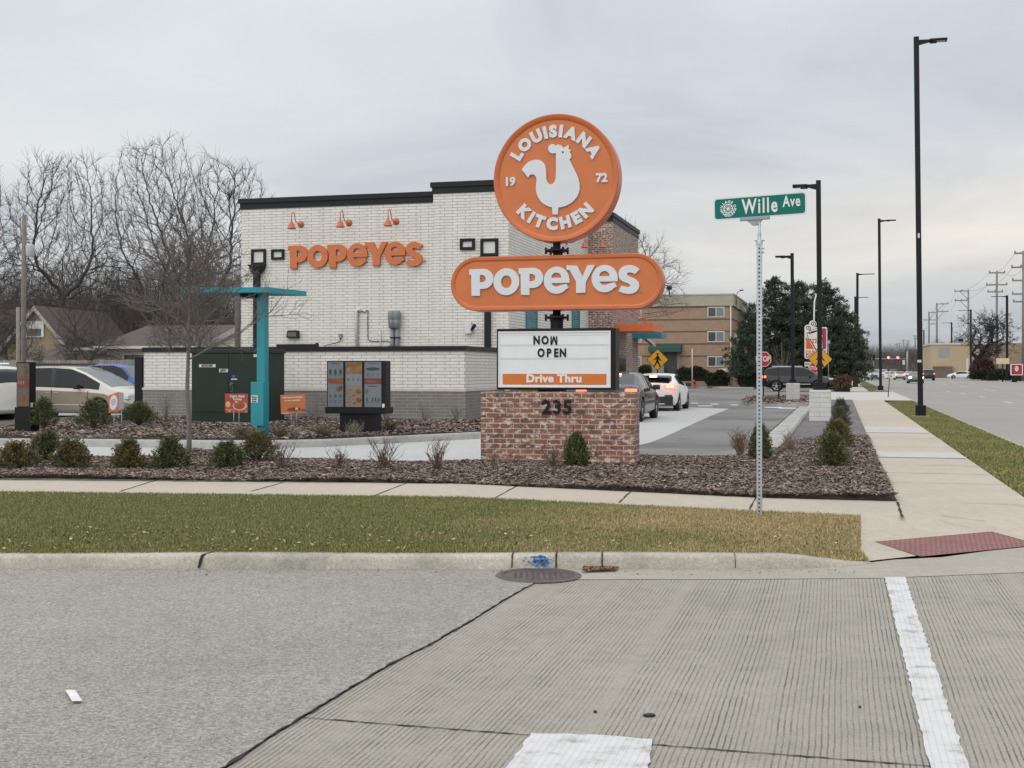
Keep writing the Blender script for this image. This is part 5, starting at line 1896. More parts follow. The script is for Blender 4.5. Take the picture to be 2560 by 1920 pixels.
for v in range(len(a.v)):
    a.v[v] = RB @ a.v[v]
a.build('bracket', STEEL, sn_)
def rrect(x0, x1, z0, z1, r, n=6):
    return arcpts(x1 - r, z1 - r, r, r, 0, 90, n) + arcpts(x0 + r, z1 - r, r, r, 90, 180, n) + arcpts(x0 + r, z0 + r, r, r, 180, 270, n) + arcpts(x1 - r, z0 + r, r, r, 270, 360, n)
bl, brr = -.475 + .052, .468 + .052
zb0, zb1_ = zb_ - .012, zb_ + .214
a = MB().prism(rrect(bl, brr, zb0, zb1_, .03), -.004, .004, 'y')
blade = a.build('blade', pm('sign edge white', (.60, .65, .65), .4, .05), sn_)
a = MB().prism(rrect(bl + .014, brr - .014, zb0 + .014, zb1_ - .014, .026), -.0055, .0055, 'y')
a.build('green_face', GREENSIGN, blade)
a = MB()
zc = (zb0 + zb1_) / 2
put_text(a, 'Wille', .205, .054, -.0072, zc - .002, .002, .0048, .68, space=1.20)
put_text(a, 'Ave', .150, .374, -.0072, zc + .022, .002, .0034, .68, space=1.12)
ex, ez, er = -.270, zc - .002, .050
arc_text(a, 'VILLAGE OF', .036, ex, -.0072, ez, .070, math.radians(188), math.radians(-5), depth=.002, bold=.0016)
arc_text(a, 'WHEELING', .036, ex, -.0072, ez, .070, math.radians(202), math.radians(345), True, .002, .0016)
vs, fs = shape_mesh([arcpts(0, 0, er, er, 0, 360, 28)[:-1], arcpts(0, 0, er * .80, er * .80, 0, 360, 28)[:-1]], .002)
a.add(vs, fs, 0, False, face_M(ex, -.0072, ez))
vs, fs = shape_mesh([arcpts(0, 0, er * .25, er * .25, 0, 360, 14)[:-1]], .002)
a.add(vs, fs, 0, False, face_M(ex, -.0072, ez))
for k in range(12):
    w = k * math.pi / 6
    c_, s_ = math.cos(w), math.sin(w)
    p = [(er * .2, -.002), (er * .85, -.003), (er * .85, .003), (er * .2, .002)]
    a.add([(ex + x * c_ - y * s_, -.0078, ez + x * s_ + y * c_) for x, y in p], [(0, 1, 2, 3)])
a.build('lettering', pm('sign text white', (.66, .69, .69), .4, .03), blade)
blade.matrix_local = RB
for ch in blade.children:
    ch.matrix_parent_inverse = Matrix.Identity(4)

# ------------------------------------------------------------------ lamp posts
def lamp_post(name, label, loc, h, arm, rz, w=.15, lean=0.0, base='skirt', group=None, far=False):
    t_ = thing(name, label, 'street lamp', loc, rz, group)
    a = MB()
    z0 = .4 if base == 'skirt' else .75
    a.add([(s1 * w / 2 + (lean if top else 0), s2 * w / 2, h if top else z0 - .35) for top in (0, 1) for s1, s2 in ((-1, -1), (1, -1), (1, 1), (-1, 1))], [(0, 1, 5, 4), (1, 2, 6, 5), (2, 3, 7, 6), (3, 0, 4, 7), (4, 5, 6, 7)])
    pole = a.build('pole', BLACK, t_)
    a = MB()
    k = 1 if arm > 0 else -1
    L_ = abs(arm)
    zt = h - .16
    a.prism([(k * w * .4 + lean, zt - .10), (k * L_ * .45 + lean, zt - .02), (k * L_ * .45 + lean, zt + .05), (k * w * .4 + lean, zt + .06)], -.05, .05, 'y')
    ar = a.build('arm', BLACK, t_)
    a = MB()
    x0, x1 = sorted((k * L_ * .42 + lean, k * L_ + lean))
    a.box(x0, x1, -.15, .15, zt - .02, zt + .055, bev=.02)
    if not far:
        a.box(k * L_ * .55 + lean - .1, k * L_ * .55 + lean + .1, -.07, .07, zt - .06, zt - .018)
    hd = a.build('head', BLACK, t_)
    if not far:
        MB().box(x0 + .12, x1 - .06, -.11, .11, zt - .026, zt - .021).build('lens', pm('lamp lens', (.35, .36, .37), .3, .05), hd)
    a = MB()
    if base == 'skirt':
        a.box(-w * 1.0, w * 1.0, -w * 1.0, w * 1.0, .02, .36, bev=.015)
        a.build('base_skirt', BLACK, t_)
        MB().box(-w * 1.75, w * 1.75, -w * 1.75, w * 1.75, -.1, .03, bev=.01).build('footing', M_KERB2, t_)
    return t_, pole
lp, pole = lamp_post('street_lamp', 'tallest black street lamp, nearest on the grass strip, head toward the avenue', (*[px(2301.5, 38.5), 38.5], .15), 11.92, .92, -ANG, .155, -.13, group='black street lamps along the avenue')
MB().box(-.05 - .05, .02, -.082, -.079, 1.7, 1.78).build('sticker', M_LBL, pole)
MB().box(-.09, -.03, -.082, -.079, 5.6, 5.75).build('sticker', M_LBL, pole)
G_ = 'black street lamps along the avenue'
lamp_post('street_lamp', 'black street lamp on the small grass patch beyond the driveway', (px(2201.5, 87.7), 87.7, .15), 12.3, 1.15, -ANG, .19, -.1, group=G_)
for (u, Y, lab) in ((2143.5, 135, 'black street lamp at the right edge of the dark pines'), (2138.5, 178, 'far thin black street lamp just left behind the one at the pines'), (2309.6, 325, 'far thin black lamp seen against the tallest lamp, over the avenue')):
    arm = 1.6 if u < 2300 else -1.6
    lamp_post('street_lamp', lab, (px(u, Y), Y, .12), 12.2, arm * 1.15, -ANG, .26 if Y < 150 else .32, 0, group=G_, far=True)
for (u, Y, lab) in ((2379, 268, 'far lamp left of the tan building corner, arm over the avenue'), (2427, 212, 'black lamp right beside the utility pole with two left arms'), (2517.5, 172, 'rightmost black lamp near the red square sign')):
    lamp_post('street_lamp', lab, (px(u, Y), Y, .12), 12.0, -2.1, -ANG, .3, 0, group=G_, far=True)
# lot lamps on white brick bases
def brick_base(t_, w, h):
    MB().box(-w / 2, w / 2, -w / 2, w / 2, -.12, h, bev=.035).build('brick_base', MATS['base brick'], t_)
brick('base brick', (.56, .56, .54), (.52, .52, .50), (.33, .325, .31), 1.6, .135, .008, var=.10, bump=.35)
yl = 35.0
t_, p_ = lamp_post('lot_lamp', 'black lot lamp on the nearer white brick base, head to the left', (px(2050.5, yl), yl, .16), hz(451, yl) - .16, -.72, -ANG, .135, -.05, base='brick', group='lot lamps on white brick bases')
brick_base(t_, .60, hz(975, yl - .3) - .16)
MB().box(-.17, .17, -.17, .17, hz(975, yl) - .17, hz(975, yl) + .05).build('base_plate', BLACK, t_)
yl = 56.0
t_, p_ = lamp_post('lot_lamp', 'black lot lamp on the farther white brick base near the stop sign', (px(1982.5, yl), yl, .22), hz(633, yl) - .22, -.75, -ANG, .15, -.04, base='brick', group='lot lamps on white brick bases')
brick_base(t_, .60, hz(958, yl - .3) - .22)
MB().box(-.15, .15, -.15, .15, hz(958, yl) - .23, hz(958, yl) - .05).build('base_plate', BLACK, t_)

# ------------------------------------------------------------------ traffic signs
def diamond_sign(label, u, v, Y, base_z, grp):
    t_ = thing('crossing_sign', label, 'traffic sign', (px(u, Y), Y, base_z), -ANG * .4, grp)
    zc = hz(v, Y) - base_z
    R_ = .545
    MB().tube([(0, .03, -.1), (0, .03, zc + .4)], .03, 8).build('post', BLACK, t_)
    def dia(r, y0, y1):
        c_ = .06
        pts = []
        for k in range(4):
            w = k * math.pi / 2
            cx_, cz_ = (r - c_) * math.cos(w), (r - c_) * math.sin(w)
            for q in (-45, 0, 45):
                pts.append((cx_ + c_ * .7 * math.cos(w + math.radians(q)), zc + cz_ + c_ * .7 * math.sin(w + math.radians(q))))
        return MB().prism(pts, y0, y1, 'y')
    b = dia(R_, -.004, .0).build('panel', BLACK, t_)
    f = dia(R_ - .03, -.007, -.0045).build('yellow_face', YELLOW, b)
    a = MB()
    k = R_ / .545
    fig = [[(.00, .20), (.07, .18), (.11, .05), (.20, -.06), (.17, -.09), (.06, .02), (.05, -.10), (.12, -.22), (.16, -.36), (.10, -.37), (.05, -.24), (-.02, -.15), (-.10, -.28), (-.17, -.36), (-.21, -.33), (-.14, -.22), (-.08, -.10), (-.06, .05), (-.10, .00), (-.19, -.03), (-.20, .01), (-.12, .06), (-.05, .17)]]
    vs, fs = shape_mesh(fig, .003)
    a.add(vs, fs, 0, False, face_M(0, -.009, zc))
    vs, fs = shape_mesh([arcpts(-.005, .27, .055, .055, 0, 360, 14)[:-1]], .003)
    a.add(vs, fs, 0, False, face_M(0, -.009, zc))
    a.build('walking_figure', BLACK, f)
    return t_
diamond_sign('yellow diamond crossing sign standing before the tan apartment entrance', 1644, 899, 60.8, .12, 'yellow pedestrian crossing signs')
diamond_sign('yellow diamond crossing sign half hidden by the near lot lamp', 2051, 898, 55, .22, 'yellow pedestrian crossing signs')
def stop_sign(label, u, v, Y, base_z, r, txt=True, post=BLACK):
    t_ = thing('stop_sign', label, 'stop sign', (px(u, Y), Y, base_z), -ANG * .3)
    zc = hz(v, Y) - base_z
    MB().tube([(0, .035, -.1), (0, .035, zc + r * .9)], .03, 8).build('post', post, t_)
    oc_ = lambda q: [(q / math.cos(math.pi / 8) * math.cos(math.pi / 8 + k * math.pi / 4), zc + q / math.cos(math.pi / 8) * math.sin(math.pi / 8 + k * math.pi / 4)) for k in range(8)]
    b = MB().prism(oc_(r), -.004, .002, 'y').build('panel', WHITE, t_)
    f = MB().prism(oc_(r * .93), -.007, -.0045, 'y').build('red_face', REDSIGN, b)
    a = MB()
    put_text(a, 'STOP', r * .98, 0, -.009, zc, .003, r * .022, .72)
    a.build('lettering', WHITE, f)
    return t_
stop_sign('red stop sign half hidden behind the perforated street sign post', 1909, 898, 64, .22, .385)
stop_sign('small far red stop sign behind the near yellow crossing sign', 2034, 920.5, 90, .15, .38)
t_ = thing('marker_post', 'thin black post standing on the stop sign island', 'post', (px(1947.3, 60), 60, .2), 0)
MB().tube([(0, 0, -.1), (0, 0, hz(918, 60) - .2)], .035, 6).build('post', BLACK, t_)
t_ = thing('no_left_sign', 'small white temporary NO LEFT sign leaning on a dark stake by the walk', 'sign', (px(2220, 67.4), 67.4, .06), -.08)
lean_ = px(2225, 67.4) - px(2220, 67.4)
zz0, zz1 = hz(944, 67.4) - .06, hz(928, 67.4) - .06
MB().tube([(0, .02, -.1), (lean_, .02, zz1)], .025, 6).build('stake', pm('stake rust', (.06, .045, .04), .8, .2), t_)
b = MB().box(lean_ - .32, lean_ + .30, -.005, .005, zz0, zz1).build('panel', pm('temporary sign white', (.60, .60, .57), .5, .06), t_)
a = MB()
put_text(a, 'NO LEFT', .135, lean_, -.009, zz1 - .10, .003, .004, .9)
put_text(a, '7-9pm', .105, lean_, -.009, zz0 + .09, .003, .003, .9)
a.build('lettering', BLACK, b)
# doughnut shop sign
YD = 92.0
ds_ = thing('shop_sign', 'doughnut shop sign with a steaming cup, half hidden by the near lot lamp', 'sign', (px(2040, YD), YD, .12), -ANG * .6)
dz = lambda v: hz(v, YD) - .12
dx = lambda u: (u - 2040) / F * YD
MB().box(-.18, .18, .03, .33, -.1, dz(830)).build('post', pm('sign post grey', (.3, .3, .31), .5, .05), ds_)
body = MB().prism(rrect(dx(2012), dx(2067), dz(897), dz(818), .14), -.15, .15, 'y')
cpt = lambda u, v, r: arcpts(dx(u), dz(v), r, r, 0, 360, 20)[:-1]
body.prism(cpt(2020.5, 820, .26), -.148, .148, 'y')
body.prism(cpt(2032, 810, .27), -.146, .146, 'y')
M_CREAM = pm('sign cream', (.66, .64, .58), .45, .04)
bo = body.build('panel', M_CREAM, ds_)
a = MB()
y = -.154
a.prism([(dx(2015), dz(872)), (dx(2015), dz(842)), (dx(2024), dz(852)), (dx(2035), dz(873))], y - .002, y, 'y', 0)
a.prism(rrect(dx(2052), dx(2064.5), dz(873), dz(821), .1), y - .002, y, 'y', 1)
def poly(pts, yy, mi):
    a.prism([(dx(u), dz(v)) for u, v in pts], yy - .002, yy, 'y', mi)
# cup outline then body, lid opening
poly([(2016.5, 833), (2021, 848.5), (2024.5, 849.5), (2038.5, 875), (2058, 873), (2056, 846), (2058, 842), (2053, 822), (2040, 821), (2026, 826)], y - .002, 2)
poly([(2018, 834), (2022, 847), (2026, 848), (2040, 873), (2056, 871.5), (2054.5, 845), (2056, 841.5), (2052, 823.5), (2040, 822.3), (2028, 826.5)], y - .005, 3)
poly([(2020, 833), (2031, 828), (2046, 825), (2049, 826), (2036, 831.5), (2023, 835)], y - .008, 2)
poly([(2022, 847.5), (2039, 847), (2055, 842.5), (2055, 843.5), (2039, 848.3), (2022.5, 848.6)], y - .008, 2)
for (u, v, r0) in ((2020.5, 820.5, .19), (2032.5, 810, .20)):
    for i in range(26):
        t0_, t1__ = i / 26, (i + 1) / 26
        f_ = lambda t: (dx(u) + r0 * (1 - .78 * t) * math.cos(-1.2 + t * 9), dz(v) + r0 * (1 - .78 * t) * math.sin(-1.2 + t * 9))
        p, q = f_(t0_), f_(t1__)
        d_ = (q[0] - p[0], q[1] - p[1]); l = math.hypot(*d_); n_ = (-d_[1] / l * .025, d_[0] / l * .025)
        a.add([(p[0] - n_[0], y - .003, p[1] - n_[1]), (q[0] - n_[0], y - .003, q[1] - n_[1]), (q[0] + n_[0], y - .003, q[1] + n_[1]), (p[0] + n_[0], y - .003, p[1] + n_[1])], [(0, 3, 2, 1), (0, 1, 2, 3)], 2)
put_text(a, 'DD', .42, dx(2041), y - .012, dz(854), .004, .012, 1.0, -.15, 0)
put_text(a, "DUNKIN'", .36, dx(2039.5), y - .006, dz(881), .004, .012, 1.0, 0, 0)
put_text(a, 'DONUTS', .36, dx(2039.5), y - .006, dz(890.5), .004, .012, 1.0, 0, 1)
a.build('cup_emblem', [pm('sign flame', (.62, .10, .02), .45, .05), pm('sign magenta', (.36, .02, .075), .45, .05), BLACK, M_CREAM], bo)
b = MB().box(dx(2012), dx(2030), -.1, .1, dz(916), dz(905)).build('lower_panel', M_CREAM, ds_)
a = MB(); put_text(a, 'DRIVE', .2, dx(2021.5), -.104, dz(910.5), .004, .008)
a.build('lettering', pm('text olive', (.16, .15, .01), .5, .05), b)
t_ = thing('white_bent_pole', 'thin white pole with a bent top above the doughnut sign', 'pole', (px(2036, 96), 96, .12), 0)
k = lambda u: (u - 2036) / F * 96
MB().tube([(0, 0, 0), (k(2035), 0, hz(800, 96)), (k(2036), 0, hz(758, 96)), (k(2040), 0, hz(741, 96)), (k(2037), 0, hz(740.5, 96))], .06, 6).build('pole', WHITE, t_)
t_ = thing('small_blue_sign', 'tiny pale blue sign on a post beside the pines', 'sign', (px(2071.5, 92), 92, .12), 0)
MB().tube([(0, .03, 0), (0, .03, hz(855, 92))], .03, 6).build('post', STEEL, t_)
MB().box(-.12, .12, -.01, .01, hz(863, 92), hz(855, 92)).build('panel', pm('pale blue', (.30, .40, .42), .5, .05), t_)

# ------------------------------------------------------------------ plants
M_NEED = pm('yew needle', (.05, .06, .03), .75, .05, 8, attr=True, spec=.2)
M_TWIG = pm('twig bark', (.068, .058, .052), .9, .2, 9)
M_TWIG2 = pm('young bark', (.155, .135, .12), .9, .2, 9)
M_DRY = pm('dry stem', (.15, .10, .075), .9, .2, 9)
def needle_cloud(tips, per, ln, wd, cols, spread=1.0):
    # tips: (point, direction); every tip carries a small spray of flat needles
    n = len(tips) * per
    C = np.repeat(np.array([t[0] for t in tips]), per, 0) + nrg.normal(0, ln * .30, (n, 3))
    D = np.repeat(np.array([t[1] for t in tips]), per, 0) + nrg.normal(0, spread, (n, 3))
    D /= np.linalg.norm(D, axis=1)[:, None] + 1e-9
    U = nrg.normal(0, 1, (n, 3))
    Sd = np.cross(D, U)
    Sd /= np.linalg.norm(Sd, axis=1)[:, None] + 1e-9
    l = ln * (.5 + .9 * nrg.random((n, 1)))
    w = wd * (.6 + .8 * nrg.random((n, 1)))
    V = np.stack([C - Sd * w, C + D * l * .6 - Sd * w * 1.1, C + D * l, C + D * l * .6 + Sd * w * 1.1], 1).reshape(-1, 3)
    k = np.repeat(nrg.choice(len(cols), len(tips), p=None), per)
    c_ = np.array(cols)[k] * (.65 + .7 * nrg.random((n, 1)))
    return V, np.arange(n * 4).reshape(-1, 4), np.repeat(c_, 4, 0)
GREENS = [(.078, .098, .044), (.105, .12, .05), (.060, .075, .040), (.125, .125, .055)]
RUSTY = [(.17, .14, .055), (.13, .125, .05), (.20, .115, .045), (.08, .09, .042), (.17, .10, .05)]
def yew(label, loc, w, h, cols, n=300, upright=.8, taper=.6, per=16, group=None, name='evergreen_shrub'):
    t_ = thing(name, label, 'shrub', loc, rnd.uniform(0, 6), group)
    tips, st_ = [], MB()
    for i in range(n):
        a = rnd.uniform(0, 6.283)
        q = rnd.random() ** .5
        zf = rnd.random() ** .8
        env = math.sin(math.pi * min(1, (.12 + zf * .9)) ** taper) ** .7 if taper else 1
        r = w / 2 * q * max(.12, env) * rnd.uniform(.8, 1.12)
        z = h * (.06 + .90 * zf) * rnd.uniform(.85, 1.08)
        p = (r * math.cos(a), r * math.sin(a), z)
        d_ = Vector((math.cos(a) * (.4 + q * .7), math.sin(a) * (.4 + q * .7), upright)).normalized()
        L_ = rnd.uniform(.10, .22) * (w + h) / 1.4
        for k in range(3):
            tips.append(((p[0] + d_.x * L_ * k / 3, p[1] + d_.y * L_ * k / 3, p[2] + d_.z * L_ * k / 3), tuple(d_)))
        if i % 9 == 0:
            st_.tube([(0, 0, -.03), (p[0] * .4, p[1] * .4, p[2] * .5), p], [.012, .008, .003], 4, cap=False)
    V, Fq, c_ = needle_cloud(tips, per // 3 + 1, .050 * (.5 + .5 * w), .0066, cols, .55)
    mesh_np('foliage', V, Fq, M_NEED, t_, c_)
    st_.build('stem', M_TWIG, t_)
    return t_
front = [  # u0,u1,vtop,vbase,depth,label,rusty
    (-10, 92, 1117, 1186, 17.6, 'rust tinged evergreen shrub at the far left of the front bed', 1),
    (70, 170, 1088, 1158, 18.7, 'tallest dark evergreen shrub at the back of the left clump', 0),
    (134, 224, 1107, 1181, 17.7, 'bronze tipped evergreen shrub at the right of the left clump', 1),
    (283, 358, 1107, 1178, 17.8, 'rusty evergreen shrub standing alone left of the young tree', 1),
    (383, 468, 1103, 1178, 17.9, 'dark green shrub just left of the young tree trunk', 0),
    (526, 610, 1112, 1181, 17.7, 'dark green shrub right of the young tree trunk', 0),
    (600, 690, 1086, 1162, 18.4, 'olive evergreen shrub in front of the teal post', 2)]
OLIVE = [(.125, .118, .055), (.10, .10, .048), (.14, .112, .055)]
MIXR = RUSTY + GREENS
for u0, u1, v0, v1, Y, lab, ru in front:
    hb = hz(v1, Y)
    yew(lab, (px((u0 + u1) / 2, Y), Y, max(.12, hb)), (u1 - u0) / F * Y * 1.05, (v1 - v0) / F * Y, (GREENS, MIXR, OLIVE)[ru], 330, .9, .55, group='evergreen shrubs in the front bed')
back = [(80, 138, 1000, 1069, 26.8, 'dark evergreen shrub behind the narrow preview board', 0), (190, 281, 1007, 1069, 27.6, 'widest evergreen shrub before the tan van wheel', 0), (304, 388, 1012, 1060, 28.2, 'low evergreen shrub left of the low white wall', 0)]
for u0, u1, v0, v1, Y, lab, ru in back:
    yew(lab, (px((u0 + u1) / 2, Y), Y, hz(v1, Y)), (u1 - u0) / F * Y * 1.02, (v1 - v0) / F * Y, GREENS, 330, .9, .55, group='evergreen shrubs behind the drive-thru lane')
yew('pointed dark arborvitae in front of the brick sign base', (px(1441.5, 17.6), 17.6, .16), 61 / F * 17.6, 88 / F * 17.6, GREENS, 480, 2.2, .62, name='arborvitae')
yew('pointed dark arborvitae right behind the street sign post', (px(1901, 18.9), 18.9, .17), 53 / F * 18.9, 88 / F * 18.9, GREENS, 480, 2.2, .62, name='arborvitae')
yew('large dark shrub in the right bed beside the avenue walk', (px(2081, 17.9), 17.9, .17), 76 / F * 17.9, 80 / F * 17.9, GREENS + [RUSTY[0]], 480, .7, .42)
yew('olive brown shrub behind the large one along the walk', (px(2093, 22.6), 22.6, .17), 84 / F * 22.6, 62 / F * 22.6, OLIVE + MIXR, 420, .7, .42)
yew('grey green hedge shrub beside the nearer white brick base', (px(2102, 36.5), 36.5, .17), 46 / F * 36.5, 44 / F * 36.5, [(.115, .125, .085), (.095, .105, .068)], 360, 1, .45)
yew('grey green hedge shrub just nearer than the white brick base', (px(2100, 30), 30, .17), 50 / F * 30, 50 / F * 30, [(.115, .125, .085), (.095, .105, .068)], 360, 1, .45)
# dry perennials and bare shrublets
def dry_clump(label, loc, w, h, n, seed, heads=True, mat=M_DRY, name='dry_perennial', upr=1.5, group='dead perennials in the front bed'):
    r = random.Random(seed)
    t_ = thing(name, label, 'plant', loc, 0, group)
    o, hd = MB(), MB()
    for i in range(n):
        a = r.uniform(0, 6.283)
        e = r.uniform(.1, 1) * w / 2
        hh = h * r.uniform(.35, 1)
        p0 = Vector((r.uniform(-.05, .05), r.uniform(-.05, .05), -.02))
        p1 = Vector((e * .45 * math.cos(a), e * .45 * math.sin(a), hh * .55))
        p2 = Vector((e * math.cos(a + .2), e * math.sin(a + .2), hh))
        o.tube([p0, p1, p2], [.005, .004, .0025], 4, cap=False)
        for q in range(2):
            b = p1.lerp(p2, r.uniform(.1, .9))
            c_ = b + Vector((r.uniform(-.09, .09), r.uniform(-.09, .09), r.uniform(.04, .14)))
            o.tube([b, c_], [.003, .002], 3, cap=False)
            if heads and r.random() < .5:
                for _ in range(4):
                    d_ = c_ + Vector((r.uniform(-.035, .035), r.uniform(-.035, .035), r.uniform(-.015, .02)))
                    hd.add([d_ + Vector((-.012, 0, 0)), d_ + Vector((0, -.012, .004)), d_ + Vector((.012, 0, .002)), d_ + Vector((0, .012, 0))], [(0, 1, 2, 3)])
    o.add(hd.v, hd.f, 1)
    o.build('stem', [mat, pm('seed brown', (.10, .06, .045), .9, .3)], t_)
    return t_
dr_ = [(706, 1184, 70, 78, 46, 'dead brown perennial clump right of the olive shrub'), (848, 1172, 64, 62, 40, 'low dead perennial clump left of the middle of the lane gap'), (962, 1185, 80, 88, 56, 'tall dead perennial clump before the lane, right of the menu board'), (1094, 1180, 76, 84, 46, 'flat topped dead perennial clump left of the brick sign base'), (1232, 1182, 40, 70, 12, 'few bare dark stalks at the left end of the brick sign base'), (1385, 1184, 70, 66, 40, 'reddish dead perennial clump before the brick base, left of the arborvitae')]
for k, (u, v, w, h, n, lab) in enumerate(dr_):
    Y = 17.3
    dry_clump(lab, (px(u, Y), Y, .17), w / F * Y * 1.2, h / F * Y * .95, int(n * .75), 30 + k)
Y = 20.6
dry_clump('pale dried hydrangea left of the arborvitae at the sign post', (px(1850, Y), Y, .17), .5, .42, 80, 50, True, pm('dry pale', (.30, .20, .14), .9, .2))
dry_clump('small dead clump at the corner of the lot kerb', (px(1975, 21.2), 21.2, .17), .42, .34, 50, 51, False, pm('dry pale2', (.24, .18, .14), .9, .2))
for k, (u, Y, w, h, lab) in enumerate(((793, 30.5, .62, .62, 'bare twiggy shrub between the burger poster and menu board'), (965, 31, .5, .5, 'bare shrublet right behind the menu board'), (1062, 31, .6, .55, 'bare shrublet by the grey wall base, left of its right end'), (1142, 31, .5, .5, 'bare shrublet at the right end of the grey wall base'), (414, 30.5, .55, .78, 'bare stalky shrub left of the young tree before the low wall'))):
    dry_clump(lab, (px(u, Y), Y, .26), w, h, 20, 60 + k, False, M_TWIG2, 'bare_shrub', group='bare shrublets on the drive-thru island')
dry_clump('pale grassy tuft at the foot of the menu board', (px(885, 25.3), 25.3, .27), .5, .24, 60, 70, False, pm('pale tuft', (.26, .24, .17), .9, .2), 'grass_tuft', group='tufts on the drive-thru island')
for k, (u, Y, lab) in enumerate(((608, 24.0, 'dark low tuft on the island left of the teal post'), (700, 24.2, 'brown grassy tuft right of the teal post'), (805, 24.6, 'brown grassy tuft left of the menu board foot'), (975, 27, 'dark low tuft right of the menu board foot'))):
    dry_clump(lab, (px(u, Y), Y, .27), .55, .2, 70, 80 + k, False, pm('tuft brown', (.13, .105, .065), .9, .25), 'grass_tuft', group='tufts on the drive-thru island')

# ------------------------------------------------------------------ bare trees
def grow_tree(seed, h, trunk_r, spread=.55, fork=.28, levels=5, kids=(2, 3), tw=10, minr=.010, lean=(0, 0), up=.25, droop=0.0, ratio=.74, sides=5, jit=.16):
    r = random.Random(seed)
    tr, cr = MB(), MB()
    def branch(p, d_, L_, rad, lv):
        n = 5 if lv < 2 else (4 if lv < 4 else 3)
        pts, rads = [p.copy()], [rad]
        end = max(minr * .7, rad * .62)
        dd = d_.copy()
        for i in range(n):
            j = Vector((r.gauss(0, 1), r.gauss(0, 1), r.gauss(0, .7))) * jit * (1 + .15 * lv)
            dd = (dd + j + Vector((0, 0, up * .3 - droop * lv * .05))).normalized()
            pts.append(pts[-1] + dd * (L_ / n))
            rads.append(rad + (end - rad) * (i + 1) / n)
        mbx = tr if lv < 2 else cr
        mbx.tube(pts, rads, max(3, sides + 2 - lv) if lv < 3 else 3, cap=False)
        if lv >= levels:
            return
        k = r.choice(kids)
        if lv == 0:
            k = max(3, k + 1)
        base = r.uniform(0, 6.28)
        for i in range(k):
            a = base + i * 6.283 / k + r.uniform(-.5, .5)
            sp = spread * r.uniform(.6, 1.25)
            side = dd.orthogonal().normalized()
            q = Matrix.Rotation(a, 3, dd)
            nd = (dd + (q @ side) * math.tan(sp)).normalized()
            branch(pts[-1], nd, L_ * ratio * r.uniform(.8, 1.15), end * (.86 if i == 0 else r.uniform(.6, .8)), lv + 1)
        if lv > 0:                                # side shoots along the limb
            for i in range(1, n):
                for _ in range(2 if lv >= 2 else 1):
                    if r.random() < .72:
                        side = dd.orthogonal().normalized()
                        q = Matrix.Rotation(r.uniform(0, 6.28), 3, dd)
                        nd = (dd * .7 + (q @ side) * r.uniform(.6, 1.1)).normalized()
                        lv2 = min(levels, lv + (2 if lv < levels - 1 else 1))
                        branch(pts[i], nd, L_ * ratio ** 2 * r.uniform(.55, .95), max(minr, rads[i] * .38), max(lv2, lv + 1))
    d0 = Vector((lean[0], lean[1], 1)).normalized()
    branch(Vector((0, 0, -.1)), d0, h * fork, trunk_r, 0)
    return tr, cr
def bare_tree(name, label, loc, seed, h, trunk_r, mat=M_TWIG, group=None, rz=0.0, **k):
    t_ = thing(name, label, 'tree', loc, rz, group)
    tr, cr = grow_tree(seed, h, trunk_r, **k)
    zmax = max(p.z for p in cr.v)
    f = h / zmax                           # bring the crown to the height seen in the photograph
    for m_ in (tr, cr):
        m_.v = [Vector((p.x * f, p.y * f, p.z * f)) for p in m_.v]
    tr.build('trunk', mat, t_)
    cr.build('crown', mat, t_)
    return t_
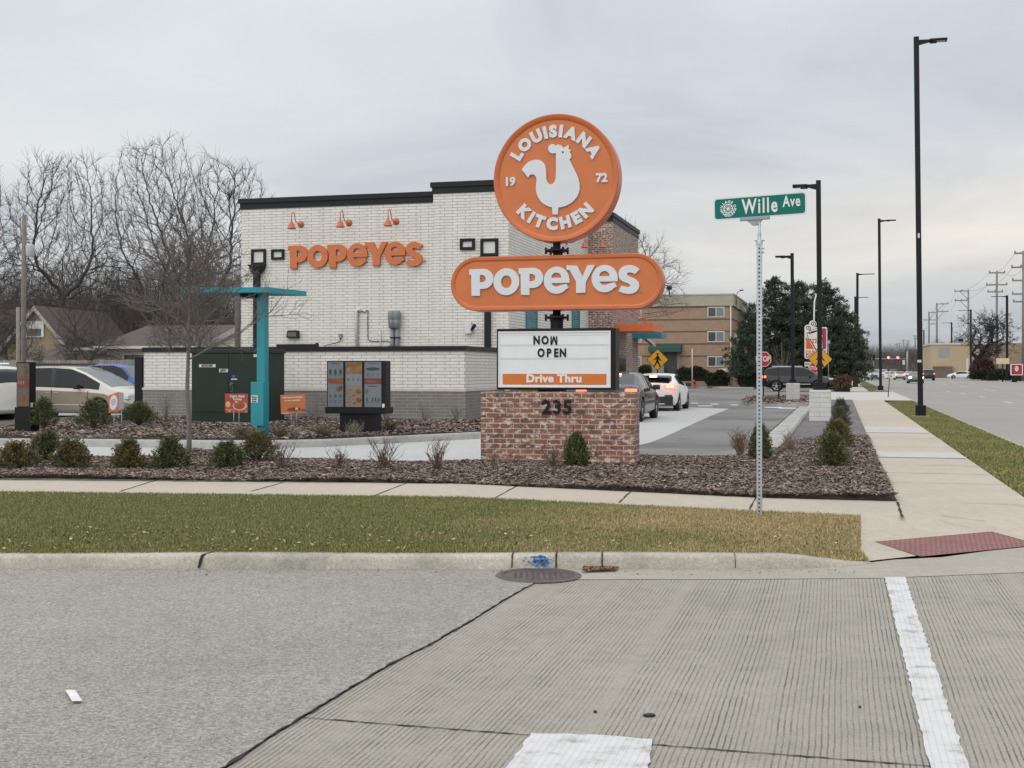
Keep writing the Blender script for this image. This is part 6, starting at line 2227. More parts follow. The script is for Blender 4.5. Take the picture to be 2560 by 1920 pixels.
def crown_tree(name, label, loc, seed, h, rx, base, tip=.012, n=3200, lean=(0, 0), forks=3, mat=None, group=None, rz=0.0, step=.40):
    """A broad bare crown: limbs compete for points scattered through a dome until they reach them all."""
    g = np.random.default_rng(seed)
    t_ = thing(name, label, 'tree', loc, rz, group)
    A = []
    while len(A) < n:
        p = g.uniform(-1, 1, 3)
        p[2] = (p[2] + 1) / 2
        q = math.hypot(p[0], p[1])
        top = math.sqrt(max(0, 1 - q * q)) ** 1.1
        low = .05 + .34 * (1 - q) + .12 * math.sin(4 * math.atan2(p[1], p[0]) + seed)
        if q < 1 and low < p[2] < top * (.93 + .10 * math.sin(5 * p[0] + seed) * math.cos(4 * p[1])) and (q * q + (p[2] / 1.0) ** 2 > .20 or g.random() < .5):
            A.append((p[0] * rx + lean[0] * p[2] * h, p[1] * rx * .85 + lean[1] * p[2] * h, base * .75 + (h - base * .75) * p[2]))
    A = np.array(A)
    N, par = [], []
    def add(p, k):
        N.append(np.array(p, float)); par.append(k)
        return len(N) - 1
    k = add((0, 0, -.1), -1)
    m = int(base / step)
    for i in range(1, m + 1):
        k = add((lean[0] * base * i / m + .10 * math.sin(i * .5 + seed), lean[1] * base * i / m, base * i / m), k)
    top = k
    a0 = g.uniform(0, 6.28)
    for f in range(forks):                 # main limbs leave the trunk before the competition starts
        k = top if f < 2 else max(1, top - int(m * .25 * f / forks) - 1)
        a = a0 + f * 6.283 / forks
        d_ = np.array([math.cos(a) * .85, math.sin(a) * .85, 1.0])
        for i in range(int(h * .16 / step)):
            d_ = d_ / np.linalg.norm(d_)
            k = add(N[k] + d_ * step + g.normal(0, .03, 3), k)
            d_ = d_ + g.normal(0, .10, 3) + np.array([0, 0, .05])
    P = np.array(N)
    D = np.linalg.norm(A[:, None] - P[None], axis=2)
    near, dist = D.argmin(1), D.min(1)
    alive = np.ones(len(A), bool)
    for it in range(140):
        idx = np.where(alive)[0]
        if len(idx) == 0:
            break
        P = np.array(N)
        dv_ = A[idx] - P[near[idx]]
        dv_ /= np.linalg.norm(dv_, axis=1)[:, None] + 1e-9
        acc = np.zeros((len(N), 3))
        np.add.at(acc, near[idx], dv_)
        src = np.unique(near[idx])
        new = []
        for s_ in src:
            d_ = acc[s_]
            l = np.linalg.norm(d_)
            if l < 1e-3:
                continue
            gp = N[s_] - N[par[s_]] if par[s_] >= 0 else np.array([0, 0, 1.])
            d_ = d_ / l + .30 * gp / (np.linalg.norm(gp) + 1e-9) + g.normal(0, .12, 3)
            d_ /= np.linalg.norm(d_)
            new.append(add(N[s_] + d_ * step, int(s_)))
        if not new:
            break
        Q = np.array([N[i] for i in new])
        D = np.linalg.norm(A[idx][:, None] - Q[None], axis=2)
        b = D.argmin(1); bd = D.min(1)
        up_ = bd < dist[idx]
        near[idx[up_]] = np.array(new)[b[up_]]
        dist[idx[up_]] = bd[up_]
        alive &= dist > step * 1.25
    nn = len(N)
    P = np.array(N)                        # straighten the zigzags: each limb is relaxed between its ends
    pa = np.array(par)
    for _ in range(4):
        mean = np.zeros_like(P); cnt = np.zeros(nn)
        np.add.at(mean, pa[1:], P[1:]); np.add.at(cnt, pa[1:], 1)
        has = cnt > 0
        mean[has] /= cnt[has][:, None]
        Q = P.copy()
        Q[1:] = np.where(has[1:, None], .5 * P[1:] + .25 * (P[pa[1:]] + mean[1:]), P[1:])
        P = Q
    N = [P[i] for i in range(nn)]
    ch = [[] for _ in range(nn)]
    for i, p in enumerate(par):
        if p >= 0:
            ch[p].append(i)
    R = np.zeros(nn)
    for i in range(nn - 1, -1, -1):
        R[i] = tip if not ch[i] else sum(R[c_] ** 2.25 for c_ in ch[i]) ** (1 / 2.25)
    tr, cr = MB(), MB()
    def chain(i0, start):
        seq = [start] if start is not None else []
        i = i0
        while True:
            seq.append(i)
            if not ch[i]:
                break
            c_ = sorted(ch[i], key=lambda q: -R[q])
            for o in c_[1:]:
                todo.append((o, i))
            i = c_[0]
        rad = [min(R[i0], R[q]) if j == 0 else R[q] for j, q in enumerate(seq)]
        big_ = rad[min(1, len(rad) - 1)] > tip * 6
        (tr if big_ else cr).tube([N[q] for q in seq], rad, 7 if big_ else (4 if rad[0] > tip * 2.2 else 3), cap=False)
    todo = [(0, None)]
    while todo:
        i, s_ = todo.pop()
        chain(i, s_)
    cen = np.array([lean[0] * h * .5, lean[1] * h * .5, h * .45])
    for i in range(m, nn):                 # a haze of fine twigs on every thin branch
        if R[i] > tip * 3.2:
            continue
        for _ in range(3 if ch[i] else 4):
            d_ = (N[i] - N[par[i]]) / step + g.normal(0, .55, 3) + .35 * (N[i] - cen) / h + np.array([0, 0, .22])
            d_ /= np.linalg.norm(d_)
            L_ = g.uniform(.35, .95)
            mid = N[i] + d_ * L_ * .5
            e = mid + (d_ + g.normal(0, .25, 3)) * L_ * .5
            cr.tube([N[i], mid, e], [tip * .75, tip * .6, tip * .35], 3, cap=False)
    tr.build('trunk', mat or M_TWIG, t_)
    cr.build('crown', mat or M_TWIG, t_)
    return t_
def crown_top(src):
    return max(v.co.z for ch in src.children for v in ch.data.vertices)
GB = 'bare trees behind the restaurant lot'
def big(u, v, Y, label, seed, wpx, base, **k):
    return crown_tree('bare_tree', label, (px(u, Y), Y, 0), seed, hz(v, Y) * 1.06, wpx / 2 / F * Y, base, group=GB, **k)
t_a = big(160, 358, 74, 'big forked bare tree behind the fence, left of centre', 11, 345, 6.0, forks=3)
t_b = big(425, 326, 78, 'tallest bare tree with a leaning trunk behind the brown roof', 5, 335, 6.4, lean=(-.075, 0), forks=4)
t_c = big(490, 376, 72, 'bare tree whose crown reaches over the white wall corner', 23, 340, 5.6, lean=(.15, 0), forks=3)
t_d = big(-70, 420, 70, 'bare tree at the far left edge with low reaching limbs', 31, 330, 4.4, forks=4)
dupspec = [(95, 660, 92, .7, t_a, 'thin bare tree behind the gabled tan house'), (310, 660, 86, 2.1, t_b, 'low bare tree above the white sided house'), (262, 600, 96, 3.3, t_c, 'bare tree far behind between the two biggest trees'), (385, 640, 84, 1.3, t_d, 'low dense bare tree over the brown hip roof'), (560, 640, 92, 4.0, t_b, 'bare tree close to the left edge of the white wall'), (480, 650, 82, 5.2, t_a, 'low bare tree left of the teal canopy roof'), (30, 670, 88, 2.6, t_c, 'bare tree behind the wooden utility pole'), (150, 640, 84, 4.6, t_b, 'small bare tree right of the tan gable'), (350, 640, 100, .2, t_d, 'pale far bare tree behind the tallest one')]
for u, v, Y, rz, src, lab in dupspec:
    h0 = crown_top(src)
    s_ = hz(v, Y) / h0
    dup(src, (px(u, Y), Y, 0), rz, (s_ * 1.15, s_ * 1.15, s_), lab, GB)
for u, v, Y, rz, src, lab in ((240, 720, 57.5, 2.7, t_c, 'small bare tree before the white sided house'), (20, 730, 56.5, 4.4, t_b, 'small bare tree at the far left before the red roof'), (455, 745, 57, .5, t_a, 'small bare tree behind the slim young tree')):
    s_ = hz(v, Y) / crown_top(src)
    dup(src, (px(u, Y), Y, 0), rz, (s_ * 1.35, s_ * 1.35, s_), lab, GB)
t_e = big(1570, 560, 84, 'bare tree behind the brick tower and the long name panel', 47, 310, 7.0, forks=4, n=1300)
# young street tree in the front bed: one leader with many fine ascending branches
def young_tree():
    r = random.Random(4)
    Y = 20.6
    h = hz(640, Y) - .17
    t_ = thing('young_tree', 'slim young bare tree in the front mulch bed', 'tree', (px(471, Y), Y, .17), 0)
    tr, cr = MB(), MB()
    pts = [Vector((0, 0, -.1))]
    n = 16
    for i in range(1, n + 1):
        pts.append(Vector((.022 * math.sin(i * .7) + r.uniform(-.01, .01), .02 * math.cos(i * .9), h * i / n)))
    rad = [.046 - .004 * min(1, i / 3) - .034 * max(0, (i - 3) / (n - 3)) for i in range(n + 1)]
    tr.tube(pts, rad, 8)
    def twig(p, d_, L_, rd, lv):
        m = 5 if lv < 2 else 3
        q = [p]
        dd = d_.copy()
        for i in range(m):
            dd = (dd + Vector((r.gauss(0, .13), r.gauss(0, .13), r.gauss(.07, .09)))).normalized()
            q.append(q[-1] + dd * L_ / m)
        cr.tube(q, [rd * (1 - .65 * i / m) for i in range(m + 1)], 4 if lv < 2 else 3, cap=False)
        if lv < 3:
            for i in range(1, m + 1):
                for _ in range(2 if lv < 2 else 1):
                    if r.random() < .70:
                        s_ = (Matrix.Rotation(r.uniform(0, 6.28), 3, dd) @ dd.orthogonal().normalized())
                        twig(q[i], (dd * .75 + s_ * r.uniform(.45, .9)).normalized(), L_ * r.uniform(.32, .55), max(.0042, rd * .55), lv + 1)
    for k in range(33):
        f = .48 + .50 * (k / 32) ** .85
        z = h * f
        i = min(n - 1, int(f * n))
        p = pts[i].lerp(pts[i + 1], f * n - i)
        a = k * 2.4 + r.uniform(-.4, .4)
        e = r.uniform(.30, .75) + .55 * (f - .5) / .47
        L_ = h * (.43 - .29 * (f - .5) / .47) * r.uniform(.75, 1.15)
        twig(p, Vector((math.cos(a), math.sin(a), e)).normalized(), L_, .016 - .007 * (f - .5) / .5, 0)
    tr.build('trunk', M_TWIG2, t_)
    cr.build('crown', M_TWIG2, t_)
young_tree()
# brush and evergreens behind the fence
for (u, Y, w, h, lab) in ((20, 58, 3.4, 4.0, 'dark evergreen bush behind the fence at the far left'), (188, 60, 1.9, 3.4, 'dark evergreen bush right of the gabled house'), (222, 62, 2.0, 3.1, 'dark evergreen bush left of the white sided house')):
    yew(lab, (px(u, Y), Y, .0), w, h, [(.028, .036, .022), (.022, .030, .02)], 420, .7, .5, per=18, name='evergreen_bush')
for (u, Y, h) in ((98, 51.3, 2.4), (228, 51.0, 2.5)):
    yew('small dark cone bush before the fence, ' + ('left of the roof rack' if u < 150 else 'over the van roof front'), (px(u, Y), Y, 0), .75, h, [(.026, .036, .022)], 160, 1.6, .6, per=12, name='cone_bush')

# ------------------------------------------------------------------ pines
M_PINE = pm('pine needle', (.03, .045, .028), .8, .05, 8, attr=True, spec=.15)
def pine(label, u, Y, h, r, seed, n=260, group='dark pines by the doughnut shop'):
    q = random.Random(seed)
    t_ = thing('pine_tree', label, 'tree', (px(u, Y), Y, .1), 0, group)
    o = MB().tube([(0, 0, -.2), (.1, 0, h * .5), (0, .1, h * .92)], [.26, .17, .05], 8)
    tips = []
    nb = int(n * .20)
    for i in range(nb):                       # separate boughs, each ending in rounded tufts, with gaps between
        zf = (i + q.random()) / nb
        env = (1 - zf) ** .60 * (.62 + .38 * min(1, zf * 4)) + .05
        a = i * 2.4 + q.uniform(-.5, .5)
        L_ = r * env * q.uniform(.70, 1.18)
        z = h * (.10 + .83 * zf)
        e = Vector((L_ * math.cos(a), L_ * math.sin(a), z + L_ * .16 + q.uniform(-.1, .15)))
        o.tube([(0, 0, z - .15), (e.x * .55, e.y * .55, z + .02), e], [.07, .045, .014], 4, cap=False)
        for k in range(max(4, int(L_ * 4.2))):
            f = .32 + .70 * q.random() ** .7
            sp = .16 + .30 * f * min(1, L_ / 2)
            c_ = Vector((e.x * f + q.gauss(0, sp), e.y * f + q.gauss(0, sp), z + (e.z - z) * f + q.gauss(.08, .13)))
            for m in range(8):
                d_ = Vector((q.gauss(0, 1), q.gauss(0, 1), q.gauss(.4, .7))).normalized()
                tips.append((tuple(c_ + d_ * q.uniform(.04, .26)), tuple((d_ + Vector((math.cos(a) * .3, math.sin(a) * .3, .7))).normalized())))
    V, Fq, cc = needle_cloud(tips, 7, .24, .030, [(.058, .076, .052), (.076, .094, .060), (.042, .057, .042), (.062, .078, .062)], .36)
    o.build('trunk', M_TWIG, t_)
    mesh_np('crown', V, Fq, M_PINE, t_, cc)
    return t_
for u, vt, Y, r, sd, n, lab in ((1938, 688, 113, 3.6, 3, 340, 'tallest dark pine left of the lot lamps'), (1995, 700, 116, 3.7, 8, 340, 'dark pine directly behind the farther lot lamp'), (2062, 702, 112, 3.5, 14, 340, 'dark pine directly behind the doughnut shop sign'), (2108, 772, 110, 2.6, 21, 260, 'shorter dark pine sloping down at the right end'), (1872, 782, 101, 2.0, 27, 200, 'slim dark pine hiding the apartment corner'), (2138, 838, 108, 1.5, 33, 150, 'low dark pine nearest the avenue walk')):
    pine(lab, u, Y, hz(vt, Y), r, sd, n)
dry_clump('tall pale bare shrub between the black car and the pines', (px(1955, 97), 97, .15), 3.2, hz(850, 97), 60, 97, False, pm('pale bare', (.20, .17, .145), .9, .2), 'bare_shrub', group=None)
# ------------------------------------------------------------------ cars
TAIL = pm('tail lamp lit', (.7, .02, .01), .3, 0, emit=5.0, ecol=(1.0, .10, .05))
TAILHOT = pm('brake lamp bright', (1, .3, .15), .3, 0, emit=9.0, ecol=(1.0, .42, .22))
TAILOFF = pm('tail lamp', (.30, .012, .012), .2, .1, coat=.5)
HEADL = pm('head lamp', (.55, .58, .60), .12, .05, spec=.8)
HEADON = pm('head lamp lit', (1, .97, .85), .2, 0, emit=7.0, ecol=(1, .95, .8))
PLATE = pm('licence plate', (.45, .47, .50), .4, .05)
TRIM = pm('black trim', (.02, .02, .022), .5, .1)
RIM = pm('rim alloy', (.50, .51, .53), .3, .05, metal=.6)
RIMD = pm('rim dark', (.06, .06, .065), .35, .1, metal=.5)
def paint(name, col, metal=.25):
    return pm(name, col, .5, .03, 1.5, metal=0, coat=.9, spec=.05)
def build_car(label, cat, loc, heading, P, body, lower=None, group=None, detail=2, name=None, tail=None, rim=None):
    L_, W_ = P['L'], P['W'] / 2
    t_ = thing(name or 'parked_car', label, cat, loc, heading, group)
    xs = sorted(set(list(np.linspace(0, L_, 76 if detail > 0 else 40)) + [p[0] for p in P['roof']]))
    rx, rz_ = zip(*P['roof'])
    bx, bz = zip(*P['belt'])
    wr, wx = P['wr'], P['wx']
    zb = P.get('zb', .22)
    rows = []
    for x in xs:
        t = float(np.interp(x, rx, rz_)); bt = min(float(np.interp(x, bx, bz)), t - .03)
        e = min(x, L_ - x)
        pf = 1 - .26 * max(0, 1 - e / .55) ** 2.2
        w = W_ * pf
        zl = zb + .16 * max(0, 1 - e / .6) ** 2
        za = 0
        for cxw in wx:
            dxx = abs(x - cxw)
            R_ = wr + .075
            if dxx < R_:
                za = max(za, wr + math.sqrt(R_ * R_ - dxx * dxx))
        gh = max(0.0, (t - bt) / .5)
        ins = min(1, gh)
        yr = w * (.95 - (.95 - P.get('gh', .72)) * ins)
        z2, z3 = max(zl + .12, za), max(.52, za)
        z4 = max(bt - .10, z3 + .03)
        rows.append([(0, zl), (w * .70, zl), (w * .70, max(zl, za)) if za else (w * .90, zl + .01), (w * .985, z2), (w, z3 + .005), (w * .985, z4 + .0), (w * .95, max(bt, z4 + .02)), (yr, max(t - .065, bt + .01 + .001)), (yr * .86, t - .018), (yr * .45, t), (0, t + .006)])
    nr = len(rows[0])
    ring = lambda r: r + [(-y, z) for y, z in r[-2:0:-1]]
    rr_ = [ring(r) for r in rows]
    m = len(rr_[0])
    V = [(xs[i] - L_ / 2, y, z) for i in range(len(xs)) for (y, z) in rr_[i]]
    body_f, glass_f, low_f, scr_f, pil_f = [], [], [], [], []
    gl, ws, rw = P.get('glass', []), P.get('ws'), P.get('rw')
    for i in range(len(xs) - 1):
        xm_ = (xs[i] + xs[i + 1]) / 2
        for j in range(m):
            j2 = (j + 1) % m
            jj = j if j < nr - 1 else m - 1 - j
            q = (i * m + j2, (i + 1) * m + j2, (i + 1) * m + j, i * m + j)
            top = min(rows[i][7][1], rows[i + 1][7][1]) - max(rows[i][6][1], rows[i + 1][6][1])
            if jj == 6 and any(a < xm_ < b for a, b in gl) and top > .02:
                glass_f.append(q)
            elif jj == 6 and top > .02 and any(a < xm_ < b for a, b in P.get('pillar', [])):
                pil_f.append(q)
            elif jj in (8, 9) and ws and ws[0] < xm_ < ws[1]:
                scr_f.append(q)
            elif jj in (8, 9) and rw and rw[0] < xm_ < rw[1]:
                glass_f.append(q)
            elif lower and jj <= 4:
                low_f.append(q)
            else:
                body_f.append(q)
    body_f += [list(range(m))[::-1], [(len(xs) - 1) * m + k for k in range(m)]]
    def sub(name_, fs, mat, par, smooth=True):
        o = MB()
        used = sorted({i for f in fs for i in f})
        mp_ = {a: b for b, a in enumerate(used)}
        o.add([V[i] for i in used], [[mp_[i] for i in f] for f in fs], 0, smooth)
        o.keep = True
        return o.build(name_, mat, par)
    b = sub('body', body_f, body, t_)
    if hasattr(b.data, 'set_sharp_from_angle'):
        b.data.set_sharp_from_angle(angle=math.radians(40))
    if low_f:
        sub('lower_panel', low_f, lower, t_)
    if glass_f:
        sub('window', glass_f, WGLASS, t_)
    if scr_f:
        sub('windscreen', scr_f, SCREEN, t_)
    if pil_f:
        sub('window_pillar', pil_f, TRIM, t_)
    # wheels
    for cxw in wx:
        for s_ in (1, -1):
            yo = W_ - .005
            o = MB()
            tw = .21
            prof = [(wr * .62, 0), (wr * .93, -.002), (wr, .03), (wr, tw - .03), (wr * .93, tw), (wr * .55, tw)]
            o.lathe([(r, s_ * (yo - h)) for r, h in prof], 24, 'y', (cxw - L_ / 2, 0, wr))
            wh = o.build('wheel', RUBBER, t_)
            o = MB()
            o.lathe([(wr * .66, s_ * (yo - .0)), (wr * .60, s_ * (yo - .03)), (wr * .58, s_ * (yo - .07)), (0, s_ * (yo - .075))], 24, 'y', (cxw - L_ / 2, 0, wr), 1)
            for k in range(5):
                a = k * 2 * math.pi / 5 + .3
                ca, sa = math.cos(a), math.sin(a)
                pts = [(wr * .08, -.045), (wr * .62, -.04), (wr * .62, .04), (wr * .08, .045)]
                vs = [((cxw - L_ / 2) + x * ca - y * sa, s_ * (yo - .012 - (.0 if x > .1 else .01)), wr + x * sa + y * ca) for x, y in pts]
                o.add(vs, [(0, 1, 2, 3), (3, 2, 1, 0)], 0)
            o.lathe([(wr * .67, s_ * (yo + .002)), (wr * .60, s_ * (yo - .004))], 24, 'y', (cxw - L_ / 2, 0, wr), 0)
            o.lathe([(wr * .16, s_ * (yo - .03)), (wr * .15, s_ * (yo - .008)), (0, s_ * (yo - .006))], 12, 'y', (cxw - L_ / 2, 0, wr), 0)
            o.build('rim', [rim or RIM, RIMD], wh)
    if detail == 0:
        return t_
    XB = lambda x: x - L_ / 2
    # mirrors
    mxr = P.get('mirror')
    if mxr:
        for s_ in (1, -1):
            o = MB()
            o.box(XB(mxr) - .06, XB(mxr) + .07, s_ * (W_ + .02) - (.02 if s_ > 0 else .19), s_ * (W_ + .02) + (.19 if s_ > 0 else .02), mxr_z(P) - .02, mxr_z(P) + .13, bev=.03)
            o.build('mirror', P.get('mirmat', TRIM), t_)
    # lamps as shaped blocks wrapped round the corners
    for (nm, x0, x1, y0, y1, z0, z1, mat) in P.get('blocks', []):
        for s_ in ((1, -1) if y0 >= 0 else (0,)):
            o = MB()
            ya, yb = (sorted((s_ * y0, s_ * y1)) if s_ else (y0, y1))
            o.box(XB(x0), XB(x1), ya, yb, z0, z1, bev=min(.018, (z1 - z0) * .3, abs(x1 - x0) * .3))
            o.build(nm, mat, t_)
    return t_
def mxr_z(P):
    return float(np.interp(P['mirror'], *zip(*P['belt'])))
SEDAN = dict(L=4.9, W=1.84, wr=.335, wx=(1.02, 3.85), gh=.70, zb=.19, mirror=3.02,
    roof=[(0, .92), (.10, 1.02), (.35, 1.075), (.62, 1.09), (1.05, 1.23), (1.55, 1.385), (2.1, 1.455), (2.6, 1.46), (3.05, 1.40), (3.5, 1.22), (3.85, 1.04), (4.4, .93), (4.8, .74), (4.9, .60)],
    belt=[(0, .86), (.4, .98), (1.5, .98), (3.0, .93), (3.9, .90), (4.9, .6)], glass=[(.98, 1.32), (1.40, 2.22), (2.32, 3.4)], pillar=[(2.22, 2.32)], ws=(3.02, 3.84), rw=(.66, 1.62),
    blocks=[('tail_lamp', -.015, .22, .56, .87, .80, .97, TAIL), ('number_plate', -.012, .02, -.26, .26, .68, .80, PLATE), ('rear_bumper', -.03, .12, -.72, .72, .36, .42, TRIM), ('brake_lamp', 1.42, 1.50, -.20, .20, 1.375, 1.40, TAILHOT)])
HATCH = dict(L=4.25, W=1.79, wr=.335, wx=(.80, 3.45), gh=.66, zb=.20, mirror=2.62,
    roof=[(0, .80), (.06, .98), (.14, 1.06), (.30, 1.14), (.60, 1.28), (.95, 1.375), (1.5, 1.41), (2.0, 1.40), (2.5, 1.33), (3.0, 1.13), (3.3, 1.02), (3.8, .90), (4.15, .70), (4.25, .55)],
    belt=[(0, .76), (.3, 1.02), (1.0, 1.02), (2.5, .93), (3.3, .90), (4.25, .55)], glass=[(.75, 1.35), (1.45, 2.85)], pillar=[(1.35, 1.45)], ws=(2.45, 3.28), rw=(.13, .78),
    blocks=[('tail_lamp', -.03, .20, .40, .845, .86, .985, TAIL), ('tail_lamp_core', -.04, .02, .52, .60, .89, .955, TAILHOT), ('tail_lamp_core', -.04, .02, .66, .76, .89, .96, TAILHOT), ('rear_bumper', -.04, .10, -.74, .74, .25, .56, TRIM), ('vent', -.035, .06, .44, .72, .57, .62, TRIM), ('skid_strip', -.05, .06, -.45, .45, .27, .31, CHROME)])
SUV = dict(L=5.04, W=1.98, wr=.39, wx=(1.02, 3.88), gh=.78, zb=.28, mirror=3.35,
    roof=[(0, .98), (.05, 1.20), (.22, 1.55), (.45, 1.72), (1.0, 1.77), (2.2, 1.79), (2.9, 1.75), (3.35, 1.58), (3.85, 1.24), (4.1, 1.15), (4.7, 1.06), (4.95, .92), (5.04, .70)],
    belt=[(0, 1.02), (.3, 1.16), (2.0, 1.12), (3.6, 1.06), (4.1, 1.02), (5.04, .7)], glass=[(.40, 1.15), (1.25, 2.25), (2.35, 3.6)], pillar=[(1.15, 1.25), (2.25, 2.35)], ws=(2.95, 3.82), rw=(.07, .36),
    blocks=[('tail_lamp', .02, .30, .74, .93, .98, 1.14, TAIL), ('head_lamp', 4.62, 4.93, .62, .90, .84, .97, HEADL), ('door_strip', 1.5, 3.4, .985, 1.0, .52, .56, CHROME), ('roof_rail', .7, 2.8, .66, .70, 1.78, 1.83, CHROME), ('front_grille', 4.93, 5.03, -.5, .5, .62, .86, TRIM)])
VAN = dict(L=5.08, W=1.96, wr=.345, wx=(.95, 4.0), gh=.81, zb=.24, mirror=3.30,
    roof=[(0, .80), (.05, 1.15), (.25, 1.55), (.50, 1.68), (1.2, 1.73), (2.3, 1.745), (2.95, 1.70), (3.4, 1.54), (3.9, 1.30), (4.36, 1.08), (4.65, 1.0), (4.92, .88), (5.08, .64)],
    belt=[(0, 1.02), (.3, 1.09), (2.0, 1.07), (3.6, 1.02), (4.2, .97), (5.08, .64)], glass=[(.25, .98), (1.05, 2.26), (2.36, 3.98)], pillar=[(.98, 1.05), (2.26, 2.36)], ws=(3.0, 4.34), rw=(.06, .42),
    blocks=[('tail_lamp', .0, .16, .80, .94, .82, 1.14, TAILOFF), ('head_lamp', 4.66, 5.0, .58, .88, .70, .83, HEADL), ('side_moulding', 1.3, 3.65, .965, .992, .50, .535, paint('moulding pale', (.50, .47, .40))), ('door_handle', 2.10, 2.26, .95, .985, .875, .91, paint('handle tan', (.42, .38, .31))), ('door_handle', 2.40, 2.56, .95, .985, .875, .91, paint('handle tan', (.42, .38, .31))), ('door_seam', 2.315, 2.325, .965, .984, .34, 1.0, TRIM), ('door_seam', 3.62, 3.63, .965, .984, .45, .96, TRIM), ('roof_rail', .8, 2.8, .60, .68, 1.76, 1.83, TRIM), ('front_grille', 4.96, 5.07, -.45, .45, .52, .70, TRIM)])
PICK = dict(L=5.6, W=1.95, wr=.39, wx=(1.15, 4.5), gh=.80, zb=.34, mirror=3.75,
    roof=[(0, 1.10), (.02, 1.16), (1.85, 1.16), (1.90, 1.18), (1.98, 1.55), (2.1, 1.80), (2.5, 1.85), (3.2, 1.85), (3.55, 1.75), (4.05, 1.30), (4.2, 1.22), (5.2, 1.14), (5.5, 1.02), (5.6, .75)],
    belt=[(0, 1.08), (1.9, 1.12), (3.0, 1.12), (4.1, 1.10), (5.6, .75)], glass=[(2.08, 2.68), (2.78, 3.85)], pillar=[(2.68, 2.78)], ws=(3.50, 4.02), rw=(1.93, 2.06),
    blocks=[('tail_lamp', -.02, .1, .84, .96, .80, 1.06, TAILOFF), ('head_lamp', 5.2, 5.5, .66, .93, .88, 1.02, HEADL), ('front_grille', 5.45, 5.6, -.6, .6, .7, .98, TRIM)])
# heading: local +x points this way (angle from world x); the lot runs along S and T
hS, hT = math.pi / 2 - ANG, -ANG
def ground(x, y, z):
    return (x, y, z)
rwh = (px(1606, 35.9), 35.9)
sc_ = Vector((rwh[0], rwh[1])) + Vector((-T[0], -T[1])) * .90 + Vector(S) * (2.45 - 1.02)
build_car('dark grey sedan with red tail lamps lit, waiting behind the brick sign', 'car', (sc_.x, sc_.y, GL), hS, SEDAN, paint('dark grey paint', (.022, .024, .028), .5), name='waiting_car')
rwh = (px(1698, 45.6), 45.6)
sc_ = Vector((rwh[0], rwh[1])) + Vector((-T[0], -T[1])) * .87 + Vector(S) * (2.12 - .80)
wc = build_car('white hatchback with black lower bumper and brake lamps lit in the drive lane', 'car', (sc_.x, sc_.y, .08), hS, HATCH, paint('white paint', (.66, .68, .71), 0), name='waiting_car')
o = MB().box(-2.125 + .16, -2.125 + .60, -.56, .56, 1.325, 1.35, bev=.01)
o.build('spoiler', paint('spoiler white', (.60, .62, .65), 0), wc)
MB().box(-2.125 + .15, -2.125 + .19, -.13, .13, 1.27, 1.325, bev=.01).build('brake_lamp', TAILHOT, wc)
xm_ = px((1911 + 2081) / 2, 88)
build_car('black sport utility car crossing the lot exit with silver wheels', 'car', (xm_, 88, GL - .02), hT, SUV, paint('black paint', (.006, .007, .010), .4), name='moving_car')
build_car('two tone white and gold minivan parked before the wooden fence', 'minivan', (px(190, 39.6), 39.6, .0), hT, VAN, paint('van white', (.53, .505, .445), .1), paint('van gold', (.255, .230, .180), .35))
build_car('bright blue pickup truck parked behind the minivan', 'pickup truck', (px(318, 46.5) - .6, 47.0, .0), hT, PICK, paint('blue paint', (.012, .06, .32), .3), rim=RIMD)
xq = Vector((px(37, 36.4), 36.4)) - Vector(T) * 2.52
build_car('white sport utility car cut off by the left edge of the view', 'car', (xq.x, xq.y, .0), math.pi * 0 + hT + math.pi, SUV, paint('white paint2', (.62, .61, .57), 0), name='parked_car')
SUVW = dict(SUV)
# traffic on the avenue
def avcar(label, u, v, P, col, toward, detail=1, Y=None, lit=False, cat='car', metal=.2):
    Y = Y or 1.6 * F / (v - HZ)
    Pn = dict(P)
    if lit:
        Pn['blocks'] = [b for b in P['blocks'] if b[0] != 'head_lamp'] + [('head_lamp', P['L'] - .35, P['L'] - .04, .55, .85, .62, .80, HEADON), ('bumper', P['L'] - .06, P['L'] + .02, -.7, .7, .3, .45, TRIM)]
    if toward is None:
        hd = hT + math.pi
    else:
        hd = hS + (math.pi if toward else 0)
    return build_car(label, cat, (px(u, Y), Y, .0), hd, Pn, paint('car paint %d' % len(MATS), col, metal), name='distant_car', group='cars on the avenue', detail=detail)
avcar('grey blue car coming toward the view with one bright headlamp', 2288, 952, SEDAN, (.075, .09, .10), True, Y=152, lit=True)
avcar('dark green black car seen from behind right of the tallest lamp', 2319, 945, SUV, (.016, .024, .024), False, Y=196)
avcar('white car turning into the driveway before the tan building', 2402, 941, SEDAN, (.62, .63, .64), None, Y=232)
avcar('white pickup truck farthest left in the avenue queue', 2168, 940, PICK, (.45, .44, .46), True, Y=212, cat='pickup truck')
avcar('silver car in the queue just left of the second street lamp', 2185, 941, SUV, (.34, .36, .39), True, Y=200)
avcar('white car with red tail lamp just right of the small white sign', 2249, 942, HATCH, (.50, .48, .46), False, Y=205)
avcar('white car half hidden right of the second street lamp', 2207, 940, SUV, (.40, .41, .43), True, Y=235)
avcar('pale car behind the traffic signal pole', 2272, 936, SEDAN, (.5, .52, .55), True, Y=270)
avcar('long white truck far off in the left lane', 2152, 936, SUV, (.5, .51, .52), True, Y=280)
avcar('dark car far off behind the small white sign', 2233, 936, SUV, (.05, .05, .055), False, Y=275)

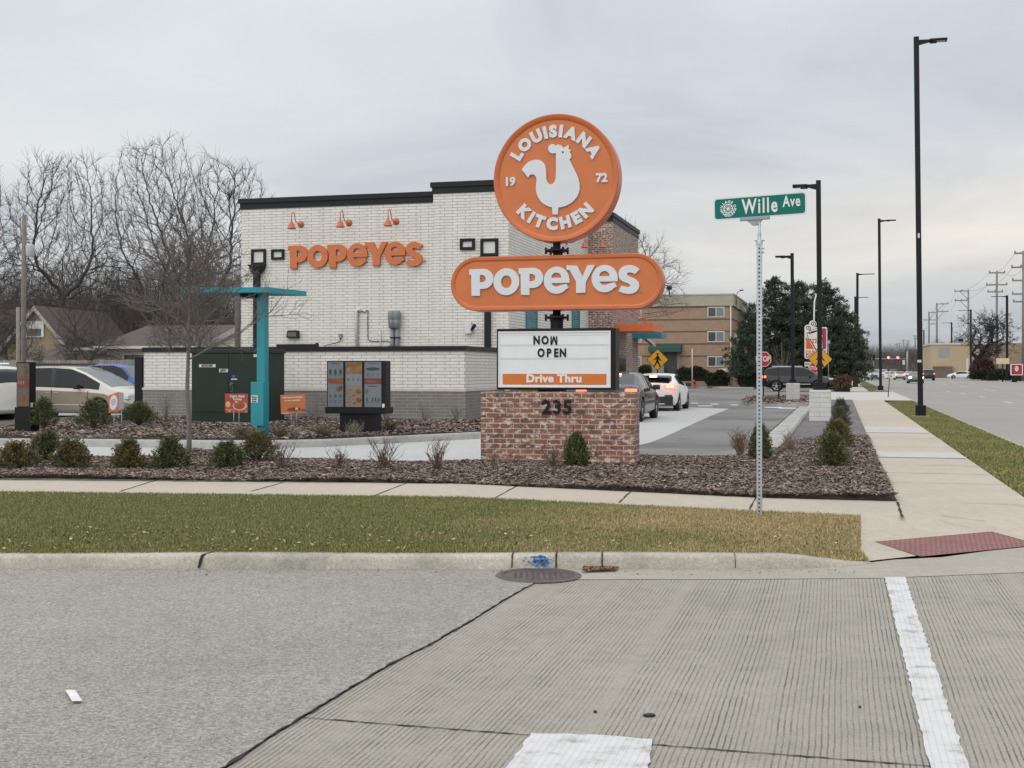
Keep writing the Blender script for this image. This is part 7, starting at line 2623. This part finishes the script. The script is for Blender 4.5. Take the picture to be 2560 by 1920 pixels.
# ------------------------------------------------------------------ houses, fence, poles on the left
M_SHING = pm('brown shingles', (.088, .068, .060), .9, .18, 3, bump=.6, bs=30)
M_SIDING = brick('cream siding', (.50, .47, .38), (.49, .46, .37), (.30, .28, .23), 8.0, .16, .014, var=.05, bump=.3)
M_TANW = pm('tan gable brick', (.26, .20, .135), .85, .12, 6)
M_TRIMW = pm('white trim', (.58, .57, .54), .6, .05)
M_FENCE = brick('weathered fence boards', (.24, .225, .20), (.19, .175, .15), (.10, .09, .08), .15, 8.0, .010, var=.22, bump=.3)
fa, fb = (px(-60, 54), 54), (px(420, 51), 51)
t_ = thing('wooden_fence', 'weathered grey board fence behind the parked cars', 'fence', (fa[0], fa[1], 0), math.atan2(fb[1] - fa[1], fb[0] - fa[0]))
fl = math.hypot(fb[0] - fa[0], fb[1] - fa[1])
zt = hz(900, 52)
a = MB()
x = 0.0
while x < fl:
    a.box(x, x + .138, rnd.uniform(-.006, .006), .022, 0, zt + rnd.uniform(-.02, .02))
    x += .145
a.build('board', M_FENCE, t_)
a = MB()
a.box(0, fl, -.04, -.008, zt - .66, zt - .55)
a.build('rail', pm('fence rail', (.30, .28, .25), .85, .15), t_)
def hip_roof(mb, x0, x1, y0, y1, z0, z1, inset):
    ym = (y0 + y1) / 2
    mb.add([(x0, y0, z0), (x1, y0, z0), (x1, y1, z0), (x0, y1, z0), (x0 + inset, ym, z1), (x1 - inset, ym, z1)], [(0, 1, 5, 4), (1, 2, 5), (2, 3, 4, 5), (3, 0, 4), (0, 3, 2, 1)])
def gable_house(name, label, loc, rz, w, dpt, hw, hr_, wallm, roofm):
    t_ = thing(name, label, 'house', loc, rz)
    a = MB()
    a.add([(-w / 2, 0, 0), (w / 2, 0, 0), (w / 2, 0, hw), (0, 0, hr_), (-w / 2, 0, hw), (-w / 2, dpt, 0), (w / 2, dpt, 0), (w / 2, dpt, hw), (0, dpt, hr_), (-w / 2, dpt, hw)], [(0, 1, 2, 3, 4), (9, 8, 7, 6, 5), (0, 4, 9, 5), (1, 6, 7, 2)])
    a.build('wall', wallm, t_)
    a = MB()
    s_ = (hr_ - hw) / (w / 2)
    e = .4
    for k in (-1, 1):
        a.add([(0, -.3, hr_ + .18), (k * (w / 2 + e), -.3, hw - e * s_ + .18), (k * (w / 2 + e), dpt + .3, hw - e * s_ + .18), (0, dpt + .3, hr_ + .18), (0, -.3, hr_ + .02), (k * (w / 2 + e), -.3, hw - e * s_ + .02), (k * (w / 2 + e), dpt + .3, hw - e * s_ + .02), (0, dpt + .3, hr_ + .02)], [(0, 1, 2, 3), (7, 6, 5, 4), (1, 5, 6, 2), (3, 2, 6, 7)])
    r_ = a.build('roof', roofm, t_)
    a = MB()
    for k in (-1, 1):
        a.add([(0, -.32, hr_ + .16), (k * (w / 2 + e), -.32, hw - e * s_ + .16), (k * (w / 2 + e), -.32, hw - e * s_ - .12), (0, -.32, hr_ - .12)], [(0, 1, 2, 3), (3, 2, 1, 0)])
    a.build('rake_board', M_TRIMW, r_)
    return t_
Yh = 66
gh_ = gable_house('gabled_house', 'tan brick house with a steep gable and white rake boards', (px(92, Yh), Yh, 0), -.12, 2 * (174 - 92) / F * Yh, 8, hz(866, Yh), hz(772, Yh), M_TANW, M_SHING)
wf = MB().box(px(86, Yh) - px(92, Yh) - .55, px(86, Yh) - px(92, Yh) + .55, -.06, .02, hz(843, Yh), hz(803, Yh)).build('window', M_TRIMW, gh_)
MB().box(px(86, Yh) - px(92, Yh) - .40, px(86, Yh) - px(92, Yh) + .40, -.07, -.061, hz(840, Yh), hz(822, Yh)).build('pane', GLASS, wf)
t_ = thing('brown_roof_house', 'low house with a reddish brown roof before the tan gable', 'house', (px(135, 61), 61, 0), -.1)
a = MB(); hip_roof(a, -3.2, 3.4, 0, 6, hz(906, 61), hz(862, 61), 2.4); a.build('roof', M_SHING, t_)
MB().box(-2.8, 3.0, .4, 5.6, 0, hz(906, 61)).build('wall', M_TANW, t_)
t_ = thing('red_roof_house', 'house with a red brown roof at the far left behind the utility pole', 'house', (px(5, 72), 72, 0), -.1)
a = MB(); hip_roof(a, -5, 2.6, 0, 7, hz(850, 72), hz(765, 72), 2.0); a.build('roof', pm('red shingles', (.10, .058, .05), .9, .18, 3), t_)
MB().box(-4.6, 2.2, .4, 6.6, 0, hz(850, 72)).build('wall', M_TANW, t_)
t_ = thing('small_cupola', 'small tan brick chimney stack with white trim above the fence', 'chimney', (px(211, 60), 60, 0), 0)
MB().box(-.28, .28, -.2, .2, 0, hz(876, 60)).build('stack', M_TANW, t_)
a = MB(); a.box(-.40, .40, -.3, .3, hz(876, 60), hz(869, 60)); a.build('cap', M_TRIMW, t_)
Yh = 62
hw_ = thing('hip_roof_house', 'cream sided house with a broad brown hip roof', 'house', (px(253, Yh), Yh, 0), -.10)
xr = px(600, Yh) - px(253, Yh)
a = MB(); hip_roof(a, -.25, xr, -.3, 8, hz(866, Yh), hz(806, Yh), 1.15); rf_ = a.build('roof', M_SHING, hw_)
a = MB(); a.box(-.25, xr, -.36, -.301, hz(872, Yh), hz(865.5, Yh)); a.build('gutter', M_TRIMW, rf_)
MB().box(.25, xr - .3, .1, 7.6, 0, hz(867, Yh)).build('wall', M_SIDING, hw_)
for u in (325, 352):
    w_ = MB().box(px(u, Yh) - px(253, Yh) - .38, px(u, Yh) - px(253, Yh) + .38, .04, .12, hz(907, Yh), hz(884, Yh)).build('window', M_TRIMW, hw_)
    MB().box(px(u, Yh) - px(253, Yh) - .26, px(u, Yh) - px(253, Yh) + .26, .03, .039, hz(906, Yh), hz(887, Yh)).build('pane', GLASS, w_)
Yh = 58
t_ = gable_house('white_gable_house', 'white sided gable end close to the restaurant corner', (px(600, Yh), Yh, 0), -.1, 3.4, 6, hz(868, Yh), hz(822, Yh), M_SIDING, M_SHING)
# utility poles, left
M_WOOD = pm('pole wood', (.17, .15, .13), .9, .2, 4)
t_ = thing('utility_pole', 'grey wooden utility pole with a transformer can at the left', 'utility pole', (px(58, 48), 48, 0), 0)
zt = hz(537, 48)
MB().tube([(0, 0, -.2), (.02, 0, zt * .6), (.05, 0, zt)], [.105, .10, .085], 10).build('pole', M_WOOD, t_)
z0, z1 = hz(642, 48), hz(611, 48)
MB().lathe([(0, z0), (.14, z0), (.165, z0 + .05), (.17, z1 - .06), (.15, z1 - .02), (.06, z1 + .02), (0, z1 + .03)], 16, 'z', (.27, 0, 0)).build('transformer', pm('transformer grey', (.36, .39, .41), .45, .06), t_)
a = MB().box(.05, .2, -.03, .03, z1 - .12, z1 - .06); a.box(.05, .2, -.03, .03, z0 + .1, z0 + .16); a.build('bracket', STEEL, t_)
t_ = thing('short_pole', 'shorter weathered wooden pole left of the utility pole', 'pole', (px(45, 49), 49, 0), 0)
MB().tube([(0, 0, -.2), (0, 0, hz(768, 49))], [.08, .075], 8).build('pole', pm('pole wood2', (.22, .20, .18), .9, .2, 4), t_)
t_ = thing('wooden_pole', 'dark wooden pole beside the left corner of the white wall', 'pole', (px(594, 52), 52, 0), 0)
MB().tube([(0, 0, -.2), (0, 0, hz(690, 52))], [.14, .11], 8).build('pole', pm('pole wood3', (.10, .085, .07), .9, .2, 4), t_)
t_ = thing('service_wire', 'thin sagging service wire running behind the left trees', 'wire', (0, 0, 0), 0)
a = MB()
p, q = Vector((px(58, 48), 48, hz(690, 48))), Vector((px(330, 62), 61, hz(858, 61)))
a.tube([p.lerp(q, k / 12) - Vector((0, 0, 1.1 * math.sin(math.pi * k / 12))) for k in range(13)], .012, 4)
a.build('wire', BLACK, t_)

# ------------------------------------------------------------------ apartment block
YA = 106.0
ac = (px(1831, YA), YA)
ap = thing('apartment_building', 'three storey tan brick apartment block with a pale parapet band', 'building', (*ac, 0), -ANG)
AL = lambda u: on_line(ac, T, u)
az_ = lambda v: hz(v, YA)
z_top, z_band = az_(737), az_(764.5)
xl_ = AL(1480)
MB().box(xl_, 0, 0, 16, 0, z_band).build('wall', BR_TAN, ap)
MB().box(xl_ - .12, .12, -.12, 16.1, z_band + .004, z_top, bev=.02).build('parapet_band', pm('parapet cream', (.36, .335, .255), .8, .06, 2), ap)
MB().box(xl_ - .16, .16, -.16, 16.2, z_top, z_top + .12).build('coping', pm('coping pale', (.42, .41, .36), .7, .05), ap)
a = MB()
for v in (764.5, 795.7, 826, 857.5, 888):
    z = az_(v)
    a.box(xl_ - .03, .03, -.045, .02, z - .09, z)
    a.box(.0, .045, .021, 15.9, z - .09, z)
a.build('belt_course', pm('belt brown', (.15, .10, .075), .8, .1), ap)
def apwin(x0, x1, v0, v1):
    z1, z0 = az_(v0), az_(v1)
    w_ = MB().box(x0, x1, -.05, .03, z0, z1).build('window', pm('window frame cream', (.55, .53, .48), .6, .05), ap)
    xm_ = (x0 + x1) / 2
    p_ = MB()
    p_.box(x0 + .09, xm_ - .04, -.058, -.051, z0 + .09, z1 - .09)
    p_.build('pane', pm('window dark', (.035, .045, .05), .12, .2, 1, spec=.8), w_)
    p_ = MB()
    p_.box(xm_ + .04, x1 - .09, -.058, -.051, z0 + .09, z1 - .09)
    p_.build('pane', pm('window curtain', (.16, .19, .19), .2, .15, 1, spec=.7), w_)
for v0, v1 in ((766.5, 793), (827.5, 855), (890, 917)):
    apwin(AL(1768.5), AL(1811.5), v0, v1)
    apwin(AL(1560), AL(1604), v0, v1)
for yy in (1.6, 3.1, 6.0):
    for v0, v1 in ((829, 850), (890, 915)):
        w_ = MB().box(-.03, .05, yy, yy + .8, az_(v1), az_(v0)).build('window', MATS['window frame cream'], ap)
        MB().box(.051, .058, yy + .08, yy + .72, az_(v1) + .08, az_(v0) - .08).build('pane', GLASS, w_)
dr0, dr1 = AL(1652), AL(1700)
e_ = MB().box(dr0, dr1, -.10, .03, 0, az_(879)).build('door_recess', pm('door surround', (.27, .22, .165), .7, .1), ap)
MB().box(dr0 + .25, dr1 - .25, -.115, -.101, .2, az_(880.5)).build('door', pm('door dark', (.035, .04, .045), .4, .1), e_)
a0_, a1_ = AL(1624.5), AL(1705.5)
a = MB().prism([(-.0, az_(858)), (-1.0, az_(870)), (-1.05, az_(879.5)), (0, az_(879.5))], a0_, a1_, 'x')
a.build('green_awning', pm('awning green', (.012, .055, .045), .7, .15), ap)
MB().box(AL(1622), AL(1663), -.9, -.5, 0, az_(915)).build('entry_wall', pm('entry grey', (.24, .22, .20), .8, .1), ap)
MB().box(AL(1798), AL(1820), -.06, -.047, az_(929), az_(921)).build('name_board', M_LBL, ap)
MB().tube([(AL(1830) - .1, -.1, .2), (AL(1830) - .1, -.1, z_band)], .05, 6).build('downspout', M_TRIMW, ap)
t_ = thing('roof_floodlight', 'small dark floodlight on the apartment roof edge', 'floodlight', (px(1673, 107), 107, z_top + .1), 0)
MB().tube([(0, 0, 0), (0, 0, .45)], .06, 6).build('stem', BLACK, t_)
MB().box(-.22, .22, -.2, .1, .4, .7, bev=.03).build('head', BLACK, t_)
t_ = thing('roof_lamp', 'curved lamp arm above the right corner of the apartment roof', 'lamp', (px(1841, 108), 108, z_top - .8), 0)
MB().tube([(0, 0, 0), (0, 0, .9), (.1, 0, 1.15), (.35, 0, 1.3), (.5, 0, 1.33)], .045, 6).build('arm', STEEL, t_)
MB().box(.3, .62, -.12, .12, 1.28, 1.38, bev=.03).build('head', BLACK, t_)
def hedge(label, u0, u1, v0, v1, Y, cols=[(.032, .038, .022), (.040, .046, .026)], name='hedge', group='dark hedges in front of the apartments'):
    w, h = (u1 - u0) / F * Y, (v1 - v0) / F * Y
    t_ = thing(name, label, 'hedge' if name == 'hedge' else 'bush', (px((u0 + u1) / 2, Y), Y, hz(v1, Y)), 0, group)
    tips = []
    for i in range(int(260 * max(1, w / 2.5))):
        x = rnd.uniform(-w / 2, w / 2)
        k = 1 - abs(x / (w / 2)) ** 4 * .35
        z = h * rnd.random() ** .6 * k * (.9 + .1 * math.sin(x * 5))
        tips.append(((x, rnd.uniform(-.6, .6), z), (rnd.gauss(0, .3), -.4, .8)))
    V, Fq, cc = needle_cloud(tips, 16, .17 * Y / 100, .04 * Y / 100, cols, .8)
    mesh_np('foliage', V, Fq, M_PINE, t_, cc)
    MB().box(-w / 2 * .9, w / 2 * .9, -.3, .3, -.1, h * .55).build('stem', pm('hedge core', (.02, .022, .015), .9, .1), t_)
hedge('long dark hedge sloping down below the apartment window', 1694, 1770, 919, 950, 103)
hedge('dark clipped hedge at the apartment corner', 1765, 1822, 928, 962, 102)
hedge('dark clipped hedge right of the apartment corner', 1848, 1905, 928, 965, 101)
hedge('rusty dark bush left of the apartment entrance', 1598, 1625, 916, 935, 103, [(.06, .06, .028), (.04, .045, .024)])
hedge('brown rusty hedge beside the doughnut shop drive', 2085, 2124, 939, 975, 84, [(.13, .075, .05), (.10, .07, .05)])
t_ = thing('fire_hydrant', 'red fire hydrant on the verge before the apartments', 'hydrant', (px(1735, 101), 101, .2), 0)
MB().lathe([(.15, -.05), (.15, .04), (.11, .05), (.11, .42), (.14, .43), (.14, .48), (.10, .56), (.03, .62), (0, .63)], 12).build('barrel', pm('hydrant red', (.36, .03, .025), .5, .1), t_)
MB().tube([(-.19, 0, .33), (.19, 0, .33)], .055, 8).build('outlet', MATS['hydrant red'], t_)
t_ = thing('white_marker_pole', 'thin pale pole standing beside the red hydrant', 'pole', (px(1730.5, 100.5), 100.5, .2), 0)
MB().tube([(0, 0, -.1), (0, 0, hz(872, 100.5) - .2)], .05, 6).build('pole', pm('pole pale', (.48, .44, .38), .6, .05), t_)

# ------------------------------------------------------------------ right side of the avenue
YT = 262.0
tb = thing('tan_building', 'flat roofed tan building across the avenue', 'building', (px(2326, YT), YT, 0), -ANG)
TBL = lambda u: on_line((px(2326, YT), YT), T, u)
zt = hz(862, YT)
MB().box(0, TBL(2452), 0, 40, 0, zt).build('wall', pm('tan wall', (.42, .34, .225), .85, .06, .3), tb)
MB().box(-.2, TBL(2452) + .2, -.2, 40, zt + .002, zt + .35).build('coping', pm('coping white', (.52, .50, .46), .7, .05), tb)
MB().box(TBL(2345), TBL(2373), -.05, .05, hz(893, YT), hz(868, YT)).build('faded_patch', pm('faded grey', (.30, .29, .27), .85, .12, .8), tb)
MB().box(TBL(2415.5), TBL(2421.5), -.06, .05, 0, hz(897, YT)).build('door', M_TRIMW, tb)
MB().box(TBL(2332), TBL(2380), -1.5, -.1, 0, hz(916, YT)).build('loading_wall', pm('loading dark', (.12, .095, .085), .85, .3, .5), tb)
MB().box(TBL(2397), TBL(2413), 3, 8, zt + .3, hz(842, YT)).build('roof_unit', pm('roof unit', (.20, .21, .24), .6, .2, .5), tb)
MB().box(TBL(2399.5), TBL(2411), 2.8, 3.0, hz(853, YT), hz(847, YT)).build('roof_vent', BLACK, tb)
t2 = thing('brown_building', 'long brown flat building at the right edge behind the bare tree', 'building', (px(2452, 262), 256, 0), -ANG)
MB().box(0, 45, 0, 20, 0, hz(858, 256)).build('wall', pm('brown wall', (.27, .205, .15), .85, .12, .2), t2)
for k in range(4):
    w_ = MB().box(3 + k * 3.2, 5 + k * 3.2, -.06, .05, 1.0, 3.2).build('window', pm('shop frame', (.2, .18, .17), .6, .1), t2)
    MB().box(3.2 + k * 3.2, 4.8 + k * 3.2, -.08, -.061, 1.2, 3.0).build('pane', GLASS, w_)
ks = thing('square_shop_sign', 'red and white square shop sign low at the right edge', 'sign', (px(2541.5, 166), 166, 0), -ANG)
z0, z1 = hz(938, 166), hz(910, 166)
b = MB().box(-.78, .78, -.1, .1, z0, z1).build('panel', WHITE, ks)
a = MB()
a.box(-.66, .66, -.112, -.101, z0 + .10, z1 - .10, 0)
a.prism(arcpts(0, (z0 + z1) / 2 + .12, .24, .38, 0, 360, 18)[:-1], -.118, -.113, 'y', 1)
a.build('red_band', [pm('shop red', (.36, .015, .02), .45, .05), M_LBL], b)
MB().box(-.6, .6, -.05, .05, 0, z0).build('stand', BLACK, ks)
t_ = thing('reader_sign', 'small pale yellow and white board on a post beside the red sign', 'sign', (px(2507, 172), 172, 0), -ANG)
MB().tube([(0, .1, 0), (0, .1, hz(910, 172))], .12, 6).build('post', CHAR, t_)
MB().box(-.85, .85, -.06, .06, hz(910, 172), hz(895.5, 172)).build('panel', pm('reader cream', (.55, .50, .33), .5, .08), t_)
# utility poles marching along the avenue
def upole(label, u, vt, Y, arms, far=False):
    t_ = thing('utility_pole', label, 'utility pole', (px(u, Y), Y, 0), -ANG, 'wooden utility poles along the avenue')
    h = hz(vt, Y)
    MB().tube([(0, 0, -.2), (0, 0, h)], [.26, .17] if not far else [.32, .24], 8).build('pole', pm('pole grey', (.20, .19, .18), .9, .15, 1), t_)
    for (v, ua, ub, brace) in arms:
        a = MB()
        z = hz(v, Y)
        x0, x1 = (ua - u) / F * Y / CA, (ub - u) / F * Y / CA
        a.box(x0, x1, -.09, .09, z - .12, z + .12)
        for x in (x0 + .1, x1 - .1) + ((x0 * .5 + x1 * .5,) if x1 - x0 > 2 else ()):
            a.lathe([(.10, z + .12), (.12, z + .25), (.06, z + .42), (0, z + .43)], 6, 'z', (x, 0, 0))
        if brace:
            s_ = x0 if abs(x0) > abs(x1) else x1
            a.tube([(s_ * .6, 0, z - .1), (0, 0, z - 1.9 * (1 if not far else 1.2))], .07, 5)
        a.build('crossarm', pm('arm grey', (.23, .22, .21), .85, .1, 1), t_)
    return t_
upole('wooden utility pole at the right edge with stacked crossarms', 2558.5, 628, 181, [(633, 2538, 2570, 0), (668, 2531, 2575, 0), (701, 2533, 2565, 0), (735, 2533, 2565, 0), (754, 2535, 2566, 0)])
upole('wooden utility pole with three double crossarms at the bare tree', 2492, 679, 219, [(682, 2474, 2511, 0), (712, 2468, 2516, 0), (729.5, 2471, 2506, 0)])
upole('wooden utility pole with two arms braced to the left', 2421, 726, 268, [(727.5, 2389, 2422, 1), (751, 2390, 2421, 1)])
upole('utility pole with two arms braced to the right, over the tan roof', 2342, 759, 355, [(760, 2341, 2368, 1), (779, 2341, 2368, 1)], True)
upole('utility pole just left of the one braced to the right', 2322.5, 780, 386, [(781, 2321, 2342, 1), (800, 2310, 2341, 0), (810, 2322, 2341, 0)], True)
GP = 'far utility poles near the vanishing end of the avenue'
for k, (u, vt, Y, lab) in enumerate(((2259, 849, 640, 'far utility pole right of the red signals, taller of its pair'), (2270, 851, 600, 'far utility pole right of its taller neighbour'), (2242, 859, 700, 'far utility pole between the two red signals'), (2248, 857, 690, 'far utility pole just right of the second red signal'), (2220, 872, 800, 'far utility pole above the left red signal'), (2229, 870, 760, 'far utility pole with a side arm between the red signals'), (2211, 868, 900, 'faint far utility pole left of the left red signal'), (2300, 811, 470, 'far utility pole with short arms hidden beside the tallest lamp'), (2288, 838, 520, 'far utility pole left of the tallest lamp'))):
    t_ = upole(lab, u, vt, Y, [(vt + 2, u - 5, u + 5, 0), (vt + 9, u - 4, u + 4, 0)], True)
    t_['group'] = GP
# wires between the near poles
pw = [(2558.5, 181), (2492, 219), (2421, 268), (2342, 355), (2322.5, 386), (2300, 470)]
tops = {0: [(633, 2538), (668, 2531), (668, 2562)], 1: [(682, 2475), (712, 2470), (682, 2510)], 2: [(727.5, 2390), (751, 2391), (727.5, 2420)], 3: [(760, 2366), (779, 2366), (760, 2343)], 4: [(781, 2340), (800, 2338), (800, 2312)], 5: [(814, 2304), (822, 2303), (822, 2297)]}
wi = [Vector((px(2600, 150), 150, 19)), Vector((px(2610, 150), 150, 17)), Vector((px(2620, 150), 150, 18.5))]
for line in range(3):
    a = MB()
    pts = [wi[line]]
    for k in range(6):
        v, u = tops[k][line]
        pts.append(Vector((px(u, pw[k][1]), pw[k][1], hz(v, pw[k][1]))))
    for p, q in zip(pts[:-1], pts[1:]):
        a.tube([p.lerp(q, i / 10) - Vector((0, 0, .9 * math.sin(math.pi * i / 10))) for i in range(11)], .022, 4, cap=False)
    o = a.build('overhead_wire', pm('wire grey', (.09, .09, .095), .7, .05), label=('uppermost', 'middle', 'lowest')[line] + ' overhead wire strung between the utility poles along the avenue', category='wire', group='overhead wires along the avenue')
# signals
YG = 330.0
t_ = thing('traffic_signal', 'signal mast arm over the avenue with two red lights', 'traffic signal', (px(2268, YG), YG, 0), -ANG * .2)
k = lambda u: (u - 2268) / F * YG
MB().tube([(0, 0, 0), (0, 0, hz(878, YG))], [.32, .2], 8).build('pole', STEEL, t_)
MB().tube([(0, 0, hz(897, YG)), (k(2150), 0, hz(897, YG))], [.17, .11], 6).build('mast_arm', STEEL, t_)
for u in (2221, 2244):
    hd = MB().box(k(u) - .28, k(u) + .28, -.35, -.05, hz(901, YG), hz(890, YG), bev=.05).build('signal_head', BLACK, t_)
    MB().lathe([(0, -.40), (.30, -.39), (.34, -.36)], 14, 'y', (k(u), 0, hz(894.2, YG))).build('red_light', pm('red light', (1, .1, .08), .3, 0, emit=8.0, ecol=(1.0, .10, .10)), hd)
MB().box(k(2254), k(2258), -.2, -.1, hz(898, YG), hz(893, YG)).build('green_plate', GREENSIGN, t_)
MB().box(k(2256), k(2262), -.25, -.1, hz(911.5, YG), hz(900, YG)).build('white_plate', M_LBL, t_)
t_ = thing('signal_head', 'dark side signal head hanging left of the second street lamp', 'traffic signal', (px(2184, 320), 320, 0), 0)
MB().box(-.30, .30, -.3, .1, hz(901, 320), hz(886.5, 320), bev=.05).build('housing', BLACK, t_)
MB().tube([(0, .1, 0), (0, .1, hz(886, 320))], .12, 6).build('pole', STEEL, t_)
# bare trees on the right and far away
bare_tree('bare_tree', 'old gnarled bare tree across the avenue among the utility poles', (px(2462, 198), 198, 0), 91, hz(762, 198), .55, pm('gnarled bark', (.05, .045, .045), .9, .15, 3), spread=.75, fork=.26, levels=6, ratio=.75, minr=.028, jit=.28, rz=1.0)
hedge('reddish brown bush at the foot of the old gnarled tree', 2428, 2482, 896, 946, 194, [(.12, .055, .055), (.09, .05, .05)], 'red_bush', None)
hedge('dark clipped hedge below the old gnarled tree', 2430, 2472, 927, 947, 190, group=None)
hedge('dark clipped hedge left of the red square sign', 2472, 2528, 926, 949, 186, group=None)
GF = 'far bare trees at the end of the avenue'
k = 0
spots = [(2175, 700, 872, 'far hazy bare tree at the vanishing end, left of the second lamp'), (2205, 640, 878, 'far hazy bare tree above the avenue queue'), (2226, 600, 876, 'far hazy bare tree under the left red signal'), (2250, 560, 872, 'far hazy bare tree under the right red signal'), (2275, 500, 866, 'far bare tree right behind the signal pole'), (2296, 460, 868, 'far bare tree left of the tallest lamp'), (2316, 420, 874, 'far bare tree between the tallest lamp and the tan building'), (2350, 330, 842, 'bare tree rising behind the tan roof, left end'), (2398, 340, 838, 'bare tree rising behind the roof unit'), (2440, 330, 846, 'bare tree rising behind the tan roof, right end')]
for u, Y, v, lab in spots:
    src = (t_a, t_b, t_c, t_d)[k % 4]
    h0 = crown_top(src)
    s_ = hz(v, Y) / h0
    dup(src, (px(u, Y), Y, 0), k * 1.3, (s_ * 1.5, s_ * 1.5, s_), lab, GF)
    k += 1
# a far wood closes the horizon: nobody could count its twigs
def wood(label, u0, u1, Y, h, n, col):
    P = np.stack([px(0, Y) * 0 + (np.linspace(u0, u1, n) + nrg.normal(0, 3, n) - CX) / F * Y, np.full(n, Y) + nrg.normal(0, Y * .04, n)], 1)
    hh = h * (.55 + .5 * nrg.random(n)) * (1 + .25 * np.sin(np.linspace(0, 30, n)))
    a_ = nrg.normal(0, .32, n)
    z0 = hh * nrg.random(n) * .7
    w = Y / F * (.25 + .4 * nrg.random(n))
    top = np.stack([P[:, 0] + np.sin(a_) * (hh - z0), P[:, 1], hh], 1)
    bot = np.stack([P[:, 0], P[:, 1], z0], 1)
    sd = np.stack([w, np.zeros(n), np.zeros(n)], 1)
    V = np.stack([bot - sd, bot + sd, top], 1).reshape(-1, 3)
    c_ = np.array(col) * (.7 + .6 * nrg.random((n, 1)))
    mesh_np('far_wood', V, np.arange(n * 3).reshape(-1, 3), M_CHIP, None, np.repeat(c_, 3, 0), kind='stuff', label=label, category='wood')
wood('hazy far wood of bare trees closing the end of the avenue', 2120, 2345, 760, 15, 9000, (.15, .135, .14))
wood('brown thicket of bare brush behind the houses at left', -120, 600, 98, 8.6, 17000, (.095, .08, .072))
wood('far wood of bare trees behind the apartments and pines', 1560, 2140, 300, 7, 5000, (.10, .09, .085))
